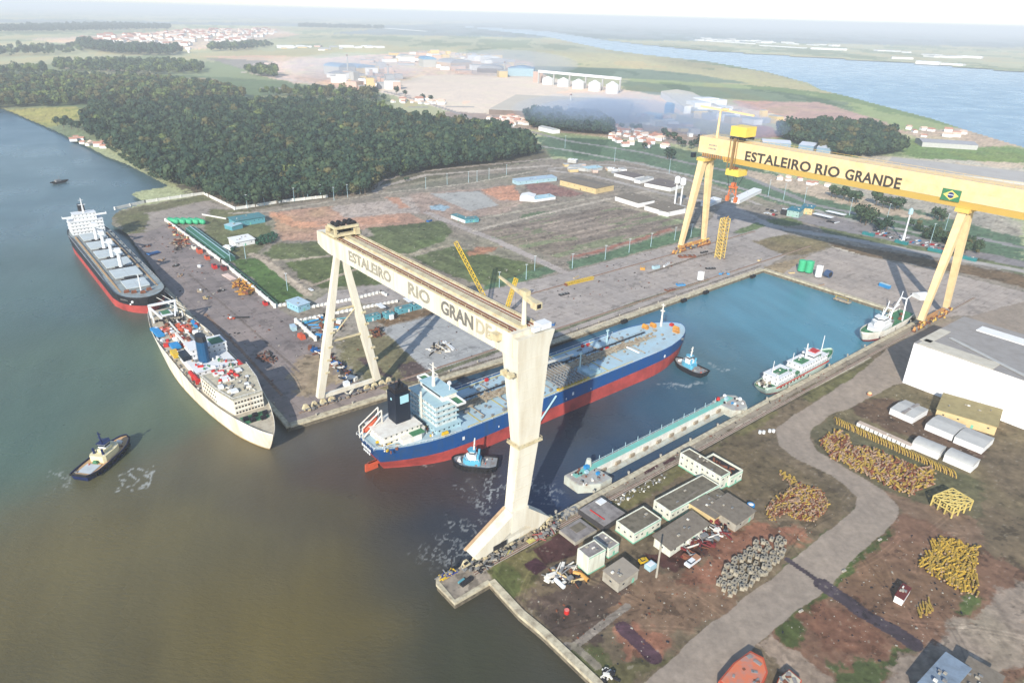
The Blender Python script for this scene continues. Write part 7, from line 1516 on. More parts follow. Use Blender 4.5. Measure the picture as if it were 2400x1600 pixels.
# small apron clutter
for i, (px, lb, m, dims) in enumerate((((1595, 668), 'flat blue steel hatch on the inland apron by the basin', m_ltblue, (7, 4, 1)), ((1570, 679), 'orange brown steel grillage on the inland apron', m_rust, (9, 4, .8)), ((1690, 642), 'dark blue skid near the basin corner, left one', m_ltblue, (5, 2.6, 1.2)), ((1706, 642), 'dark blue skid near the basin corner, right one', m_ltblue, (4, 2.2, 1.2)), ((1665, 630), 'long dark trailer bed on the inland apron', m_dark, (9, 2.6, 1)), ((1537, 629), 'teal and white container pair beside the rusty beams', m_cyan, (7, 3, 2.6)), ((1562, 622), 'long white pipe lying on the apron beside the containers', m_white2, (12, 1.4, 1.4)), ((1506, 630), 'orange yellow machine frame on the apron, left of the containers', mat('amber_paint', (216, 158, 60)), (7, 4, 2)), ((1610, 602), 'rusty beam stack lying in front of the yellow crane landward legs', m_rust, (16, 5, 1.4)), ((1650, 592), 'dark rusty beam right of the beam stack', m_dark, (9, 2, 1.2)), ((1780, 610), 'yellow white small frame by the basin corner', m_beige, (6, 2, 1)), ((1296, 761), 'blue crate beside the inland crane rail', mat('deep_blue', (30, 96, 160)), (4, 2.6, 1.4)), ((1032, 694), 'dark steel plate beside the yellow truss', m_dark, (8, 3, .5)), ((1322, 690), 'dark purple steel plate stack on the inland apron', m_dark, (9, 3, .8)), ((1006, 519), 'blue car or tarpaulin parked by the dirt crossing', mat('deep_blue', (30, 96, 160)), (6, 3, 1.6)), ((1209, 429), 'dark blue skip at the corner of the orange soil', mat('deep_blue', (30, 96, 160)), (5, 4, 2.4)), ((1855, 640), 'pile of pale yellow pieces left of the green tanks', m_beige, (5, 2, 1)), ((1925, 668), 'red and white trestle in front of the white silo', m_pend, (6, 1.6, .8)), ((1350, 650), 'pale steel channel lying near the yellow truss', m_beige, (8, 1, .6)))):
    b = thing('apron_item', lb, lb.split()[-1] if 0 else 'steel item', G(*px), DROT + (i % 4) * .4 - .5); b.name = ['steel_hatch', 'grillage', 'steel_skid', 'steel_skid', 'trailer_bed', 'container_pair', 'long_pipe', 'machine_unit', 'beam_stack', 'steel_beam', 'small_stand', 'blue_crate', 'steel_plate', 'plate_stack', 'covered_load', 'waste_skip', 'pale_pile', 'trestle', 'steel_channel'][i]
    dx_, dy_, dz_ = dims; q = MB(); q.box((0, 0, dz_ / 2), dims); q.build('body', m, b); q = MB()
    for k in range(3): q.box((dx_ * (k - 1) * .3, 0, dz_ + .15), (dx_ * .08 + .2, dy_ * .8, .3))
    q.build('ribs', m_steel, b)
# yellow lattice booms and tower
m_lat = mat('lattice_yellow', (226, 190, 50), .5, dirt=.25)
def boom(lb, foot, tip, z, w, n, r=.2):
    p = G(*foot); t = G(*tip, z); b = thing('crawler_crane', lb, 'crane', p); q = MB(); d = Vector((t.x - p.x, t.y - p.y, z)); lattice(q, (0, 0, 2.4), d, w, r, n); q.build('lattice_boom', m_lat, b)
    th = math.atan2(d.y, d.x); MB().box((-2, 0, 2.4), (8, 4, 2.6), th).build('machine_house', m_lat, b)
    for s in (-1, 1): MB().box((-math.sin(th) * 2.6 * s, math.cos(th) * 2.6 * s, .6), (8, 1.2, 1.2), th).build('crawler_track', m_dark, b)
    MB().cone(d, (d.x, d.y, 3), .1, .1, 4).build('hoist_rope', m_dark, b)
boom('crawler crane with a long yellow lattice boom rising behind the cream girder', (1142, 716), (1068, 568), 50, 2.6, 16)
boom('crawler crane with a short yellow lattice boom just left of the service crane post', (1184, 742), (1210, 652), 26, 2.0, 10)
h = H((1686, 604), 512); b = thing('lattice_tower', 'yellow stair lattice tower standing right of the yellow crane landward legs', 'tower', G(1686, 604), DROT); q = MB(); lattice(q, (0, 0, 0), (0, 0, h), 6, .3, 12, up=(0, 1, 0))
q.build('tower_frame', mat('tower_straw', (226, 196, 110), .6, dirt=.3), b); q = MB()
for k in range(9): q.box((0, 0, h * (k + .5) / 9), (5.2, 2.4, .35)); q.beam((-2.4, -1.2, h * (k + .5) / 9), (2.4, -1.2, h * (k + 1.5) / 9), .8, .3)
q.build('stair_flights', mat('tower_ochre', (206, 164, 84), .6, dirt=.3), b)
b = thing('truss_girder', 'yellow truss girder lying on the inland apron', 'truss', G(1326, 669), ang((1326, 669), (1390, 654))); q = MB(); L = (G(1390, 654) - G(1326, 669)).length; lattice(q, (0, 0, 1.2), (L, 0, 1.2), 2.0, .16, 12); q.build('truss_frame', m_lat, b); MB().box((0, 0, .8), (1, 3, 1.6)).build('end_plate', m_rust, b)
# lamp posts
def lamps(pts, top_h, lbf, group, m=None):
    proto = None
    for i, px in enumerate(pts):
        p = G(*px)
        if proto is None:
            proto = thing('lamp_post', lbf, 'lamp post', p, 0, group); MB().cone((0, 0, 0), (0, 0, top_h), .28, .16, 6).build('post', m or m_cyan, proto); MB().box((.5, 0, top_h), (1.5, .5, .25)).box((-.5, 0, top_h), (1.2, .5, .2)).build('lamp_head', m_white2, proto)
        else: dup(proto, p, label=lbf)
lamps([(580, 489), (620, 482), (654, 477), (690, 472), (722, 468), (752, 464), (783, 470), (815, 463), (844, 456)], 15, 'tall lamp post in the line along the forest edge wall', 'lamp posts along the forest edge')
lamps([(1000, 545 - 3), (1050, 530), (1095, 527), (1147, 522), (1187, 515)][:0] + [(998, 443), (1048, 433), (1098, 428), (1118, 426), (1146, 420), (1187, 410)], 14, 'lamp post in the line along the road behind the orange soil', 'lamp posts behind the orange soil')
lamps([(1253, 634), (1233, 655), (1170, 674), (1341, 629), (1418, 608), (1474, 592), (1525, 578), (1581, 563), (1619, 555)], 13, 'lamp post on the green strip between the yard and the apron', 'lamp posts on the green strip')
lamps([(674, 681), (576, 606), (540, 612)], 14, 'lamp post on the lawn between the dirt path and the green fence', 'lamp posts on the lawn')
lamps([(1324, 348), (1440, 379), (1568, 407), (1800, 460), (1836, 468), (1884, 478), (1990, 505), (2077, 520), (2180, 570), (2213, 545)], 20, 'tall lamp mast beside the highway', 'lamp masts along the highway')
pole('communication_mast', 'tall white mast with a round head right of the highway trees', (2116, 566), 490, .9, .6, m_white2, head=False)
b = [o for o in C.objects if o.name.startswith('communication_mast')][0]; hh = H((2116, 566), 490); MB().cone((0, 0, hh - 5), (0, 0, hh - 1), 2.2, 2.2, 12).cone((0, 0, hh - 1), (0, 0, hh + 1), 2.2, .6, 12).build('round_head', m_cyan, b)
MB().cone((0, 0, 0), (0, 0, 10), 1.6, .8, 8).build('mast_base', m_white2, b)
# parked cars and teal containers by the highway
car = None; rg = random.Random(12); carm = [m_white2, m_steel, m_dark, m_lred, m_ltblue, m_white2, m_steel]
protos = []
for i, cm in enumerate(carm[:5]):
    pass
kinds = {}
spots = []
for (x0, y0), (x1, y1), n in (((2052, 548), (2244, 596), 40), ((2046, 540), (2236, 586), 34), ((1790, 490), (1830, 500), 12), ((1792, 500), (1820, 506), 8), ((1938, 520), (1966, 524), 6)):
    for k in range(n):
        if rg.random() < .75: spots.append((x0 + (x1 - x0) * (k + .5) / n, y0 + (y1 - y0) * (k + .5) / n + rg.uniform(-1, 1)))
cn = ['white', 'silver', 'dark', 'red', 'blue']
for px in spots:
    k = rg.choice((0, 0, 0, 1, 1, 2, 2, 3, 4)); g = 'cars parked by the highway fence'; lb = '%s car parked in the rows by the highway and the teal containers' % cn[k]
    th = ang((2052, 548), (2244, 596)) + math.pi / 2
    if k not in kinds: kinds[k] = vehicle('parked_car', lb, px, 4.4, 1.9, 1.6, th, carm[k], 'car', group=g + ', ' + cn[k])
    else: dup(kinds[k], G(*px), rz=th + rg.uniform(-.05, .05))
for i, (A, B) in enumerate((((2020, 549), (2046, 555)), ((2096, 568), (2124, 575)), ((2173, 587), (2206, 594)), ((2252, 606), (2286, 614)))):
    block('teal_container', '%s teal container in the line along the road below the highway' % ['first and leftmost', 'second', 'third', 'fourth and rightmost'][i], 'container', A, B, 4, 2.8, wall=mat('container_teal', (36, 126, 128), .6, dirt=.2), roof=m_tealroof, parapet=0, over=0, win=None, group='teal containers in line')
# ------------------------------------------------------------ far plain: port, silos, sheds, town
m_arch = mat('arch_roof_blue', (120, 160, 190), .6, dirt=.15, scale=.1); m_arch2 = mat('arch_roof_grey', (170, 172, 176), .7, dirt=.25, scale=.1)
def fblock(name, label, cat, A, B, depth, top, **k):
    h = H(A, top); return block(name, label, cat, A, B, depth, h, win=None, over=.5, **k)
def silo(px, top, rad, lb, group=None):
    h = H(px, top); b = thing('grain_silo', lb, 'silo', G(*px), 0, group); MB().cone((0, 0, 0), (0, 0, h * .7), rad, rad, 20).build('silo_wall', m_tent, b); MB().cone((0, 0, h * .7), (0, 0, h), rad * 1.02, rad * .12, 20).build('cone_roof', m_tent, b)
for i, (x, y, t) in enumerate(((1284, 198, 179), (1320, 203, 182), (1355, 208, 185), (1393, 213, 188), (1434, 219, 191))):
    silo((x, y), t, 18.5, '%s of the five big white grain silos under the conveyor gallery' % ['leftmost', 'second', 'middle', 'fourth', 'rightmost'][i], 'five big white grain silos')
a = G(1262, 196); c_ = G(1452, 216); zt_ = H((1434, 219), 187); b = thing('conveyor_gallery', 'long white conveyor gallery running over the five silos', 'gallery', a, math.atan2((c_ - a).y, (c_ - a).x)); L = (c_ - a).length
MB().box((L / 2, 0, zt_), (L, 9, 7)).build('gallery_box', m_tent, b); q = MB()
for k in range(6): q.beam((L * k / 5, 0, 0), (L * k / 5, 0, zt_ - 3), 4)
q.build('gallery_legs', m_tentroof, b)
fblock('elevator_tower', 'pinkish elevator tower at the left end of the silo gallery', 'tower', (1249, 192), (1262, 194), 16, 168, wall=mat('pinkish_wall', (206, 178, 164), .8), roof=m_tentroof)
block('port_warehouse', 'enormous flat pale roofed warehouse with a dark side in the smoke below the silos', 'warehouse', (1146, 268), (1470, 284), 330, 10, wall=mat('smoke_shaded_wall', (128, 114, 106), .9, dirt=.3, scale=.05), roof=mat('pale_dusty_roof', (206, 196, 180), .9, dirt=.2, dcol=(180, 168, 152), scale=.015), parapet=0, over=1, win=None)  # wall colour darkened to stand for the smoke's shadow on it
fblock('angled_warehouse', 'white gabled warehouse standing at an angle right of the silos', 'warehouse', (1548, 228), (1602, 266), 85, 214, wall=m_tent, roof=mat('cream_roof', (214, 206, 190), .8, dirt=.1), kind='gable', rise=6)
def cluster(name, label, cat, items):
    """one plant made of several joined blocks"""
    p0 = G(*items[0][0]); r = thing(name, label, cat, p0)
    for (A, B, d, top, m, pn) in items:
        a = G(*A); e = G(*B); h = H(A, top); u = (e - a); L = u.length; th = math.atan2(u.y, u.x); n = Vector((-u.y, u.x, 0)).normalized()
        if n.dot(a) < 0: n = -n
        c = a + u / 2 + n * d / 2 - p0; MB().box((c.x, c.y, h / 2), (L, d, h), th).build(pn, m, r)
    return r
cluster('processing_plant', 'cluster of bright white plant blocks right of the angled warehouse', 'plant', [((1606, 262), (1626, 268), 40, 236, m_tent, 'white_block'), ((1622, 252), (1642, 256), 50, 228, m_tent, 'white_block'), ((1642, 254), (1664, 258), 50, 232, m_tent, 'tall_block'), ((1664, 262), (1690, 266), 40, 248, m_tent, 'white_block'), ((1630, 272), (1672, 276), 30, 262, m_tentroof, 'grey_block')])
for A, B, d, top, kind, roof, wall, rise, lb in (
  ((766, 182), (812, 186), 85, 172, 'gable', m_arch2, m_tent, 6, 'long grey shed with a white gable left of the chimney'),
  ((796, 178), (834, 176), 85, 158, 'archy', m_arch, m_tentroof, 10, 'blue arched shed beside the tall thin chimney'),
  ((838, 176), (880, 174), 85, 160, 'archy', m_arch, m_beige, 10, 'blue arched shed with beige front, right of the chimney shed'),
  ((942, 146), (972, 146), 85, 134, 'archy', m_tentroof, m_tent, 8, 'white fronted arched shed behind the others, left one'),
  ((993, 158), (1024, 158), 85, 140, 'archy', m_arch, m_tentroof, 10, 'tall blue sided arched shed in the middle of the row'),
  ((1056, 162), (1106, 160), 85, 148, 'archy', m_arch2, mat('tan_front', (196, 172, 150), .8), 12, 'broad tan fronted arched shed right of the middle'),
  ((1111, 144), (1138, 144), 85, 136, 'archy', m_tent, m_tent, 9, 'white pointed shed right of the tan one, first of two'),
  ((1144, 145), (1172, 145), 85, 137, 'archy', m_tent, m_tent, 9, 'white pointed shed right of the tan one, second of two'),
  ((1118, 170), (1178, 172), 85, 160, 'archy', m_arch2, mat('smoke_shaded_wall', (128, 114, 106)), 10, 'broad dim arched shed half lost in the smoke'),
  ((1190, 178), (1250, 180), 85, 160, 'gabley', m_arch, m_cyan, 8, 'pale blue gabled shed veiled by smoke next to the silos')):
    fblock('storage_shed', lb, 'shed', A, B, d, top, kind=kind, roof=roof, wall=wall, rise=rise)
def chimney(px, top, lb, r=3): 
    h = H(px, top); b = thing('chimney', lb, 'chimney', G(*px)); MB().cone((0, 0, 0), (0, 0, h), r, r * .6, 10).build('stack', m_tentroof, b); MB().cone((0, 0, h * .96), (0, 0, h + 1), r * .75, r * .75, 10).build('rim', m_rust, b)
chimney((817, 186), 129, 'tall thin chimney in front of the blue arched sheds'); chimney((910, 182), 152, 'shorter pale chimney right of the blue arched sheds', 4); chimney((1182, 178), 146, 'pale chimney column in the smoke', 4); chimney((1337, 246), 222, 'reddish chimney tower standing in front of the silos', 4); chimney((1330, 266), 246, 'pink tower at the edge of the big pale warehouse', 3)
cluster('processing_plant', 'pinkish jumble of plant blocks left of the pale fields and chimney', 'plant', [((860, 212), (878, 212), 30, 184, m_beige, 'tower_block'), ((812, 208), (836, 210), 30, 190, mat('pinkish_wall', (206, 178, 164)), 'pink_block'), ((880, 206), (910, 208), 24, 196, m_tent, 'white_block'), ((838, 196), (858, 198), 24, 184, m_tent, 'white_block'), ((820, 196), (830, 197), 24, 168, m_tentroof, 'lift_tower'), ((884, 192), (906, 193), 30, 180, mat('pinkish_wall', (206, 178, 164)), 'pink_block')])
cluster('processing_plant', 'white and pink plant blocks behind the arched sheds on the plain', 'plant', [((900, 146), (930, 146), 40, 140, m_tent, 'white_block'), ((930, 138), (980, 138), 30, 133, m_tent, 'white_block'), ((1000, 132), (1040, 132), 30, 127, m_tent, 'white_block'), ((860, 142), (884, 142), 30, 137, mat('pinkish_wall', (206, 178, 164)), 'pink_block')])
for i, (A, B, t, lb) in enumerate((((802, 112), (830, 112), 107, 'white long building on the far fields, left of two small ones'), ((862, 113), (875, 113), 108, 'small white building on the far fields'), ((884, 113), (902, 113), 109, 'second small white building on the far fields'), ((655, 114), (690, 114), 107, 'pale building group at the right end of the town'), ((700, 112), (716, 112), 107, 'small pale building right of the town'), ((868, 64), (888, 65), 61, 'distant white building near the horizon, small'), ((898, 67), (990, 74), 66, 'distant long white building near the horizon'), ((1664, 98), (1760, 104), 96, 'long white building on the far shore of the lagoon, left'), ((1780, 108), (1880, 114), 106, 'long white building on the far shore, second from left'), ((1900, 116), (1985, 119), 112, 'long white building on the far shore, middle'), ((2145, 150), (2200, 153), 143, 'bright white building on the far shore at the right'), ((2204, 152), (2256, 155), 148, 'bright low white building at the far right shore'), ((2090, 138), (2140, 140), 134, 'pale building behind the bright one on the far right shore'), ((2240, 135), (2300, 138), 130, 'white building behind the far right shore'))):
    fblock('distant_building', lb, 'building', A, B, 60, t, wall=m_tent, roof=m_tent, parapet=0)
h = H((443, 124), 112); b = thing('water_tower', 'white block water tower standing alone between town and woods', 'water tower', G(443, 124)); MB().box((0, 0, h * .3), (9, 9, h * .6)).build('stem', m_tent, b); MB().box((0, 0, h * .8), (22, 16, h * .4)).build('tank', m_tent, b)
# industrial halls: blue-white sheds behind the yellow crane
for A, B, d, lb in (((1786, 346), (1852, 350), 40, 'long white and blue roofed hall behind the yellow crane girder, left'), ((1870, 352), (1905, 356), 46, 'white roofed hall right of the long one behind the yellow girder'), ((1912, 358), (1945, 362), 40, 'third white and blue hall behind the yellow girder')):
    block('industrial_hall', lb, 'hall', A, B, d, 9, wall=mat('hall_blue_wall', (130, 156, 176), .7), roof=mat('hall_pale_roof', (206, 212, 222), .6, dirt=.1), kind='gable', rise=3, win=None)
block('industrial_hall', 'white hall front in the middle of the small houses near the blue pine wood', 'hall', (1262, 306), (1296, 314), 16, 7, wall=m_tent, roof=m_tentroof, kind='gable', rise=2, win=None)
block('port_store', 'pale roofed huge store behind the right end of the yellow girder', 'warehouse', (2070, 398), (2420, 440), 90, 6, wall=m_tentroof, roof=mat('pale_store_roof', (190, 184, 176), .8, dirt=.2, scale=.03), parapet=0, win=None)
block('port_store', 'grey long store at the far right edge below the green field', 'warehouse', (2160, 344), (2290, 352), 50, 8, wall=m_tentroof, roof=mat('grey_store_roof', (170, 170, 174), .8, dirt=.2), kind='gable', rise=3, win=None)
block('silo_store', 'blue topped red and white store left of the smoke', 'warehouse', (1500, 276), (1548, 282), 30, 9, wall=mat('brick_wall', (178, 108, 92), .8), roof=m_cyan, kind='mono', rise=1, win=None)
block('blue_tower', 'small blue tower house left of the white plant', 'tower', (1556, 268), (1570, 270), 14, 22, wall=mat('blue_wall', (60, 124, 170), .7), roof=m_arch, kind='gable', rise=4, win=None)
block('blue_tower', 'lower blue tower house in front of the red and white store', 'tower', (1532, 292), (1544, 294), 10, 16, wall=_M['blue_wall'], roof=m_arch, kind='gable', rise=3, win=None)
def yard_blocks(poly, n, lb, g, seed, s0, s1, hs, mats_):
    rng = random.Random(seed); P = W2(poly); pr = {}
    for i in range(n):
        p = inpoly(P, rng); k = rng.randrange(len(mats_)); m, cn_ = mats_[k]
        if k not in pr:
            o = thing('plant_block', cn_ + ' ' + lb, 'building', p, 0, cn_ + ' ' + g); MB().box((0, 0, .5), (1.6, 1, 1)).build('wall', m, o); MB().box((0, 0, 1.03), (1.64, 1.04, .06)).build('roof', m_tentroof, o); pr[k] = o
        else: o = dup(pr[k], p)
        s = rng.uniform(s0, s1); o.scale = (s, s, rng.uniform(*hs)); o.rotation_euler = (0, 0, rng.choice((.3, .3 + math.pi / 2)) + rng.gauss(0, .1))
MB_ = [(m_tent, 'white'), (mat('pinkish_wall', (206, 178, 164)), 'pinkish'), (m_beige, 'beige'), (m_arch2, 'grey')]
yard_blocks([(760, 186), (800, 160), (900, 150), (940, 190), (930, 212), (840, 214)], 60, 'block in the plant by the chimneys', 'blocks in the chimney plant', 61, 10, 34, (6, 26), MB_)
yard_blocks([(890, 134), (1000, 122), (1160, 134), (1250, 168), (1240, 186), (1120, 178), (960, 164)], 70, 'block in the port plant among the arched sheds', 'blocks among the arched sheds', 62, 14, 44, (6, 20), MB_)
yard_blocks([(1600, 250), (1700, 258), (1860, 286), (1780, 296), (1640, 282)], 34, 'block in the bright yard right of the angled warehouse', 'blocks right of the angled warehouse', 63, 8, 24, (4, 16), MB_)
yard_blocks([(640, 112), (860, 108), (900, 116), (700, 120)], 18, 'block on the fields right of the town', 'blocks on the far fields', 64, 14, 40, (5, 9), MB_)
yard_blocks([(1480, 272), (1560, 272), (1620, 300), (1640, 330), (1500, 300)], 22, 'block below the blue towers', 'blocks below the blue towers', 65, 6, 18, (4, 12), MB_)
yard_blocks([(1290, 386), (1440, 396), (1500, 410), (1440, 418), (1310, 400)], 14, 'hut on the roads at the top of the yard', 'huts at the top of the yard', 66, 3, 8, (2.5, 4), MB_)
yard_blocks([(1640, 96), (1990, 112), (2260, 146), (2260, 136), (1900, 104), (1640, 90)], 40, 'building along the far lagoon shore', 'buildings along the far lagoon shore', 67, 30, 90, (8, 16), [(m_tent, 'white')])
# houses of the far town, and the roadside hamlets
def house_proto(wm, rm, lb, g):
    r = thing('town_house', lb, 'house', (0, 0, 0), 0, g); MB().box((0, 0, 2.6), (12, 9, 5.2)).build('wall', wm, r); MB().gable((0, 0, 5.2), (13, 10), 3).build('roof', rm, r); return r
m_tile = mat('roof_tile_pink', (190, 140, 122), .8, dirt=.2); m_tile2 = mat('roof_tile_pale', (222, 196, 176), .8, dirt=.2)
rg = random.Random(44)
def hamlet(poly, n, lb, g, seed, s=(1, 1.8), mind=16, wm=None, pink=.5):
    rng = random.Random(seed); P = W2(poly); pts = []; k = 0; pr = {}
    while len(pts) < n and k < n * 40:
        k += 1; p = inpoly(P, rng)
        if all((p.x - q.x) ** 2 + (p.y - q.y) ** 2 > mind ** 2 for q in pts): pts.append(p)
    for p in pts:
        key = rng.random() < pink; c = 'pink tiled' if key else 'pale roofed'
        if key not in pr: pr[key] = house_proto(wm or m_tent, m_tile if key else m_tile2, c + ' ' + lb, c + ' ' + g); o = pr[key]
        else: o = dup(pr[key], p)
        o.location = p; o.rotation_euler = (0, 0, rng.uniform(0, 3.1)); s_ = rng.uniform(*s); o.scale = (s_, s_, s_ * .9)
hamlet([(150, 94), (300, 84), (420, 74), (640, 70), (650, 80), (560, 98), (480, 110), (300, 106)], 190, 'house in the far town at the upper left', 'houses in the far town', 1, (2.2, 4.0), 40, pink=.55)
hamlet([(1140, 278), (1220, 276), (1240, 292), (1180, 300)], 26, 'house in the hamlet beyond the forest end', 'houses beyond the forest end', 2, (.8, 1.2), 12)
hamlet([(1430, 300), (1490, 300), (1560, 330), (1560, 350), (1470, 345), (1400, 320)], 34, 'house in the hamlet left of the yellow crane', 'houses left of the yellow crane', 3, (.8, 1.2), 12)
hamlet([(140, 322), (170, 322), (260, 338), (262, 350), (215, 345)], 9, 'cottage on the river bank at the left edge', 'cottages on the river bank', 4, (.6, 1.0), 12)
hamlet([(900, 232), (1010, 232), (1050, 246), (930, 244)], 14, 'hut in the rail yard behind the forest', 'huts in the rail yard', 5, (.8, 1.5), 14, pink=.15)
hamlet([(2120, 298), (2260, 312), (2260, 330), (2160, 324)], 12, 'hut on the brown plots at the far right', 'huts on the far right plots', 6, (.8, 1.4), 14, pink=.3)
hamlet([(1820, 410), (1960, 440), (1960, 448), (1830, 425)], 7, 'hut on the sandy strip below the yellow girder', 'huts on the sandy strip', 7, (.5, .9), 10, pink=.2)
# smoke drifting from the plant
def smoke(lb, px, z, s, dens, col):
    m = bpy.data.materials.new('smoke_air'); m.use_nodes = True; n = m.node_tree; n.nodes.remove(n.nodes['Principled BSDF']); pv = n.nodes.new('ShaderNodeVolumePrincipled'); pv.inputs['Color'].default_value = (*col, 1); pv.inputs['Density'].default_value = dens; n.links.new(pv.outputs[0], n.nodes['Material Output'].inputs['Volume'])
    o = MB().ball((0, 0, 0), 1, 20, 12).build('smoke', m, None, True, G(*px) + Vector((0, 0, z))); o.scale = s; o['kind'] = 'stuff'; o['label'] = lb; o['category'] = 'smoke'
smoke('blue smoke over the pine wood and the big warehouse', (1440, 300), 26, (170, 110, 30), .0045, (.55, .72, 1.0))
smoke('denser core of blue smoke over the pine wood', (1420, 290), 24, (90, 70, 24), .007, (.5, .68, 1.0))
smoke('blue smoke behind the yellow crane top', (1700, 320), 20, (120, 90, 22), .005, (.55, .7, 1.0))
smoke('thin outer blue smoke around the pine wood', (1500, 300), 30, (260, 170, 36), .0022, (.6, .76, 1.0))
smoke('pale smoke veil over the arched sheds', (1190, 176), 40, (260, 200, 45), .0022, (.85, .9, 1.0))
smoke('pale smoke veil beside the chimney and plant', (830, 190), 40, (220, 180, 40), .002, (.9, .92, 1.0))

# far woods and fields are in the tree file

# ------------------------------------------------------------ trees
def foliage(name, c1, c2, k=1.0):
    m = bpy.data.materials.new(name); m.use_nodes = True; n = m.node_tree; b = n.nodes['Principled BSDF']; L = n.links.new
    b.inputs['Roughness'].default_value = .8; b.inputs['Specular IOR Level'].default_value = .1
    g = n.nodes.new('ShaderNodeNewGeometry'); oi = n.nodes.new('ShaderNodeObjectInfo'); nz = n.nodes.new('ShaderNodeTexNoise'); nz.inputs['Scale'].default_value = .035; nz.inputs['Detail'].default_value = 6; nz.inputs['Roughness'].default_value = .7
    tc = n.nodes.new('ShaderNodeNewGeometry'); L(tc.outputs['Position'], nz.inputs['Vector'])
    ad = n.nodes.new('ShaderNodeMath'); ad.operation = 'MULTIPLY_ADD'; ad.inputs[1].default_value = .45; L(g.outputs['Random Per Island'], ad.inputs[0]); L(nz.outputs[0], ad.inputs[2])
    cr_ = n.nodes.new('ShaderNodeValToRGB'); cr_.color_ramp.elements[0].position = .4; cr_.color_ramp.elements[1].position = .95; cr_.color_ramp.elements[0].color = (*c1, 1); cr_.color_ramp.elements[1].color = (*c2, 1)
    L(ad.outputs[0], cr_.inputs[0]); L(cr_.outputs[0], b.inputs['Base Color']); return m
mf_dark = foliage('foliage_dark', (.007, .022, .020), (.036, .066, .038))
mf_mid = foliage('foliage_mid', (.018, .042, .026), (.058, .086, .044))
mf_olive = foliage('foliage_olive', (.045, .055, .026), (.11, .10, .045))
mf_lite = foliage('foliage_light', (.05, .09, .03), (.14, .17, .06))
m_bark = mat('bark', (104, 90, 74), .9, dirt=.3)
def crown_arrays(seed, R_=5.0, Hc=9.0, z0=4.0, nl=90, leaf=1.5):
    """a lumpy crown: several small blobs plus loose leaf clumps around them"""
    rng = np.random.RandomState(seed); V = []; F_ = []
    def blob(c, r):
        n, mm = 7, 4; o = len(V)
        for i in range(mm + 1):
            ph = math.pi * i / mm
            for j in range(n):
                th = 2 * math.pi * j / n + i * .4; rr_ = r * rng.uniform(.75, 1.2); V.append((c[0] + rr_ * math.sin(ph) * math.cos(th), c[1] + rr_ * math.sin(ph) * math.sin(th), c[2] + rr_ * .8 * math.cos(ph)))
        for i in range(mm):
            for j in range(n): F_.append((o + i * n + j, o + (i + 1) * n + j, o + (i + 1) * n + (j + 1) % n, o + i * n + (j + 1) % n))
    for k in range(6):
        a = rng.uniform(0, 6.28); q = rng.uniform(0, .6) * R_; zz = z0 + Hc * rng.uniform(.25, .85); blob((q * math.cos(a), q * math.sin(a), zz), R_ * rng.uniform(.36, .56))
    for k in range(nl):
        d = rng.normal(size=3); d /= np.linalg.norm(d); q = rng.uniform(.7, 1.08); c = np.array([d[0] * R_ * q, d[1] * R_ * q, z0 + Hc * .52 + d[2] * Hc * .5 * q]); u = rng.normal(size=3); u /= np.linalg.norm(u); w_ = np.cross(u, d); w_ /= np.linalg.norm(w_) + 1e-6
        s = leaf * rng.uniform(.6, 1.3); o = len(V)
        for i, j in ((-1, -1), (1, -1), (1, 1), (-1, 1)): V.append(tuple(c + u * i * s * .5 + w_ * j * s * .5 + d * (.3 if i == j else -.3) * s * .4))
        F_.append((o, o + 1, o + 2, o + 3))
    return np.array(V), np.array(F_)
def mesh_from(name, V, F_, m):
    me = bpy.data.meshes.new(name); me.vertices.add(len(V)); me.vertices.foreach_set('co', V.astype(np.float32).ravel()); me.loops.add(F_.size); me.loops.foreach_set('vertex_index', F_.astype(np.int32).ravel())
    me.polygons.add(len(F_)); me.polygons.foreach_set('loop_start', np.arange(0, F_.size, 4, dtype=np.int32)); me.update(calc_edges=True); me.materials.append(m); return me
crowns = [crown_arrays(s) for s in range(5)]
def tree_proto(k, m, name='tree', R_=1):
    r = thing(name, 'x', 'tree'); V, F_ = crowns[k]; o = bpy.data.objects.new('crown', mesh_from('crown', V, F_, m)); C.objects.link(o); o.parent = r
    q = MB(); q.cone((0, 0, 0), (0, 0, 7), .45, .2, 6); q.cone((0, 0, 3.5), (2, 1, 7), .2, .1, 5); q.cone((0, 0, 4), (-1.8, 1.2, 7.5), .2, .1, 5); q.build('trunk', m_bark, r); return r
FOREST = [(196, 296), (215, 268), (300, 258), (420, 254), (560, 254), (700, 252), (820, 258), (900, 270), (950, 286), (1060, 302), (1180, 316), (1240, 342), (1262, 362), (1180, 382), (1000, 402), (900, 424), (880, 445), (855, 460), (700, 472), (590, 490), (552, 492), (480, 458), (420, 440), (390, 436), (330, 392), (262, 350), (215, 325)]
NEAR = [(880, 445), (855, 460), (700, 472), (590, 490), (552, 492), (480, 458), (420, 440), (470, 425), (600, 440), (700, 430), (860, 425)]
def spread(poly, step, seed, jit=.45):
    P = W2(poly); rng = np.random.RandomState(seed); a = np.array(P); x0, y0 = a.min(0); x1, y1 = a.max(0); X, Y = np.meshgrid(np.arange(x0, x1, step), np.arange(y0, y1, step)); X = X.ravel() + rng.uniform(-jit, jit, X.size) * step; Y = Y.ravel() + rng.uniform(-jit, jit, Y.size) * step
    m = inside(P, X, Y); return np.c_[X[m], Y[m]]
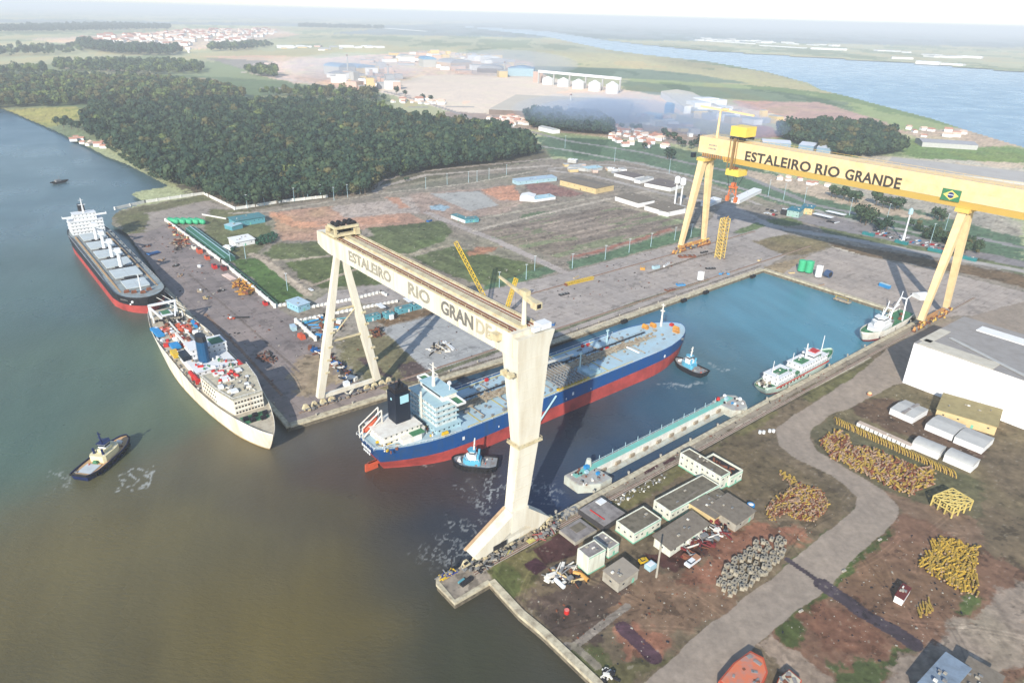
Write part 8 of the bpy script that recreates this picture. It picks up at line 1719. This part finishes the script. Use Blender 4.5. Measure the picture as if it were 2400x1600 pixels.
def wood_stuff(label, pts, ms, hs, seed, name='woodland'):
    """one unbroken mass of crowns per foliage tone"""
    rng = np.random.RandomState(seed); tone = rng.choice(len(ms), len(pts), p=[w_ for m, w_ in ms])
    for t in range(len(ms)):
        sel = pts[tone == t]; VV = []; FF = []; o = 0
        if not len(sel): continue
        for (x, y) in sel:
            V, F_ = crowns[rng.randint(5)]; s = rng.uniform(*hs); a = rng.uniform(0, 6.28); ca, sa = math.cos(a), math.sin(a); q = V * s * np.array([1, 1, rng.uniform(.85, 1.25)])
            VV.append(np.c_[q[:, 0] * ca - q[:, 1] * sa + x, q[:, 0] * sa + q[:, 1] * ca + y, q[:, 2]]); FF.append(F_ + o); o += len(V)
        ob = bpy.data.objects.new(name, mesh_from('woodland', np.concatenate(VV), np.concatenate(FF), ms[t][0])); C.objects.link(ob); ob['kind'] = 'stuff'; ob['label'] = label; ob['category'] = 'wood'
allp = spread(FOREST, 8.2, 5)
d = np.hypot(allp[:, 0], allp[:, 1]); nearm = np.zeros(len(allp), bool); nearm[np.argsort(d)[:210]] = True
print('forest trees', len(allp))
pd = [tree_proto(k, m) for k, m in ((0, mf_dark), (1, mf_dark), (2, mf_mid), (3, mf_olive))]; used = set(); rg = random.Random(3)
for (x, y) in allp[nearm]:
    k = rg.choices(range(4), (4, 4, 3, 1))[0]; lb = 'tree at the near edge of the dark forest, %s crown' % ['dark round', 'dark ragged', 'mid green', 'olive brown'][k]; s = rg.uniform(1.0, 1.5)
    if k in used: o = dup(pd[k], (x, y, 0))
    else: o = pd[k]; used.add(k); o.location = (x, y, 0); o['label'] = lb; o['group'] = ['dark round', 'dark ragged', 'mid green', 'olive brown'][k] + ' trees of the forest edge'
    o.rotation_euler = (0, 0, rg.uniform(0, 6)); o.scale = (s, s, s * rg.uniform(.9, 1.25))
wood_stuff('dense dark forest covering the land behind the shipyard', allp[~nearm], [(mf_dark, .60), (mf_mid, .32), (mf_olive, .06), (mf_lite, .02)], (.6, 2.0), 8)
wood_stuff('lighter mixed woods behind the dark forest at the left', np.concatenate([spread([(-120, 200), (135, 186), (300, 188), (430, 198), (540, 214), (580, 232), (440, 236), (300, 240), (130, 250), (-100, 258)], 13, 6, .5), spread([(600, 222), (760, 218), (900, 228), (880, 236), (700, 230)], 16, 7, .5)]), [(mf_lite, .35), (mf_mid, .25), (mf_dark, .12), (mf_olive, .28)], (.8, 1.9), 9)
wood_stuff('line of woods across the far plain at the left', spread([(130, 150), (180, 156), (230, 152), (400, 152), (480, 160), (470, 174), (360, 176), (240, 172), (130, 168)], 20, 8, .5), [(mf_mid, .6), (mf_lite, .4)], (1.0, 2.2), 10)
wood_stuff('dark wood below the far town', spread([(200, 102), (270, 116), (400, 120), (430, 124), (400, 132), (280, 130), (180, 116)], 26, 9, .5), [(mf_dark, .6), (mf_mid, .4)], (1.6, 3), 11)
wood_stuff('thin wood lines on the horizon plain', np.concatenate([spread([(0, 66), (260, 60), (400, 64), (400, 70), (140, 76), (0, 78)], 46, 10, .5), spread([(700, 60), (900, 66), (900, 70), (700, 66)], 60, 45, .5)]), [(mf_dark, 1.0)], (1.8, 3), 12)
wood_stuff('scattered wood lines left of and below the far town', np.concatenate([spread([(-60, 118), (140, 116), (200, 108), (200, 122), (140, 130), (-60, 134)], 38, 41, .5), spread([(480, 112), (620, 104), (640, 110), (560, 120), (490, 122)], 30, 42, .5), spread([(570, 168), (640, 172), (655, 184), (600, 180)], 16, 43, .5), spread([(-300, 150), (60, 170), (130, 168), (100, 180), (-300, 172)], 24, 44, .5)]), [(mf_dark, .3), (mf_mid, .4), (mf_lite, .3)], (1.0, 2.4), 31)
wood_stuff('blue hazed pine wood between the big warehouse and the highway', spread([(1226, 280), (1260, 274), (1400, 280), (1420, 300), (1440, 318), (1380, 318), (1300, 308), (1240, 300)], 9, 12, .4), [(mf_dark, 1.0)], (1.1, 1.7), 13)
wood_stuff('wood of dense trees behind the yellow girder', spread([(1820, 312), (1880, 304), (1960, 302), (2060, 314), (2100, 330), (2120, 360), (2040, 372), (1960, 366), (1880, 344), (1830, 326)], 9, 13, .4), [(mf_dark, .5), (mf_mid, .4), (mf_olive, .1)], (1.2, 1.9), 14)
wood_stuff('scrub and bushes between the highway and the car park', np.concatenate([spread([(2150, 560), (2260, 585), (2300, 600), (2300, 575), (2180, 545)], 5, 15, .5), spread([(2130, 540), (2260, 576), (2260, 560), (2120, 528)], 7, 16, .5)]), [(mf_mid, .8), (mf_olive, .2)], (.35, .6), 15)
def grove(pts, lb, g, m, s=(1, 1.4), seed=1):
    p = tree_proto(seed % 5, m); rng = random.Random(seed); f = True
    for px in pts:
        q = G(*px); o = p if f else dup(p, q); o.location = q
        if f: o['label'] = lb; o['group'] = g; f = False
        k = rng.uniform(*s); o.scale = (k, k, k * rng.uniform(.85, 1.1)); o.rotation_euler = (0, 0, rng.uniform(0, 6))
grove([(1948, 462), (1958, 466), (1976, 470), (1990, 474), (1999, 476), (2006, 478)], 'tree in the clump below the word on the yellow girder', 'trees below the yellow girder lettering', mf_mid, (1.0, 1.4), 1)
grove([(2052, 482), (2068, 488), (2084, 492), (2096, 494), (2108, 492)], 'tree in the clump below the right end of the yellow girder word', 'trees in the right girder clump', mf_mid, (1.0, 1.4), 2)
grove([(2010, 510), (2022, 516), (2034, 520), (2042, 524), (2028, 528), (2016, 522)], 'tall dark tree beside the car park', 'dark trees beside the car park', mf_mid, (1.1, 1.5), 3)
grove([(2052, 536), (2064, 540), (2076, 544), (2062, 546)], 'very dark low tree next to the white vehicles', 'dark low trees next to the vehicles', mf_dark, (.9, 1.2), 4)
grove([(2188, 514), (2200, 518), (2210, 520)], 'tree on the green field near the right edge', 'trees on the right green field', mf_mid, (.8, 1.1), 5)
grove([(2236, 584), (2252, 590), (2262, 594), (2222, 576)], 'tree beside the teal container row at the right edge', 'trees by the teal containers', mf_mid, (.7, 1.0), 6)
grove([(1455, 306), (1480, 306), (1490, 310), (1498, 308), (1556, 322), (1566, 328), (1580, 332), (1590, 340), (1600, 346), (1564, 372), (1572, 376), (1510, 350)], 'tree among the small houses left of the yellow crane', 'trees among the small houses', mf_dark, (1.0, 1.6), 7)
grove([(1620, 350), (1632, 346), (1640, 340), (1652, 350)], 'dark tree behind the top of the yellow crane leg', 'trees behind the yellow crane leg', mf_dark, (1.0, 1.5), 8)
grove([(135, 296), (150, 300), (168, 302), (184, 306), (200, 300), (156, 290)], 'bushy tree on the river bank at the left end of the forest', 'bank trees left of the forest', mf_dark, (1.1, 1.5), 9)
grove([(840, 226), (850, 230), (862, 232), (880, 236), (900, 238), (990, 236), (1010, 240), (950, 226), (930, 222)], 'tree in the row between the forest and the rail yard', 'trees between forest and rail yard', mf_dark, (1.0, 1.5), 10)
grove([(956, 424), (950, 425)], 'round bush standing on the bare ground beside the forest corner', 'bushes beside the forest corner', mf_mid, (.35, .45), 11)
wood_stuff('dark green hedge beside the white canteen building', np.concatenate([spread([(598, 566), (640, 548), (652, 560), (640, 572), (604, 578)], 3, 21, .5), spread([(536, 588), (552, 582), (556, 590), (542, 594)], 3, 22, .5)]), [(foliage('hedge_green', (.015, .06, .04), (.04, .10, .06)), 1.0)], (.2, .34), 16, 'hedge')
wood_stuff('bushes along the bank between the forest and the river', spread([(262, 352), (330, 394), (386, 436), (372, 430), (300, 384), (250, 350)], 8, 23, .5), [(mf_mid, 1.0)], (.4, .8), 17)

flush_pieces()
# ------------------------------------------------------------ haze
def haze():
    m = bpy.data.materials.new('air_haze'); m.use_nodes = True; n = m.node_tree; n.nodes.remove(n.nodes['Principled BSDF'])
    pv = n.nodes.new('ShaderNodeVolumePrincipled'); pv.inputs['Color'].default_value = (.93, .97, 1.0, 1); pv.inputs['Density'].default_value = 1.2e-4; pv.inputs['Anisotropy'].default_value = .0
    n.links.new(pv.outputs[0], n.nodes['Material Output'].inputs['Volume'])
    b = MB().box((0, 24000, 123), (110000, 64000, 260)); o = b.build('haze', m); o['kind'] = 'stuff'
haze()
